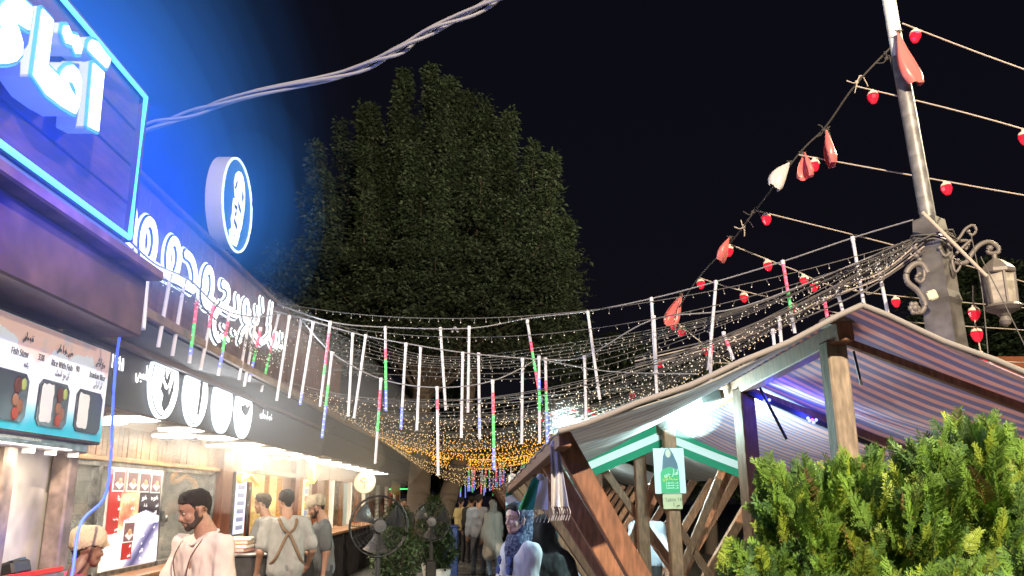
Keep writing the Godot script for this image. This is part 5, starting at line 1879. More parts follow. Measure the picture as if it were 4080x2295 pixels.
func limp_balloon(label: String, a: Vector3, b: Vector3, w: float, mt: Material, twist: float) -> void:
	var t := thing("limp_balloon", label, "balloon", a, "limp balloons tied to the rope")
	var ax := (b - a).normalized()
	var l := a.distance_to(b)
	var x := ax.cross(Vector3(sin(twist), 0.1, cos(twist))).normalized()
	var m := M.new()
	var z := x.cross(ax)
	var rows := []
	for i in 13:
		var f := i / 12.0
		var r := w * (0.12 + 0.88 * pow(sin(clampf(f * 1.25, 0, 1) * PI * 0.5), 1.3)) * (1.0 if f < 0.85 else lerpf(1.0, 0.72, (f - 0.85) / 0.15))
		var line := PackedVector3Array()
		for j in 13:
			var an := lerpf(-2.5, 2.5, j / 12.0)
			line.append(a + ax * l * f + x * sin(an) * r + z * cos(an) * r * 0.55 + x * 0.25 * w * sin(f * 3.0 + twist) + z * 0.012 * sin(an * 4.0 + f * 5.0) * f)
		rows.append(line)
	m.sheet(rows, 0.002)
	part("skin", m, mt, t)
	m = M.new()
	m.ball(a, Vector3(0.018, 0.022, 0.018), 8)
	m.tube(PackedVector3Array([a + Vector3(-0.03, 0.02, 0), a, a + Vector3(0.03, 0.015, 0.01)]), 0.005, 5)
	part("knot", m, X.rope, t)


func fairy(label: String, p: PackedVector3Array, step: float, size: float, mt: Material, hang: float, group: String, wire := 0.004) -> void:
	var t := thing("fairy_light_string", label, "light string", p[0], group)
	var m := M.new()
	m.tube(p, wire, 4, false, 1.0, 1.0, V0, false)
	part("wire", m, X.wire, t)
	var leds := M.new()
	var drops := M.new()
	var acc := rng.randf() * step
	for i in p.size() - 1:
		var l := p[i].distance_to(p[i + 1])
		while acc < l:
			var q := p[i].lerp(p[i + 1], acc / l)
			var o := Vector3(rng.randf_range(-0.02, 0.02), -hang * rng.randf_range(0.4, 1.4), rng.randf_range(-0.02, 0.02))
			if hang > 0.01:
				drops.tube(PackedVector3Array([q, q + o]), wire * 0.8, 3, false, 1.0, 1.0, V0, false)
			var e := q + o
			var s := size * rng.randf_range(0.75, 1.2)
			var c := [Vector3(s, 0, 0), Vector3(0, 0, s), Vector3(-s, 0, 0), Vector3(0, 0, -s)]
			for k in 4:
				leds.tri(e + c[k], e + c[(k + 1) % 4], e + Vector3(0, s * 0.8, 0), c[k] + c[(k + 1) % 4] + Vector3(0, s, 0))
				leds.tri(e + c[k], e + c[(k + 1) % 4], e - Vector3(0, s * 1.5, 0), c[k] + c[(k + 1) % 4] - Vector3(0, s, 0))
			acc += step * rng.randf_range(0.7, 1.3)
		acc -= l
	if drops.v.size(): part("drop_wires", drops, X.wire, t, false, "stuff")
	part("led_lights", leds, mt, t, false, "stuff")


func meteor_tube(label: String, a: Vector3, b: Vector3, pattern: String, r: float, group: String, dots := true) -> void:
	var t := thing("meteor_tube", label, "light tube", a, group)
	var n := pattern.length()
	var i := 0
	while i < n:
		var j := i
		while j < n and pattern[j] == pattern[i]: j += 1
		var p := a.lerp(b, float(i) / n)
		var q := a.lerp(b, float(j) / n)
		var m := M.new()
		m.tube(PackedVector3Array([p, q]), r, 8, false, 1.0, 1.0, V0, i == 0 or j == n)
		var key := pattern[i].to_lower()
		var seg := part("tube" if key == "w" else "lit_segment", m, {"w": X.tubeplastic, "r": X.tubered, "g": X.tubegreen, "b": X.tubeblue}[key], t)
		if dots and key != "w":
			var d := M.new()
			var count := maxi(1, int(p.distance_to(q) / 0.045))
			for k in count:
				d.ball(p.lerp(q, (k + 0.5) / count) + Vector3(0, 0, r * 0.5), Vector3(r, r, r) * 0.85, 6)
			part("led_row", d, {"r": X.dotred, "g": X.dotgreen, "b": X.dotblue}[key], seg, false, "stuff")
		i = j
	if dots:
		var c := M.new()
		c.tube(PackedVector3Array([a + Vector3(0, 0.02, 0), a - Vector3(0, 0.015, 0)]), r * 1.25, 8)
		part("cap", c, X.tubeplastic, t)


func cable(called: String, label: String, pts: Array, r: float, mt: Material, cat := "cable") -> void:
	var m := M.new()
	m.tube(smoothpath(pts, 6), r, 5)
	solo(called, m, mt, label, cat, pts[0])


func lights_over_lane() -> void:
	rng.seed = 21
	# thick twisted cable across the sky
	var spine := smoothpath([Vector3(-2.5, 3.95, -5.05), Vector3(-2.30, 4.09, -5.00), Vector3(-1.95, 4.23, -5.00), Vector3(-1.58, 4.31, -4.90), Vector3(-0.91, 4.36, -4.70), Vector3(-0.53, 4.42, -4.50), Vector3(-0.33, 4.49, -4.40), Vector3(0.07, 4.58, -4.20), Vector3(0.27, 4.62, -4.00), Vector3(0.9, 4.75, -3.4), Vector3(3.3, 5.3, 2.0)], 12)
	var tc := thing("twisted_cable", "thick grey cable of loosely twisted strands crossing the night sky", "cable", spine[0])
	for s in 4:
		var p := PackedVector3Array()
		for i in spine.size():
			var a := i * 0.16 + s * TAU / 4 + 0.5 * sin(i * 0.21 + s)
			var w := 0.018 + 0.014 * maxf(0, sin(i * 0.13 + s * 1.9))
			p.append(spine[i] + Vector3(0, cos(a) * w, sin(a) * w))
		var m := M.new()
		m.tube(p, 0.0105, 6)
		part("strand", m, X.cable, tc)
	# the rope from the pole down the lane, and the cords of red bulbs that run off it to the right
	cable("rope", "dark knotted rope running from the pole top down towards the big tree", [Vector3(3.27, 5.12, -5.5), Vector3(3.01, 4.86, -5.7), Vector3(2.87, 4.64, -6.0), Vector3(2.71, 4.49, -6.2), Vector3(2.47, 4.16, -6.7), Vector3(2.37, 4.0, -7.2), Vector3(2.27, 3.88, -8.0), Vector3(2.16, 3.63, -8.8), Vector3(2.06, 3.38, -10.0), Vector3(1.95, 3.0, -14)], 0.008, X.rope, "rope")
	var rags := [[3.2, 5.0, -5.52], [3.02, 4.88, -5.68], [2.86, 4.62, -6.02], [2.42, 4.08, -6.9], [2.45, 4.15, -6.72]]
	for k in rags.size():
		var c := Vector3(rags[k][0], rags[k][1], rags[k][2])
		var m := M.new()
		for e in 4:
			var a := e * 1.7 + k
			m.tube(smoothpath([c, c + Vector3(cos(a) * 0.04, sin(a * 1.3) * 0.05, 0.02), c + Vector3(cos(a) * 0.09, sin(a) * 0.08 - 0.02, 0.0)], 3), 0.005, 4)
		m.ball(c, Vector3(0.018, 0.018, 0.018), 6)
		solo("knotted_end", m, X.cord if k % 2 else X.rope, "loose knotted cord ends on the rope, %s below the pole top" % nth(k), "knot", c, "knots on the rope")
	var cords := [
		["uppermost bulb cord, running right from the pole top", [Vector3(3.30, 5.24, -5.4), Vector3(3.90, 4.61, -5.0), Vector3(5.4, 3.3, -4.2)], [0.1]],
		["second bulb cord from the top, crossing behind the pale pole", [Vector3(3.01, 4.86, -5.7), Vector3(3.96, 4.24, -5.2), Vector3(5.6, 3.2, -4.6)], [0.09, 0.5]],
		["third bulb cord from the top, crossing behind the grey pole", [Vector3(2.71, 4.48, -6.2), Vector3(4.17, 3.88, -5.6), Vector3(6.2, 3.2, -5.0)], [0.06, 0.36]],
		["fourth bulb cord from the top, meeting the post above its scrolls", [Vector3(2.47, 4.16, -6.7), Vector3(3.82, 3.89, -6.9), Vector3(5.20, 3.62, -7.2)], [0.06, 0.9]],
		["fifth bulb cord from the top, passing behind the post's scrolls", [Vector3(2.37, 4.0, -7.2), Vector3(3.01, 3.82, -7.4), Vector3(3.73, 3.64, -7.6), Vector3(5.73, 3.55, -8.0)], [0.0, 0.22, 0.42, 0.5, 0.75]],
		["sixth bulb cord from the top, passing below the iron flower", [Vector3(2.27, 3.89, -8.0), Vector3(2.82, 3.72, -8.0), Vector3(4.02, 3.45, -8.0), Vector3(5.69, 3.31, -8.0)], [0.02, 0.3, 0.47, 0.62, 0.8]],
		["seventh bulb cord from the top, dropping behind the tent ridge", [Vector3(2.16, 3.63, -8.8), Vector3(2.65, 3.3, -9.0), Vector3(3.14, 3.06, -9.0), Vector3(4.8, 2.9, -9)], [0.02, 0.1, 0.28]],
		["eighth bulb cord from the top, low behind the post", [Vector3(2.06, 3.38, -10.0), Vector3(3.6, 3.2, -9.6), Vector3(6.2, 3.0, -9.2)], [0.1, 0.72, 0.86]],
		["short bulb cord hanging beside the lantern", [Vector3(3.75, 3.2, -5.75), Vector3(3.72, 2.9, -5.75), Vector3(3.74, 2.4, -5.75)], [0.3, 0.52, 0.7, 0.8]],
		["low far-right bulb cord behind the post", [Vector3(3.0, 2.95, -8.2), Vector3(4.4, 3.0, -8.0), Vector3(5.4, 2.9, -7.6)], [0.02, 0.5, 0.62, 0.8]],
		["ninth bulb cord, far down the rope over the tents", [Vector3(2.0, 3.2, -11.5), Vector3(3.4, 2.9, -12), Vector3(5.5, 2.75, -12)], [0.1, 0.3]],
		["bulb cord hanging over the lane behind the light net", [Vector3(1.95, 3.05, -13.5), Vector3(1.5, 3.0, -12), Vector3(0.9, 2.95, -13)], [0.05, 0.25, 0.4, 0.6, 0.8, 0.95]],
		["farthest bulb cord behind the light net above the tents", [Vector3(2.6, 3.0, -14), Vector3(2.0, 2.95, -14.5), Vector3(1.4, 2.85, -15)], [0.05, 0.3, 0.5, 0.7, 0.9]],
		["bulb cord under the second tent's gable", [Vector3(1.6, 2.3, -12.4), Vector3(1.9, 2.2, -12.6), Vector3(2.3, 2.35, -12.6)], [0.1, 0.2, 0.32, 0.45, 0.6]]]
	var first: Node3D = null
	for k in cords.size():
		var pts: Array = cords[k][1]
		var path := smoothpath(pts, 8)
		var m := M.new()
		m.tube(path, 0.0065, 5)
		solo("bulb_cord", m, X.cord, cords[k][0], "cord", pts[0], "cords of red bulbs")
		var n := 0
		for f in cords[k][2]:
			var i := int(f * (path.size() - 1))
			var at: Vector3 = path[i].lerp(path[mini(i + 1, path.size() - 1)], f * (path.size() - 1) - i)
			var b: Node3D
			var label := "red faceted bulb, %s from the rope on the %s" % [nth(n), String(cords[k][0]).split(",")[0].replace(" behind the light net above the tents", "").replace(" over the lane behind the light net", " over the lane")]
			if first == null:
				b = thing("red_bulb", label, "light bulb", at, "red bulbs on the cords")
				bulb_shape(b)
				first = b
			else:
				b = first.duplicate()
				b.name = numbered("red_bulb")
				add_child(b)
				b.position = at
				b.set_meta("label", label)
			b.rotation = Vector3(rng.randf_range(-0.15, 0.15), rng.randf() * 3.0, rng.randf_range(-0.15, 0.15))
			n += 1
	var pink := mat(0.62, 0.17, 0.16, 0.35)
	pink.backlight_enabled = true
	pink.backlight = Color(0.5, 0.2, 0.2)
	var clear := mat(0.5, 0.47, 0.48, 0.3)
	limp_balloon("long limp pink balloon hanging down the pale pole top", Vector3(3.26, 5.16, -5.4), Vector3(3.32, 4.7, -5.38), 0.085, pink, 0.3)
	limp_balloon("limp pink balloon, upper one of the pair halfway down the rope", Vector3(2.87, 4.6, -6.0), Vector3(2.88, 4.3, -5.98), 0.085, pink, 1.3)
	limp_balloon("limp pink balloon, lower one of the pair halfway down the rope", Vector3(2.74, 4.49, -6.2), Vector3(2.76, 4.27, -6.18), 0.08, pink, 2.2)
	limp_balloon("clear limp balloon below the pink pair on the rope", Vector3(2.67, 4.45, -6.3), Vector3(2.5, 4.22, -6.3), 0.075, clear, 0.2)
	limp_balloon("limp salmon balloon on the rope above the light net", Vector3(2.35, 4.03, -7.1), Vector3(2.24, 3.82, -7.15), 0.075, pink, 1.0)
	limp_balloon("limp pink balloon lowest on the rope, beside two bulbs", Vector3(2.23, 3.86, -8.6), Vector3(2.1, 3.5, -8.6), 0.09, pink, 2.6)
	# plain cables that carry the tubes
	cable("tube_cable", "topmost cable of hanging tubes, from the kiosk roof to the lamp post", [Vector3(-2.15, 3.66, -8.2), Vector3(-1.47, 3.34, -7.6), Vector3(-0.96, 3.31, -7.72), Vector3(-0.13, 3.27, -7.6), Vector3(0.45, 3.39, -7.7), Vector3(0.99, 3.36, -7.27), Vector3(1.52, 3.39, -6.9), Vector3(2.02, 3.46, -6.58), Vector3(2.49, 3.54, -6.24), Vector3(2.93, 3.63, -5.89), Vector3(3.24, 3.66, -5.55)], 0.007, X.cable)
	cable("tube_cable", "middle cable of hanging tubes, sagging over the lane to the tent ridge", [Vector3(-2.1, 3.52, -7.9), Vector3(-1.68, 3.38, -7.75), Vector3(-1.2, 3.24, -7.75), Vector3(-0.67, 3.11, -7.6), Vector3(-0.12, 3.01, -7.53), Vector3(0.5, 2.95, -7.5), Vector3(0.96, 2.95, -7.4), Vector3(1.53, 3.2, -6.9), Vector3(2.2, 3.2, -6.4), Vector3(3.2, 3.5, -5.55)], 0.007, X.cable)
	cable("tube_cable", "lowest zigzag cable of hanging tubes in the middle of the lane", [Vector3(-1.85, 3.46, -7.95), Vector3(-1.44, 3.03, -7.57), Vector3(-0.97, 2.78, -7.6), Vector3(-0.42, 2.66, -7.34), Vector3(0.09, 2.7, -7.21), Vector3(0.53, 2.95, -7.5)], 0.006, X.cable)
	cable("tube_cable", "cable of hanging tubes along the front of the lettered parapet", [Vector3(-2.1, 3.2, -4.45), Vector3(-2.1, 3.15, -4.95), Vector3(-2.1, 3.21, -5.57), Vector3(-2.1, 3.17, -6.3), Vector3(-2.08, 3.3, -7.2), Vector3(-2.06, 3.52, -8.0)], 0.007, X.cable)
	cable("tube_cable", "low cable from the middle tubes to the tent's striped ridge", [Vector3(0.53, 2.95, -7.5), Vector3(1.1, 2.75, -7.0), Vector3(1.7, 2.6, -6.2)], 0.006, X.cable)
	var tubes := [[-2.13, 3.05, 4.95, -2.11, 2.71, "WWWWWWW"], [-2.13, 3.16, 5.31, -2.16, 2.67, "WWWWWWW"], [-2.13, 3.21, 5.57, -2.17, 2.66, "WWWWWWW"], [-2.12, 3.12, 5.82, -2.14, 2.65, "RRRGGGBW"], [-2.11, 3.17, 6.15, -2.16, 2.65, "RRRWWWWW"], [-2.10, 3.17, 6.51, -2.15, 2.66, "WRRGGBBW"], [-2.10, 3.26, 7.08, -2.16, 2.71, "WWWWWWW"], [-2.10, 3.31, 7.29, -2.17, 2.68, "WWWWWWW"], [-2.09, 3.23, 7.42, -2.17, 2.74, "RRRGGBBW"], [-2.08, 3.51, 8.00, -2.21, 2.72, "WWRRGGGW"],
		[-1.86, 3.37, 7.54, -1.92, 2.57, "WWWWWWW"], [-1.85, 3.45, 8.00, -1.92, 2.65, "WWWWWWW"], [-1.68, 3.36, 7.78, -1.76, 2.56, "WWWWWWWB"], [-1.47, 3.32, 7.57, -1.53, 2.52, "WRRRGWWW"], [-1.44, 3.02, 7.57, -1.50, 2.23, "WWWGGBBB"], [-1.28, 3.24, 7.75, -1.29, 2.44, "WWWWWWW"], [-1.15, 3.22, 7.73, -1.23, 2.42, "WWWWWWW"], [-0.96, 3.30, 7.73, -0.93, 2.49, "WWRGGGBB"], [-0.97, 2.77, 7.60, -1.00, 1.99, "WRRGGWWW"], [-0.74, 3.11, 7.60, -0.77, 2.31, "WWWWWWBB"], [-0.60, 3.08, 7.61, -0.62, 2.29, "WWWWWWW"], [-0.42, 3.30, 7.79, -0.36, 2.50, "WWWWWWW"], [-0.42, 2.65, 7.34, -0.40, 1.87, "WRWWWWWW"], [-0.19, 3.00, 7.51, -0.20, 2.21, "WWWWWWW"], [-0.13, 3.26, 7.55, -0.14, 2.45, "WWWWWWW"], [-0.04, 3.00, 7.55, -0.03, 2.20, "WWWWWWBW"], [0.09, 2.69, 7.21, 0.10, 1.91, "WRRGGGBB"],
		[0.45, 3.38, 7.82, 0.57, 2.57, "WWRGGRRB"], [0.38, 2.94, 7.51, 0.36, 2.15, "WWWWWWW"], [0.53, 2.94, 7.40, 0.52, 2.15, "WWBGGWWW"], [0.60, 2.94, 7.51, 0.60, 2.15, "WWRGGBBB"], [0.99, 3.35, 7.27, 1.07, 2.53, "WWWWWWW"], [0.96, 2.94, 7.40, 0.955, 2.33, "WWWWWWW"], [1.52, 3.38, 6.90, 1.52, 2.53, "WWWWWWW"], [1.53, 3.21, 6.89, 1.52, 2.71, "WWWWWWW"], [2.02, 3.45, 6.58, 1.89, 2.69, "WWWWWWW"], [1.95, 3.00, 6.60, 1.91, 2.60, "RRRWWWW"], [2.04, 2.99, 6.54, 2.10, 2.77, "WRWW"], [2.49, 3.53, 6.24, 2.54, 2.94, "RRRGGWW"], [2.71, 3.16, 6.03, 2.72, 3.01, "RR"], [2.79, 3.23, 5.97, 2.84, 3.00, "WW"], [2.93, 3.62, 5.89, 2.96, 2.90, "WWWWWWW"], [3.04, 3.38, 5.77, 3.09, 2.80, "WWWWWWW"], [2.37, 2.96, 6.29, 2.37, 2.72, "WW"], [2.42, 3.06, 6.26, 2.42, 2.72, "WW"]]
	var words := {"W": "unlit", "R": "red", "G": "green", "B": "blue"}
	for k in tubes.size():
		var q: Array = tubes[k]
		var pat: String = q[5]
		var seen := []
		for ch in pat:
			if ch != "W" and not seen.has(words[ch]): seen.append(words[ch])
		var look: String = "unlit pale" if seen.is_empty() else "-".join(PackedStringArray(seen)) + " lit"
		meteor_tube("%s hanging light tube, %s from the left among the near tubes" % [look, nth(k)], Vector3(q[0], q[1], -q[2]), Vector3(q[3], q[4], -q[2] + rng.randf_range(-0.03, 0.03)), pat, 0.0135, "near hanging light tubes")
	var far := []
	for k in 44:
		var d := 23.5 + rng.randf() * 11.0
		far.append([rng.randf_range(-1.15, 1.4) / 28.0 + 0.12 / d, d])
	far.sort()
	for k in 44:
		var d: float = far[k][1]
		var x: float = far[k][0] * d
		var h := 2.55 + rng.randf_range(-0.2, 0.3)
		var pat2: String = ["WWWWW", "RRGGB", "WRRGB", "GGBBB", "WGBBB", "RRRBB", "WWRRG", "WWWBB"][rng.randi() % 8]
		var hues := []
		for ch in pat2:
			if ch != "W" and not hues.has(words[ch]): hues.append(words[ch])
		meteor_tube("small %s far tube, %s from the left in the cluster ending the lane" % ["pale" if hues.is_empty() else "-".join(PackedStringArray(hues)), nth(k)], Vector3(x, h, -d), Vector3(x + rng.randf_range(-0.03, 0.03), h - 0.75, -d), pat2, 0.02, "far cluster of hanging light tubes", false)
	for k in 5:
		var d := 24.5 + k * 2.2
		cable("far_cable", "thin cable of the far tube cluster, %s from the near end" % nth(k), [Vector3(-2.1, 2.95, -d), Vector3(0.2, 2.62, -d), Vector3(2.0, 2.9, -d)], 0.008, X.wire)
	# the net of fairy lights: strings fan out from the lamp post to the eaves
	var n2 := 0
	for k in 43:
		var d := 5.0 + k * 0.35
		var a := Vector3(-2.11, 3.12 if d < 8.2 else 2.9, -d)
		if k == 1: a = Vector3(-2.16, 3.7, -8.3)
		if k == 3: a = Vector3(-2.16, 3.68, -8.8)
		var b := Vector3(3.2 - 0.02 * (k % 3), 3.5 - 0.012 * (k % 7), -5.5 - 0.02 * (k % 5))
		if k > 31: b = Vector3(2.7, 3.2 - 0.01 * k, -6.2 - (k - 31) * 0.4)
		if d < 8.2 and k != 1 and k != 3:
			# the near strings run along the parapet first, then turn out over the lane
			var p := smoothpath([a, Vector3(-2.08, 3.02 - 0.03 * (k % 4) + 0.04 * rng.randf(), -(d + 8.6) * 0.5), Vector3(-1.95, 3.05 + 0.06 * k, -8.4), Vector3(-0.6, 2.95 + 0.025 * k, -8.6), Vector3(0.8, 2.85 + 0.035 * k, -7.9), Vector3(2.1, 3.1 + 0.01 * k, -6.6), b], 8)
			fairy("fairy-light string, %s from the front of the lane net" % nth(k), p, 0.12, 0.0046, X.ledcool, 0.035, "fairy lights of the lane net")
		else:
			var drop := 0.42 + 0.013 * k + rng.randf_range(-0.06, 0.06)
			if k == 1 or k == 3: drop = 0.3 + 0.05 * k
			fairy("fairy-light string, %s from the front of the lane net" % nth(k), sag(a, b, drop, 36), 0.12, 0.0046 + 0.00007 * k, X.ledcool if k < 30 else X.ledmid, 0.035, "fairy lights of the lane net")
		n2 += 1
	for k in 48:
		var d := 9.6 + k * 0.32
		var a := Vector3(-2.12, 2.9, -d)
		var b := Vector3(2.3 - 0.018 * k, 3.0 - 0.006 * k, -d + 0.5 - rng.randf() * 0.4)
		fairy("warm fairy-light string, %s from the near end of the far net" % nth(k), sag(a, b, rng.randf_range(0.12, 0.32), 22), 0.095 if k > 14 else 0.15, 0.0065 + 0.00026 * k, X.ledmid if k < 15 else X.ledwarm, 0.03, "warm fairy lights over the far lane", 0.005)
	# bundle of wires at the post
	for k in 5:
		cable("wire_bundle", "loose grey wire of the bundle tied to the lamp post, %s from the top" % nth(k), [Vector3(3.22, 3.5 - 0.03 * k, -5.42), Vector3(3.0, 3.3 - 0.02 * k, -5.7), Vector3(2.7, 3.2 - 0.03 * k + 0.05 * (k % 2), -6.0), Vector3(2.2, 3.02 - 0.02 * k, -6.6), Vector3(1.4, 2.9 - 0.03 * k, -7.2)], 0.007, X.cord if k % 2 else X.wire)
	cable("wire_loop", "hanging loop of wire left of the lamp post", [Vector3(3.0, 3.3, -5.6), Vector3(2.96, 3.16, -5.6), Vector3(2.85, 3.1, -5.62), Vector3(2.88, 3.22, -5.62)], 0.005, X.wire)
	cable("wire_drop", "wire hanging from the scroll past the lantern", [Vector3(3.57, 3.49, -5.4), Vector3(3.58, 3.04, -5.4), Vector3(3.53, 2.4, -5.4)], 0.004, X.wire)
	cable("wire_drop", "wire slanting down in front of the lantern", [Vector3(3.56, 3.3, -5.32), Vector3(3.66, 2.95, -5.3), Vector3(3.8, 2.5, -5.3)], 0.004, X.wire)
	var m4 := M.new()
	m4.tube(PackedVector3Array([Vector3(3.17, 3.63, -5.3), Vector3(3.565, 3.15, -5.3)]), 0.013, 8)
	solo("slanting_tube", m4, X.cord, "pale tube slanting across the lamp post towards the lantern", "tube", Vector3(3.17, 3.63, -5.3))
	cable("tassel", "two small tassels on the topmost tube cable", [Vector3(-0.3, 3.24, -7.65), Vector3(-0.27, 3.29, -7.65), Vector3(-0.24, 3.24, -7.65)], 0.012, X.cable, "tassel")


func small_things() -> void:
	var m := M.new()
	m.tube(smoothpath([Vector3(-2.0, 2.66, -4.39), Vector3(-2.03, 2.45, -4.44), Vector3(-2.05, 2.24, -4.5), Vector3(-2.08, 1.9, -4.62), Vector3(-2.0, 1.7, -4.42), Vector3(-2.05, 1.57, -4.3), Vector3(-2.0, 1.33, -4.17), Vector3(-2.0, 1.0, -4.1), Vector3(-2.02, 0.6, -4.15)], 6), 0.0075, 6)
	solo("blue_rope_light", m, X.bluerope, "blue rope light dangling from the near kiosk's corner", "rope light", Vector3(-2.0, 2.66, -4.39))
	omni("blue_rope_light_glow", Vector3(-1.9, 1.5, -4.2), Color(0.2, 0.3, 1.0), 0.1, 0.02)
	fan("black pedestal fan standing before the kiosks left of the trunks", Vector3(-1.2, 0, -9.6), 1.37, 0.335, 0.35)
	fan("black pedestal fan half hidden behind the potted shrubs by the trunk", Vector3(-0.83, 0, -13.4), 1.3, 0.3, 0.1)
	var c := thing("service_counter", "dark steel-topped service counter behind the man with crossed straps", "counter", Vector3(-2.75, 0, -10.0))
	m = M.new()
	m.box(Vector3(-2.75, 0.53, -10.0), Vector3(0.62, 1.06, 0.9), Basis.IDENTITY, 0.01)
	part("cabinet", m, X.dark, c)
	m = M.new()
	m.box(Vector3(-2.75, 1.075, -10.0), Vector3(0.68, 0.03, 0.96), Basis.IDENTITY, 0.006)
	part("counter_top", m, X.steel, c)
	for k in 4:
		m = M.new()
		m.box(Vector3(-2.86 + 0.01 * (k % 2), 1.112 + k * 0.042, -9.85), Vector3(0.3, 0.04, 0.34), Basis(Vector3.UP, 0.1 * (k - 1.5)), 0.012)
		solo("bag_pack", m, mat(0.62, 0.3 + 0.05 * k, 0.27, 0.3) if k % 2 == 0 else mat(0.7, 0.62, 0.58, 0.25), "flat red and white bag pack, %s from the bottom on the service counter" % nth(k), "bag pack", Vector3(-2.86, 1.09 + k * 0.042, -9.85), "packs of bags on the service counter")
	c = thing("food_tray", "steel tray of yellow food on the serving window's counter", "tray", Vector3(-3.0, 1.12, -11.6))
	m = M.new()
	m.box(Vector3(-3.0, 1.14, -11.6), Vector3(0.32, 0.04, 0.5), Basis.IDENTITY, 0.008)
	part("tray", m, X.steel, c)
	m = M.new()
	for k in 16:
		m.ball(Vector3(-3.0 + rng.randf_range(-0.11, 0.11), 1.175, -11.6 + rng.randf_range(-0.18, 0.18)), Vector3(0.035, 0.025, 0.035), 6)
	part("food", m, mat(0.6, 0.33, 0.05, 0.5), c, false, "stuff")
	for k in 5:
		m = M.new()
		var b := Vector3(-3.25 + 0.05 * (k % 2), 1.12, -11.9 - k * 0.28)
		m.lathe(b, PackedVector2Array([Vector2(0.0, 0.0), Vector2(0.05, 0.0), Vector2(0.05, 0.14), Vector2(0.03, 0.17), Vector2(0.03, 0.2), Vector2(0, 0.2)]), 10)
		solo("sauce_jar", m, [mat(0.4, 0.05, 0.03, 0.3), X.cream, X.steel, mat(0.5, 0.35, 0.08, 0.3), X.black][k], "jar on the serving counter, %s from the near end" % nth(k), "jar", b, "jars on the serving counter")
	m = M.new()
	m.box(Vector3(-0.72, 0.52, -18.6), Vector3(0.32, 1.04, 0.3), Basis.IDENTITY, 0.02)
	var bin := thing("bin", "tall blue bin at the edge of the bright paving", "bin", Vector3(-0.72, 0, -18.6))
	part("body", m, mat(0.03, 0.08, 0.3, 0.4), bin)
	m = M.new()
	m.box(Vector3(-0.72, 1.06, -18.6), Vector3(0.34, 0.05, 0.32), Basis.IDENTITY, 0.012)
	part("lid", m, mat(0.02, 0.05, 0.2, 0.4), bin)


func fan(label: String, at: Vector3, high: float, r: float, turn: float) -> void:
	var t := thing("pedestal_fan", label, "fan", at)
	var b := Basis(Vector3.UP, turn)
	var c := at + Vector3(0, high, 0)
	var m := M.new()
	m.lathe(at, PackedVector2Array([Vector2(0.0, 0.0), Vector2(0.3, 0.0), Vector2(0.3, 0.03), Vector2(0.06, 0.07), Vector2(0.03, 0.1), Vector2(0.028, high - 0.2)]), 16)
	part("stand", m, X.black, t)
	m = M.new()
	m.box(at + Vector3(0, high * 0.42, 0), Vector3(0.16, 0.34, 0.16), Basis.IDENTITY, 0.02)
	m.box(at + Vector3(0, high * 0.62, 0), Vector3(0.05, 0.3, 0.05))
	part("motor_box", m, X.black, t)
	m = M.new()
	m.lathe(c, PackedVector2Array([Vector2(0.0, 0.09), Vector2(0.07, 0.085), Vector2(0.085, 0.02), Vector2(0.085, -0.12), Vector2(0.0, -0.14)]), 14, b * Basis(Vector3.RIGHT, PI / 2))
	part("hub", m, mat(0.06, 0.06, 0.065, 0.35), t)
	for k in 3:
		var a := TAU * k / 3 + 0.4
		var rows := []
		for i in 6:
			var f := i / 5.0
			var line := PackedVector3Array()
			for j in 5:
				var s := a + (j / 4.0 - 0.5) * lerpf(0.6, 0.95, f)
				line.append(c + b * Vector3(cos(s) * lerpf(0.08, r * 0.9, f), sin(s) * lerpf(0.08, r * 0.9, f), 0.01 + 0.07 * (j / 4.0 - 0.5)))
			rows.append(line)
		m = M.new()
		m.sheet(rows, 0.004)
		part("blade", m, mat(0.03, 0.03, 0.032, 0.35), t)
	m = M.new()
	for side in [0.07, -0.07]:
		for q in 6:
			var ring := PackedVector3Array()
			var rr := r * (0.35 + 0.13 * q)
			for k in 32:
				ring.append(c + b * Vector3(cos(TAU * k / 32) * rr, sin(TAU * k / 32) * rr, side * (1.0 - 0.55 * pow(rr / r, 3.0))))
			m.tube(ring, 0.002 if q < 5 else 0.009, 4, true)
		for k in 16:
			var a := TAU * k / 16
			m.tube(PackedVector3Array([c + b * Vector3(cos(a) * 0.07, sin(a) * 0.07, side), c + b * Vector3(cos(a) * r * 0.6, sin(a) * r * 0.6, side * 0.88), c + b * Vector3(cos(a) * r, sin(a) * r, side * 0.45)]), 0.002, 4)
	part("cage", m, X.black, t)


func haze(at: Vector3, size: Vector3, density: float, c := Color(1, 1, 1)) -> void:
	var v := FogVolume.new()
	v.name = "added_bloom_haze"
	v.shape = RenderingServer.FOG_VOLUME_SHAPE_ELLIPSOID
	v.size = size
	v.position = at
	var m := FogMaterial.new()
	m.density = density
	m.albedo = c
	v.material = m
	v.set_meta("kind", "stuff")
	add_child(v, true)


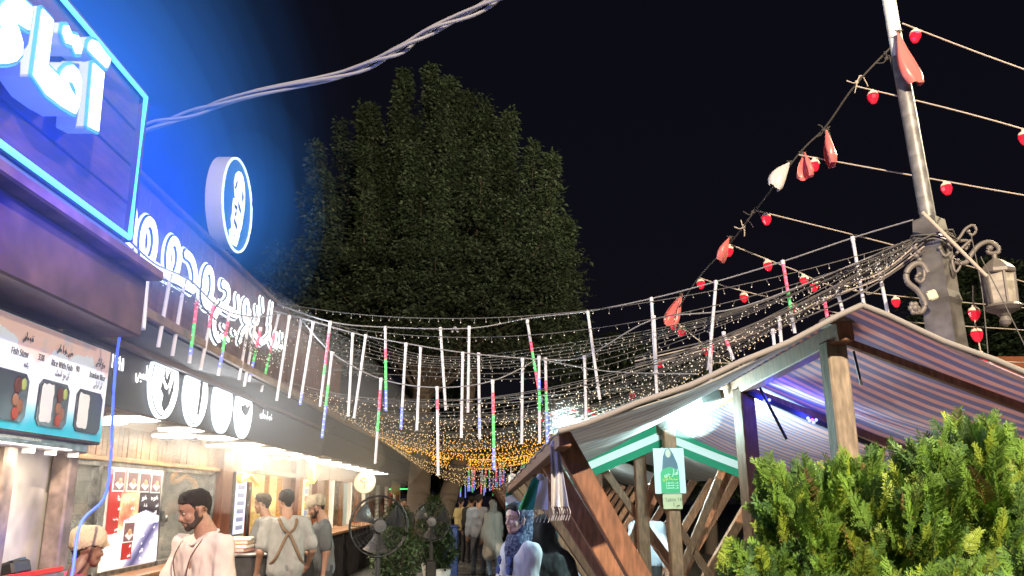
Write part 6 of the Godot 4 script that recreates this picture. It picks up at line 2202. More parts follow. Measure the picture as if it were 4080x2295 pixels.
# added haze volumes imitating lens bloom round the signs, lamps and eaves
func added_bloom() -> void:
	var blue := Color(0.28, 0.6, 1.0)  # haze tinted blue to carry the bloom of the neon
	for k in 12:
		var f := k / 11.0
		haze(Vector3(-1.9 + 0.03 * sin(k * 2.4), 3.6 + 0.05 * sin(k * 1.7), -3.75 + 0.1 * sin(k * 3.1)), Vector3(0.6 + 1.75 * f, 1.1 + 2.1 * f, 3.3 + 1.4 * f), 0.085 * pow(1.0 - f, 1.9) + 0.0018, blue)
	haze(Vector3(1.5, 2.24, -5.8), Vector3(0.5, 0.34, 0.45), 0.13)
	haze(Vector3(0.95, 2.53, -9.1), Vector3(0.6, 0.5, 0.5), 0.2)
	haze(Vector3(-2.15, 4.3, -7.1), Vector3(0.8, 1.5, 1.4), 0.07, blue)
	haze(Vector3(-2.15, 4.3, -7.1), Vector3(1.3, 2.2, 2.1), 0.03, blue)
	haze(Vector3(-2.4, 2.42, -10.5), Vector3(1.6, 1.0, 14.0), 0.055)
	haze(Vector3(-2.3, 2.5, -10.5), Vector3(3.0, 2.0, 18.0), 0.024)


# ---- people: distances to tapered capsules joined by a smooth minimum, meshed as surface nets
# bone: [a, b, ra, rb] adds, [a, b, ra, rb, -1] cuts away
func nets(bones: Array, cell: float, k: float) -> Array:
	var lo := Vector3(1e9, 1e9, 1e9)
	var hi := -lo
	for q in bones:
		if q.size() > 4: continue
		var r := maxf(q[2], q[3]) + k * 0.5 + cell * 2.0
		lo = lo.min(Vector3(q[0]).min(q[1]) - Vector3(r, r, r))
		hi = hi.max(Vector3(q[0]).max(q[1]) + Vector3(r, r, r))
	var nx := int((hi.x - lo.x) / cell) + 2
	var ny := int((hi.y - lo.y) / cell) + 2
	var nz := int((hi.z - lo.z) / cell) + 2
	var f := PackedFloat32Array()
	f.resize(nx * ny * nz)
	f.fill(1.0)
	for q in bones:
		var a: Vector3 = q[0]
		var b: Vector3 = q[1]
		var ra: float = q[2]
		var rb: float = q[3]
		var cut: bool = q.size() > 4
		var r := maxf(ra, rb) + k + cell * 2.0
		var l := ((a.min(b) - Vector3(r, r, r) - lo) / cell).floor()
		var h := ((a.max(b) + Vector3(r, r, r) - lo) / cell).ceil()
		var ab := b - a
		var den := 1.0 / maxf(ab.length_squared(), 1e-9)
		for z in range(maxi(0, int(l.z)), mini(nz - 1, int(h.z)) + 1):
			for y in range(maxi(0, int(l.y)), mini(ny - 1, int(h.y)) + 1):
				var row := (z * ny + y) * nx
				var p := lo + Vector3(0, y, z) * cell
				for x in range(maxi(0, int(l.x)), mini(nx - 1, int(h.x)) + 1):
					p.x = lo.x + x * cell
					var t := clampf((p - a).dot(ab) * den, 0.0, 1.0)
					var d := p.distance_to(a + ab * t) - lerpf(ra, rb, t)
					var c := f[row + x]
					if cut:
						f[row + x] = maxf(c, -d)
					elif d < c + k:
						var e := maxf(k - absf(c - d), 0.0) / k
						f[row + x] = minf(c, d) - e * e * k * 0.25
	var idx := PackedInt32Array()
	idx.resize(nx * ny * nz)
	idx.fill(-1)
	var v := PackedVector3Array()
	var off := [0, 1, nx, nx + 1, nx * ny, nx * ny + 1, nx * ny + nx, nx * ny + nx + 1]
	var edges := [[0, 1], [2, 3], [4, 5], [6, 7], [0, 2], [1, 3], [4, 6], [5, 7], [0, 4], [1, 5], [2, 6], [3, 7]]
	for z in nz - 1:
		for y in ny - 1:
			var row := (z * ny + y) * nx
			for x in nx - 1:
				var i := row + x
				if absf(f[i]) > cell * 2.2: continue
				var neg := 0
				for o in off:
					if f[i + o] < 0.0: neg += 1
				if neg == 0 or neg == 8: continue
				var s := Vector3.ZERO
				var n := 0
				for e in edges:
					var fa := f[i + off[e[0]]]
					var fb := f[i + off[e[1]]]
					if (fa < 0.0) != (fb < 0.0):
						var t := fa / (fa - fb)
						var pa := Vector3(e[0] & 1, (e[0] >> 1) & 1, e[0] >> 2)
						var pb := Vector3(e[1] & 1, (e[1] >> 1) & 1, e[1] >> 2)
						s += pa.lerp(pb, t)
						n += 1
				idx[i] = v.size()
				v.append(lo + (Vector3(x, y, z) + s / n) * cell)
	var tris := PackedInt32Array()
	var ax := [1, nx, nx * ny]
	for z in range(1, nz - 1):
		for y in range(1, ny - 1):
			var row := (z * ny + y) * nx
			for x in range(1, nx - 1):
				var i := row + x
				if idx[i] < 0: continue
				for d in 3:
					var fa := f[i]
					var fb := f[i + ax[d]]
					if (fa < 0.0) == (fb < 0.0): continue
					var u: int = ax[(d + 1) % 3]
					var w: int = ax[(d + 2) % 3]
					var q0 := idx[i]
					var q1 := idx[i - u]
					var q2 := idx[i - u - w]
					var q3 := idx[i - w]
					if q1 < 0 or q2 < 0 or q3 < 0: continue
					if fa < 0.0:
						tris.append_array([q0, q1, q2, q0, q2, q3])
					else:
						tris.append_array([q0, q2, q1, q0, q3, q2])
	var nn := PackedVector3Array()
	nn.resize(v.size())
	for i in range(0, tris.size(), 3):
		var g := (v[tris[i + 1]] - v[tris[i]]).cross(v[tris[i + 2]] - v[tris[i]])
		for e in 3: nn[tris[i + e]] += g
	for i in nn.size(): nn[i] = nn[i].normalized()
	return [v, nn, tris]


func put(m: M, net: Array, tr := Transform3D.IDENTITY, folds := 0.0, seed_ := 1, freq := 5.5) -> void:
	var v: PackedVector3Array = net[0].duplicate()
	var n: PackedVector3Array = net[1].duplicate()
	if folds > 0.0:
		var f := FastNoiseLite.new()
		f.seed = seed_
		f.frequency = freq
		f.fractal_octaves = 3
		var e := 0.006
		for i in v.size():
			var p := v[i] * Vector3(1.0, 0.55, 1.0)
			var a := f.get_noise_3dv(p)
			var g := Vector3(f.get_noise_3dv(p + Vector3(e, 0, 0)) - a, (f.get_noise_3dv(p + Vector3(0, e, 0)) - a) * 0.55, f.get_noise_3dv(p + Vector3(0, 0, e)) - a) / e
			v[i] += n[i] * a * folds
			n[i] = (n[i] - (g - n[i] * g.dot(n[i])) * folds).normalized()
	var t: PackedInt32Array = net[2]
	for i in v.size():
		v[i] = tr * v[i]
		n[i] = (tr.basis * n[i]).normalized()
	for i in range(0, t.size(), 3):
		m.t3(v[t[i]], v[t[i + 1]], v[t[i + 2]], n[t[i]], n[t[i + 1]], n[t[i + 2]])


var heads := {}


# head pieces round the head's centre, looking along +z
func head_net(kind: String) -> Array:
	if heads.has(kind): return heads[kind]
	var b := []
	var cell := 0.0065
	var k := 0.02
	match kind:
		"face":
			b = [[Vector3(0, 0.03, -0.03), Vector3(0, 0.035, 0.015), 0.078, 0.075], [Vector3(0, -0.02, 0.02), Vector3(0, -0.07, 0.05), 0.058, 0.038], [Vector3(0, -0.09, 0.062), Vector3(0, -0.095, 0.066), 0.022, 0.02],
				[Vector3(-0.032, -0.03, 0.052), Vector3(0.032, -0.03, 0.052), 0.03, 0.03], [Vector3(-0.03, 0.022, 0.072), Vector3(0.03, 0.022, 0.072), 0.016, 0.016], [Vector3(0, 0.012, 0.082), Vector3(0, -0.03, 0.103), 0.008, 0.012],
				[Vector3(-0.012, -0.033, 0.092), Vector3(0.012, -0.033, 0.092), 0.008, 0.008], [Vector3(-0.016, -0.057, 0.084), Vector3(0.016, -0.057, 0.084), 0.007, 0.007], [Vector3(-0.014, -0.07, 0.082), Vector3(0.014, -0.07, 0.082), 0.007, 0.007],
				[Vector3(-0.05, -0.05, 0.0), Vector3(-0.03, -0.085, 0.045), 0.022, 0.02], [Vector3(0.05, -0.05, 0.0), Vector3(0.03, -0.085, 0.045), 0.022, 0.02], [Vector3(-0.077, 0.0, -0.012), Vector3(-0.073, -0.035, -0.005), 0.013, 0.01], [Vector3(0.077, 0.0, -0.012), Vector3(0.073, -0.035, -0.005), 0.013, 0.01],
				[Vector3(0, -0.06, -0.02), Vector3(0, -0.17, -0.04), 0.052, 0.056], [Vector3(-0.031, 0.003, 0.098), Vector3(-0.03, 0.003, 0.098), 0.019, 0.019, -1], [Vector3(0.031, 0.003, 0.098), Vector3(0.03, 0.003, 0.098), 0.019, 0.019, -1]]
			k = 0.016
		"short":
			b = [[Vector3(0, 0.04, -0.034), Vector3(0, 0.048, 0.01), 0.083, 0.081], [Vector3(0, 0.0, -0.06), Vector3(0, -0.045, -0.05), 0.05, 0.034], [Vector3(-0.035, 0.098, 0.036), Vector3(0.04, 0.1, 0.034), 0.026, 0.026],
				[Vector3(0, -0.05, 0.12), Vector3(0, -0.01, 0.112), 0.1, 0.088, -1], [Vector3(-0.12, -0.085, 0.035), Vector3(0.12, -0.085, 0.035), 0.075, 0.075, -1], [Vector3(-0.065, -0.01, 0.075), Vector3(-0.06, 0.012, 0.075), 0.052, 0.052, -1], [Vector3(0.065, -0.01, 0.075), Vector3(0.06, 0.012, 0.075), 0.052, 0.052, -1]]
			cell = 0.0055
			k = 0.012
		"beard":
			b = [[Vector3(0, -0.02, 0.02), Vector3(0, -0.07, 0.05), 0.0605, 0.041], [Vector3(0, -0.09, 0.062), Vector3(0, -0.096, 0.067), 0.026, 0.024], [Vector3(-0.05, -0.05, 0.0), Vector3(-0.03, -0.085, 0.045), 0.0245, 0.023], [Vector3(0.05, -0.05, 0.0), Vector3(0.03, -0.085, 0.045), 0.0245, 0.023], [Vector3(-0.064, -0.005, 0.012), Vector3(-0.06, -0.04, 0.012), 0.008, 0.014], [Vector3(0.064, -0.005, 0.012), Vector3(0.06, -0.04, 0.012), 0.008, 0.014],
				[Vector3(-0.035, 0.005, 0.09), Vector3(0.035, 0.005, 0.09), 0.05, 0.05, -1], [Vector3(0, 0.0, 0.07), Vector3(0, -0.03, 0.11), 0.04, 0.028, -1], [Vector3(0, -0.1, -0.03), Vector3(0, -0.2, -0.02), 0.055, 0.06, -1], [Vector3(-0.026, -0.056, 0.085), Vector3(0, -0.047, 0.094), 0.0055, 0.0065], [Vector3(0.026, -0.056, 0.085), Vector3(0, -0.047, 0.094), 0.0055, 0.0065], [Vector3(-0.014, -0.064, 0.1), Vector3(0.014, -0.064, 0.1), 0.011, 0.011, -1]]
			cell = 0.005
			k = 0.008
		"cap":
			b = [[Vector3(0, 0.055, -0.03), Vector3(0, 0.06, 0.012), 0.088, 0.086], [Vector3(0, 0.02, 0.0), Vector3(0, -0.1, 0.0), 0.12, 0.12, -1]]
		"puffcap":
			b = [[Vector3(0, 0.062, -0.045), Vector3(0, 0.068, 0.02), 0.095, 0.09], [Vector3(0, 0.03, 0.07), Vector3(0, 0.03, 0.11), 0.05, 0.03], [Vector3(0, -0.03, 0.0), Vector3(0, -0.12, 0.0), 0.095, 0.12, -1], [Vector3(0, -0.02, 0.12), Vector3(0, -0.02, 0.12), 0.05, 0.05, -1]]
		"scarf":
			b = [[Vector3(0, 0.035, -0.045), Vector3(0, 0.042, -0.012), 0.096, 0.093], [Vector3(0, -0.04, -0.045), Vector3(0, -0.13, -0.04), 0.085, 0.09], [Vector3(-0.055, -0.175, 0.0), Vector3(0.055, -0.18, 0.03), 0.066, 0.066], [Vector3(-0.09, -0.22, -0.01), Vector3(0.08, -0.24, 0.02), 0.066, 0.066], [Vector3(0.0, -0.22, 0.07), Vector3(0.03, -0.38, 0.1), 0.05, 0.04], [Vector3(0, 0.0, 0.09), Vector3(0, -0.03, 0.14), 0.094, 0.1, -1]]
			k = 0.03
		"fringe":
			b = [[Vector3(-0.035, 0.08, 0.045), Vector3(0.04, 0.085, 0.045), 0.035, 0.032], [Vector3(0.06, 0.05, 0.03), Vector3(0.066, 0.0, 0.022), 0.018, 0.012], [Vector3(-0.06, 0.05, 0.03), Vector3(-0.066, 0.0, 0.022), 0.018, 0.012]]
	heads[kind] = nets(b, cell, k)
	return heads[kind]


func hand_net(side: float) -> Array:
	var key := "hand%d" % int(side)
	if heads.has(key): return heads[key]
	# wrist at the origin, fingers along -y, palm towards +z, thumb on the side
	var b := [[Vector3(0, 0.01, 0), Vector3(0, -0.03, 0), 0.026, 0.028], [Vector3(-0.02, -0.03, 0), Vector3(-0.024, -0.085, 0.004), 0.016, 0.014], [Vector3(0.02, -0.03, 0), Vector3(0.024, -0.085, 0.004), 0.016, 0.014], [Vector3(0, -0.03, 0), Vector3(0, -0.085, 0.002), 0.018, 0.015]]
	for q in 4:
		var x := -0.03 + q * 0.02
		var l: float = [0.058, 0.074, 0.08, 0.07][q]
		var p0 := Vector3(x, -0.088, 0.004)
		var p1 := p0 + Vector3(x * 0.1, -l * 0.5, 0.008)
		var p2 := p1 + Vector3(0, -l * 0.28, 0.018)
		var p3 := p2 + Vector3(0, -l * 0.14, 0.018)
		b.append([p0, p1, 0.0095, 0.0088]); b.append([p1, p2, 0.0088, 0.008]); b.append([p2, p3, 0.008, 0.007])
	b.append([Vector3(side * 0.022, -0.025, 0.008), Vector3(side * 0.05, -0.055, 0.022), 0.014, 0.011])
	b.append([Vector3(side * 0.05, -0.055, 0.022), Vector3(side * 0.055, -0.088, 0.034), 0.0105, 0.0085])
	heads[key] = nets(b, 0.005, 0.007)
	return heads[key]


func two_bone(s: Vector3, h: Vector3, l1: float, l2: float, pole: Vector3) -> Array:
	var d := h - s
	var l := clampf(d.length(), 0.05, (l1 + l2) * 0.995)
	var dir := d.normalized()
	var hand := s + dir * l
	var c := clampf((l1 * l1 + l * l - l2 * l2) / (2.0 * l1 * l), -1, 1)
	var pp := (pole - dir * pole.dot(dir)).normalized()
	return [s + dir * l1 * c + pp * l1 * sqrt(maxf(0, 1.0 - c * c)), hand]


# o: where, turn, tall, lean, look (turn, nod), hands [left, right] in the body's own axes, shirt, trousers, sleeve, hair, extras
func person(label: String, o: Dictionary) -> Node3D:
	var s: float = o.get("tall", 1.72) / 1.74
	var t := thing("person", label, "person", o.at, "", o.turn)
	var cell: float = o.get("cell", 0.02)
	var lean := Basis(Vector3.RIGHT, o.get("lean", 0.0))
	var P := Vector3(0, 0.95, 0) * s
	var C := P + lean * (Vector3(0, 0.33, 0) * s)
	var N := P + lean * (Vector3(0, 0.53, -0.015) * s)
	var hb := Basis(Vector3.UP, o.get("look", Vector2.ZERO).x) * Basis(Vector3.RIGHT, o.get("look", Vector2.ZERO).y)
	var H := N + (lean.slerp(Basis.IDENTITY, 0.5)) * (Vector3(0, 0.055, 0.01) * s) + hb * (Vector3(0, 0.105, 0.025) * s)
	var fem: bool = o.get("woman", false)
	var sw := (0.15 if fem else 0.195) * s
	var skin := []
	var shirt := []
	var low := []
	var infl: float = o.get("loose", 0.012)
	skin.append([P, C, 0.09 * s, 0.1 * s])
	skin.append([C + lean * Vector3(0, 0.15, -0.02) * s, N + lean * Vector3(0, 0.04, 0) * s, 0.06 * s, 0.054 * s])
	skin.append([N, H - hb * Vector3(0, 0.07, 0.02) * s, 0.054 * s, 0.054 * s])
	for e in [-1.0, 1.0]:
		shirt.append([C + lean * Vector3(e * 0.085, 0.07, 0.0) * s, P + Vector3(e * 0.075, -0.02, 0) * s, 0.1 * s + infl, (0.1 if not fem else 0.095) * s + infl * 1.3])
		shirt.append([N + lean * Vector3(e * 0.05, -0.055, -0.005) * s, C + lean * Vector3(e * sw / s * 0.92, 0.125, -0.01) * s, 0.05 * s + infl * 0.6, 0.058 * s + infl * 0.7])
		var sh := C + lean * Vector3(e * sw / s, 0.115, -0.01) * s
		var hands: Array = o.get("hands", [Vector3(-0.25, 0.78, 0.12), Vector3(0.25, 0.78, 0.12)])
		var pole: Vector3 = o.get("pole", Vector3(e * 0.35, -0.2, -1))
		var ik := two_bone(sh, Vector3(hands[0 if e < 0 else 1]) * s, 0.29 * s, 0.25 * s, Vector3(e * absf(pole.x), pole.y, pole.z))
		var el: Vector3 = ik[0]
		var wr: Vector3 = ik[1]
		skin.append([sh, el, 0.048 * s, 0.04 * s])
		skin.append([el, wr, 0.041 * s, 0.027 * s])
		if o.get("sleeve", "short") == "short":
			shirt.append([sh, sh.lerp(el, 0.78), 0.062 * s + infl * 0.6, 0.06 * s + infl * 0.9])
		else:
			shirt.append([sh, el, 0.06 * s + infl * 0.6, 0.05 * s + infl * 0.6])
			shirt.append([el, el.lerp(wr, 0.95), 0.049 * s + infl * 0.5, 0.036 * s + infl * 0.6])
		# legs
		var st: float = o.get("stride", 0.0) * e
		var hip := P + Vector3(e * 0.09, -0.03, 0) * s
		var kn := Vector3(e * 0.1, 0.5, 0.04 + st * 0.5) * s
		var an := Vector3(e * 0.1, 0.085, -0.02 + st) * s
		low.append([hip, kn, 0.098 * s, 0.068 * s])
		low.append([kn, an, 0.066 * s, 0.05 * s])
		skin.append([kn, an, 0.05 * s, 0.035 * s])
		skin.append([hip, kn, 0.07 * s, 0.05 * s])
		var shoe := M.new()
		put(shoe, nets([[an + Vector3(0, -0.03, -0.02) * s, an + Vector3(0, -0.045, 0.15) * s, 0.045 * s, 0.036 * s]], 0.016, 0.02))
		part("shoe", shoe, o.get("shoes", X.black), t, true)
		if o.get("hair", "short") != "chador":
			var hm := M.new()
			var down: Vector3 = (wr - el).normalized()
			var fw: Vector3 = Vector3(0, 0.25, 1)
			var hz := (fw - down * fw.dot(down)).normalized()
			var hbas := Basis((-down).cross(hz).normalized(), -down, hz) * Basis(Vector3.UP, -e * 0.9)
			heads["tmp%d" % int(e)] = [hand_net(-e), Transform3D(hbas.scaled(Vector3(s, s, s) * (0.9 if fem else 1.0)), wr)]
	low.append([P + Vector3(-0.06, -0.01, 0) * s, P + Vector3(0.06, -0.01, 0) * s, 0.108 * s, 0.108 * s])
	if o.has("coat"):
		for e in [-1.0, 1.0]:
			shirt.append([P + Vector3(e * 0.075, 0, 0) * s, Vector3(e * 0.11, o.coat, 0.0) * s, 0.11 * s + infl, 0.14 * s + infl])
	var body := M.new()
	put(body, nets(skin, maxf(cell, 0.016), 0.03))
	var ht := Transform3D(hb.scaled(Vector3(s, s, s) * (0.95 if fem else 1.0)), H)
	put(body, head_net("face"), ht)
	if o.get("hair", "short") != "chador":
		for e in [-1, 1]:
			put(body, heads["tmp%d" % e][0], heads["tmp%d" % e][1])
	var sk: StandardMaterial3D = o.get("skin", X.skin)
	part("body", body, sk, t, true)
	for e in [-1.0, 1.0]:
		var eye := M.new()
		eye.ball(ht * Vector3(e * 0.031, 0.003, 0.0775), Vector3(0.0125, 0.0085, 0.009) * s, 8, hb)
		var em := part("eye", eye, mat(0.5, 0.48, 0.45, 0.2), t, true)
		eye = M.new()
		eye.ball(ht * Vector3(e * 0.031, 0.003, 0.083), Vector3(0.0065, 0.0065, 0.005) * s, 8, hb)
		part("iris", eye, X.black, em, true)
		eye = M.new()
		eye.tube(PackedVector3Array([ht * Vector3(e * 0.014, 0.024, 0.091), ht * Vector3(e * 0.032, 0.03, 0.088), ht * Vector3(e * 0.05, 0.023, 0.074)]), 0.0045 * s, 5, false, 0.6)
		part("eyebrow", eye, X.hair, t, true)
	var lip := M.new()
	lip.tube(PackedVector3Array([ht * Vector3(-0.022, -0.062, 0.084), ht * Vector3(0, -0.061, 0.093), ht * Vector3(0.022, -0.062, 0.084)]), 0.006 * s, 6)
	part("lips", lip, mat(0.3, 0.1, 0.09, 0.45) if fem else mat(0.3, 0.14, 0.11, 0.5), t, true)
	var top := M.new()
	put(top, nets(shirt, cell, 0.035), Transform3D.IDENTITY, o.get("folds", 0.02), int(s * 1000))
	part(o.get("top", "shirt"), top, o.shirt, t, true)
	var tr := M.new()
	put(tr, nets(low, maxf(cell, 0.018), 0.025), Transform3D.IDENTITY, 0.008, 7)
	part("trousers", tr, o.trousers, t, true)
	var hair: String = o.get("hair", "short")
	if hair in ["short", "cap", "puffcap", "scarf"]:
		if hair in ["cap", "puffcap"]:
			var hm := M.new()
			put(hm, head_net("short"), Transform3D(hb.scaled(Vector3(s, s, s) * 0.985), H))
			part("hair", hm, o.get("hairmat", X.hair), t, true)
		var hm2 := M.new()
		put(hm2, head_net(hair), ht, 0.012 if hair == "scarf" else 0.006, 3, 14.0 if hair == "scarf" else 40.0)
		part("hair" if hair == "short" else ("headscarf" if hair == "scarf" else "cap"), hm2, o.get("hatmat", X.hair), t, true)
		if hair == "scarf":
			var fr := M.new()
			put(fr, head_net("fringe"), ht)
			part("hair", fr, X.hair, t, true)
	if o.get("beard", false):
		var bm := M.new()
		put(bm, head_net("beard"), ht)
		part("beard", bm, X.beard, t, true)
	t.set_meta("neck", N)
	t.set_meta("chest", C)
	return t


func print_cloth(seed_: int, freq: float, a: Color, b: Color, scale: float) -> StandardMaterial3D:
	var tx := NoiseTexture2D.new()
	var f := FastNoiseLite.new()
	f.seed = seed_
	f.frequency = freq
	f.fractal_octaves = 2
	tx.noise = f
	tx.width = 256
	tx.height = 256
	tx.seamless = true
	var g := Gradient.new()
	g.interpolation_mode = Gradient.GRADIENT_INTERPOLATE_CONSTANT
	g.offsets = PackedFloat32Array([0.0, 0.56])
	g.colors = PackedColorArray([a.linear_to_srgb(), b.linear_to_srgb()])
	tx.color_ramp = g
	var m := mat(1, 1, 1, 0.85)
	m.albedo_texture = tx
	m.uv1_triplanar = true
	m.uv1_scale = Vector3(scale, scale, scale)
	return m


func crowd() -> void:
	X.beard = mat(0.045, 0.03, 0.025, 0.9)
	var dark := mat(0.03, 0.03, 0.034, 0.8)
	var navy := mat(0.025, 0.028, 0.04, 0.8)
	var p := person("bearded man in a white T-shirt with glasses hung on a cord round his neck", {"at": Vector3(-1.79, 0, -5.5), "turn": -0.62, "tall": 1.74, "lean": 0.1, "look": Vector2(-0.35, 0.36), "hands": [Vector3(-0.16, 1.02, 0.36), Vector3(0.24, 0.92, 0.2)], "shirt": mat(0.5, 0.42, 0.38, 0.85), "trousers": dark, "beard": true, "cell": 0.013, "folds": 0.03})
	var C: Vector3 = p.get_meta("chest")
	var N: Vector3 = p.get_meta("neck")
	var m := M.new()
	m.tube(smoothpath([C + Vector3(-0.05, -0.06, 0.155), C + Vector3(-0.085, 0.06, 0.15), N + Vector3(-0.085, -0.02, 0.05), N + Vector3(0, 0.03, -0.085), N + Vector3(0.085, -0.02, 0.05), C + Vector3(0.085, 0.06, 0.15), C + Vector3(0.06, -0.06, 0.155)], 5), 0.004, 5)
	part("cord", m, mat(0.08, 0.035, 0.025, 0.6), p, true)
	m = M.new()
	for e in [-1.0, 1.0]:
		var ring := PackedVector3Array()
		for k in 12:
			ring.append(C + Vector3(e * 0.035 + cos(TAU * k / 12) * 0.027, -0.1 + sin(TAU * k / 12) * 0.018, 0.165))
		m.tube(ring, 0.0025, 4, true)
	m.tube(PackedVector3Array([C + Vector3(-0.062, -0.1, 0.165), C + Vector3(-0.052, -0.06, 0.155)]), 0.0025, 4)
	m.tube(PackedVector3Array([C + Vector3(0.062, -0.1, 0.165), C + Vector3(0.06, -0.06, 0.155)]), 0.0025, 4)
	part("glasses", m, X.cable, p, true)
	m = M.new()
	m.tube(smoothpath([N + Vector3(-0.075, -0.03, 0.06), N + Vector3(0, -0.075, 0.085), N + Vector3(0.075, -0.03, 0.06), N + Vector3(0.07, 0.01, -0.06), N + Vector3(-0.07, 0.01, -0.06)], 4, true), 0.009, 6, true)
	part("collar", m, mat(0.5, 0.42, 0.38, 0.85), p, true)
	person("worker in a magenta shirt and beige hair cover by the near kiosk's corner", {"at": Vector3(-2.39, 0, -4.95), "turn": 2.2, "tall": 1.5, "lean": 0.12, "look": Vector2(0.2, 0.1), "shirt": mat(0.5, 0.02, 0.13, 0.8), "trousers": dark, "hair": "puffcap", "hatmat": mat(0.48, 0.38, 0.27, 0.9), "skin": mat(0.2, 0.1, 0.07, 0.5), "cell": 0.015, "hands": [Vector3(-0.2, 1.0, 0.3), Vector3(0.2, 1.0, 0.3)]})
	person("man in a grey shirt leaning over the serving window's counter", {"at": Vector3(-2.56, 0, -10.6), "turn": -1.75, "tall": 1.78, "lean": 0.42, "look": Vector2(-0.1, 0.1), "shirt": mat(0.12, 0.125, 0.13, 0.85), "trousers": dark, "sleeve": "long", "hands": [Vector3(-0.1, 1.15, 0.62), Vector3(0.2, 1.12, 0.5)], "cell": 0.018})
	p = person("man in a grey polo and dark cap seen from behind with crossed brown straps", {"at": Vector3(-2.17, 0, -9.3), "turn": -2.75, "tall": 1.76, "lean": 0.16, "look": Vector2(0.25, 0.2), "shirt": mat(0.22, 0.22, 0.215, 0.85), "trousers": mat(0.13, 0.13, 0.14, 0.8), "hair": "cap", "hatmat": dark, "hands": [Vector3(-0.28, 0.95, 0.2), Vector3(0.28, 0.9, 0.12)], "cell": 0.017, "loose": 0.02, "folds": 0.03})
	C = p.get_meta("chest")
	N = p.get_meta("neck")
	for e in [-1.0, 1.0]:
		m = M.new()
		m.tube(smoothpath([N + Vector3(e * 0.1, -0.03, 0.06), N + Vector3(e * 0.1, -0.02, -0.07), C + Vector3(e * 0.06, 0.08, -0.145), C + Vector3(-e * 0.02, 0.0, -0.155), Vector3(-e * 0.13, 1.06, -0.13), Vector3(-e * 0.2, 0.98, -0.02)], 5), 0.017, 6, false, 1.0, 0.4, Vector3(0, 0, 1))
		part("strap", m, mat(0.12, 0.07, 0.04, 0.7), p, true)
	person("man in a slate shirt and beige chef cap looking down beside the man with straps", {"at": Vector3(-1.87, 0, -10.0), "turn": -1.25, "tall": 1.7, "lean": 0.14, "look": Vector2(-0.3, 0.4), "shirt": mat(0.09, 0.1, 0.11, 0.85), "trousers": dark, "hair": "puffcap", "hatmat": mat(0.36, 0.31, 0.23, 0.9), "beard": true, "hands": [Vector3(-0.2, 1.02, 0.35), Vector3(0.27, 0.75, 0.05)], "cell": 0.018})
	person("man in a dark T-shirt standing far off left of the leaning trunk", {"at": Vector3(-1.72, 0, -17.8), "turn": 0.3, "tall": 1.64, "shirt": mat(0.05, 0.055, 0.05, 0.85), "trousers": dark, "cell": 0.025})
	person("walker in a yellow T-shirt and dark trousers with raised arms", {"at": Vector3(-0.6, 0, -22.5), "turn": 2.9, "tall": 1.66, "shirt": mat(0.5, 0.42, 0.2, 0.85), "trousers": navy, "hands": [Vector3(-0.22, 1.62, 0.25), Vector3(0.3, 1.0, 0.1)], "stride": 0.16, "cell": 0.025})
	person("walker in black just behind the one in the yellow T-shirt", {"at": Vector3(-0.3, 0, -22.0), "turn": 3.2, "tall": 1.68, "shirt": dark, "trousers": dark, "sleeve": "long", "stride": -0.14, "cell": 0.025})
	person("man in a grey long-sleeved shirt walking away down the lane", {"at": Vector3(-0.1, 0, -18.4), "turn": 3.3, "tall": 1.72, "shirt": mat(0.27, 0.29, 0.34, 0.85), "trousers": mat(0.09, 0.09, 0.11, 0.8), "sleeve": "long", "stride": 0.06, "look": Vector2(-0.5, 0), "cell": 0.02, "loose": 0.02})
	person("woman in a light flecked headscarf and beige coat walking away", {"at": Vector3(0.22, 0, -17.9), "turn": 3.6, "tall": 1.6, "woman": true, "shirt": mat(0.42, 0.4, 0.36, 0.85), "trousers": mat(0.2, 0.26, 0.34, 0.85), "sleeve": "long", "hair": "scarf", "hatmat": print_cloth(31, 0.05, Color(0.4, 0.38, 0.34), Color(0.1, 0.09, 0.08), 6.0), "top": "coat", "coat": 0.55, "loose": 0.025, "cell": 0.022})
	person("person in dark clothes farther along the right side of the lane", {"at": Vector3(0.25, 0, -20.5), "turn": 3.0, "tall": 1.66, "shirt": dark, "trousers": dark, "sleeve": "long", "cell": 0.028})
	# the woman near the middle
	p = person("woman in a navy patterned headscarf and white coat with blue flower trim", {"at": Vector3(0.26, 0, -5.9), "turn": -1.1, "tall": 1.62, "woman": true, "look": Vector2(0.12, 0.02), "shirt": mat(0.5, 0.52, 0.57, 0.85), "trousers": navy, "sleeve": "long", "hair": "scarf", "hatmat": print_cloth(17, 0.045, Color(0.02, 0.03, 0.075), Color(0.13, 0.16, 0.26), 3.0), "hands": [Vector3(-0.2, 0.95, 0.25), Vector3(0.02, 1.16, 0.24)], "top": "coat", "coat": 0.6, "loose": 0.01, "folds": 0.03, "cell": 0.014, "skin": mat(0.55, 0.36, 0.28, 0.5)})
	C = p.get_meta("chest")
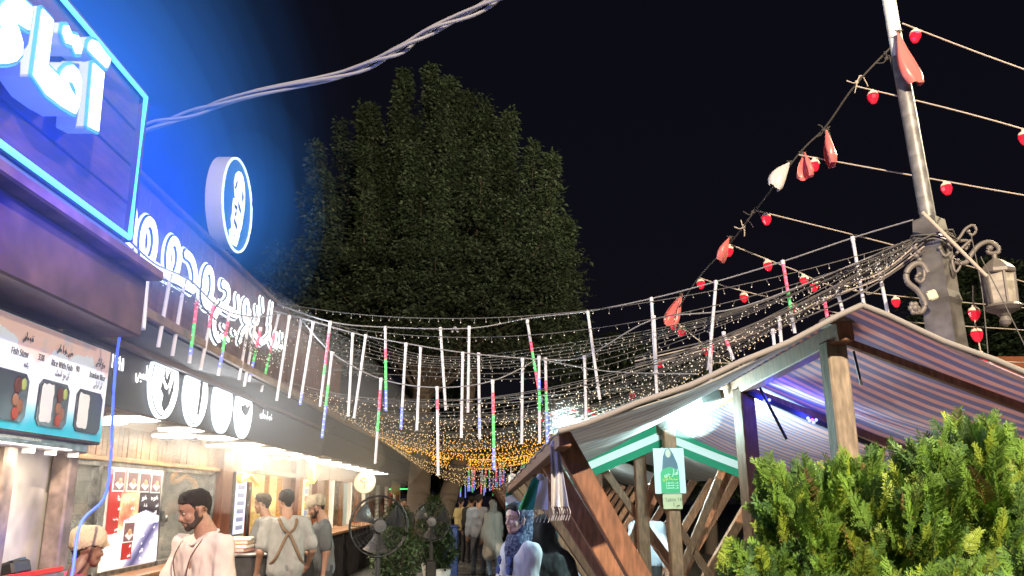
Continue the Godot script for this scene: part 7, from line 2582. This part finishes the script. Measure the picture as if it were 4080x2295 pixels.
	for k in 10:
		for e in [-1.0, 1.0]:
			m = M.new()
			var c := Vector3(e * 0.075 + 0.02, C.y + 0.06 - k * 0.065, 0.135 + 0.012 * (k % 2))
			for a in 5:
				m.ball(c + Vector3(cos(TAU * a / 5) * 0.014, sin(TAU * a / 5) * 0.018, 0), Vector3(0.012, 0.014, 0.01), 6)
			part("flower_trim", m, mat(0.06, 0.1, 0.3, 0.8), p, true)
	# black chador behind her
	var t := thing("person", "person wrapped in a black chador close behind the woman in white", "person", Vector3(0.46, 0, -6.4), "", 2.6)
	m = M.new()
	put(m, nets([[Vector3(0, 1.42, 0.0), Vector3(0, 1.45, 0.03), 0.105, 0.1], [Vector3(0, 1.3, 0), Vector3(0, 1.2, 0), 0.12, 0.16], [Vector3(-0.13, 1.18, 0), Vector3(-0.2, 0.06, 0), 0.13, 0.17], [Vector3(0.13, 1.18, 0), Vector3(0.2, 0.06, 0), 0.13, 0.17], [Vector3(0, 1.1, 0.06), Vector3(0, 0.08, 0.12), 0.15, 0.19], [Vector3(0, 1.1, -0.04), Vector3(0, 0.08, -0.12), 0.15, 0.19], [Vector3(0, 1.41, 0.12), Vector3(0, 1.38, 0.16), 0.07, 0.07, -1]], 0.022, 0.06), Transform3D.IDENTITY, 0.035, 4)
	part("chador", m, mat(0.008, 0.008, 0.01, 0.8), t, true)
	m = M.new()
	put(m, head_net("face"), Transform3D(Basis.IDENTITY.scaled(Vector3(0.88, 0.88, 0.88)), Vector3(0, 1.4, 0.02)))
	part("body", m, X.skin, t, true)
	person("person in a pale blue shirt standing inside the tent behind the legs", {"at": Vector3(0.9, 0, -7.5), "turn": -0.5, "tall": 1.56, "look": Vector2(-0.2, 0.1), "shirt": mat(0.5, 0.55, 0.66, 0.85), "trousers": dark, "sleeve": "long", "cell": 0.02})
	person("dark-haired person in a white shirt far inside the tent by its third post", {"at": Vector3(2.1, 0, -10.6), "turn": -0.2, "tall": 1.6, "shirt": mat(0.4, 0.5, 0.62, 0.85), "trousers": dark, "sleeve": "long", "cell": 0.025})
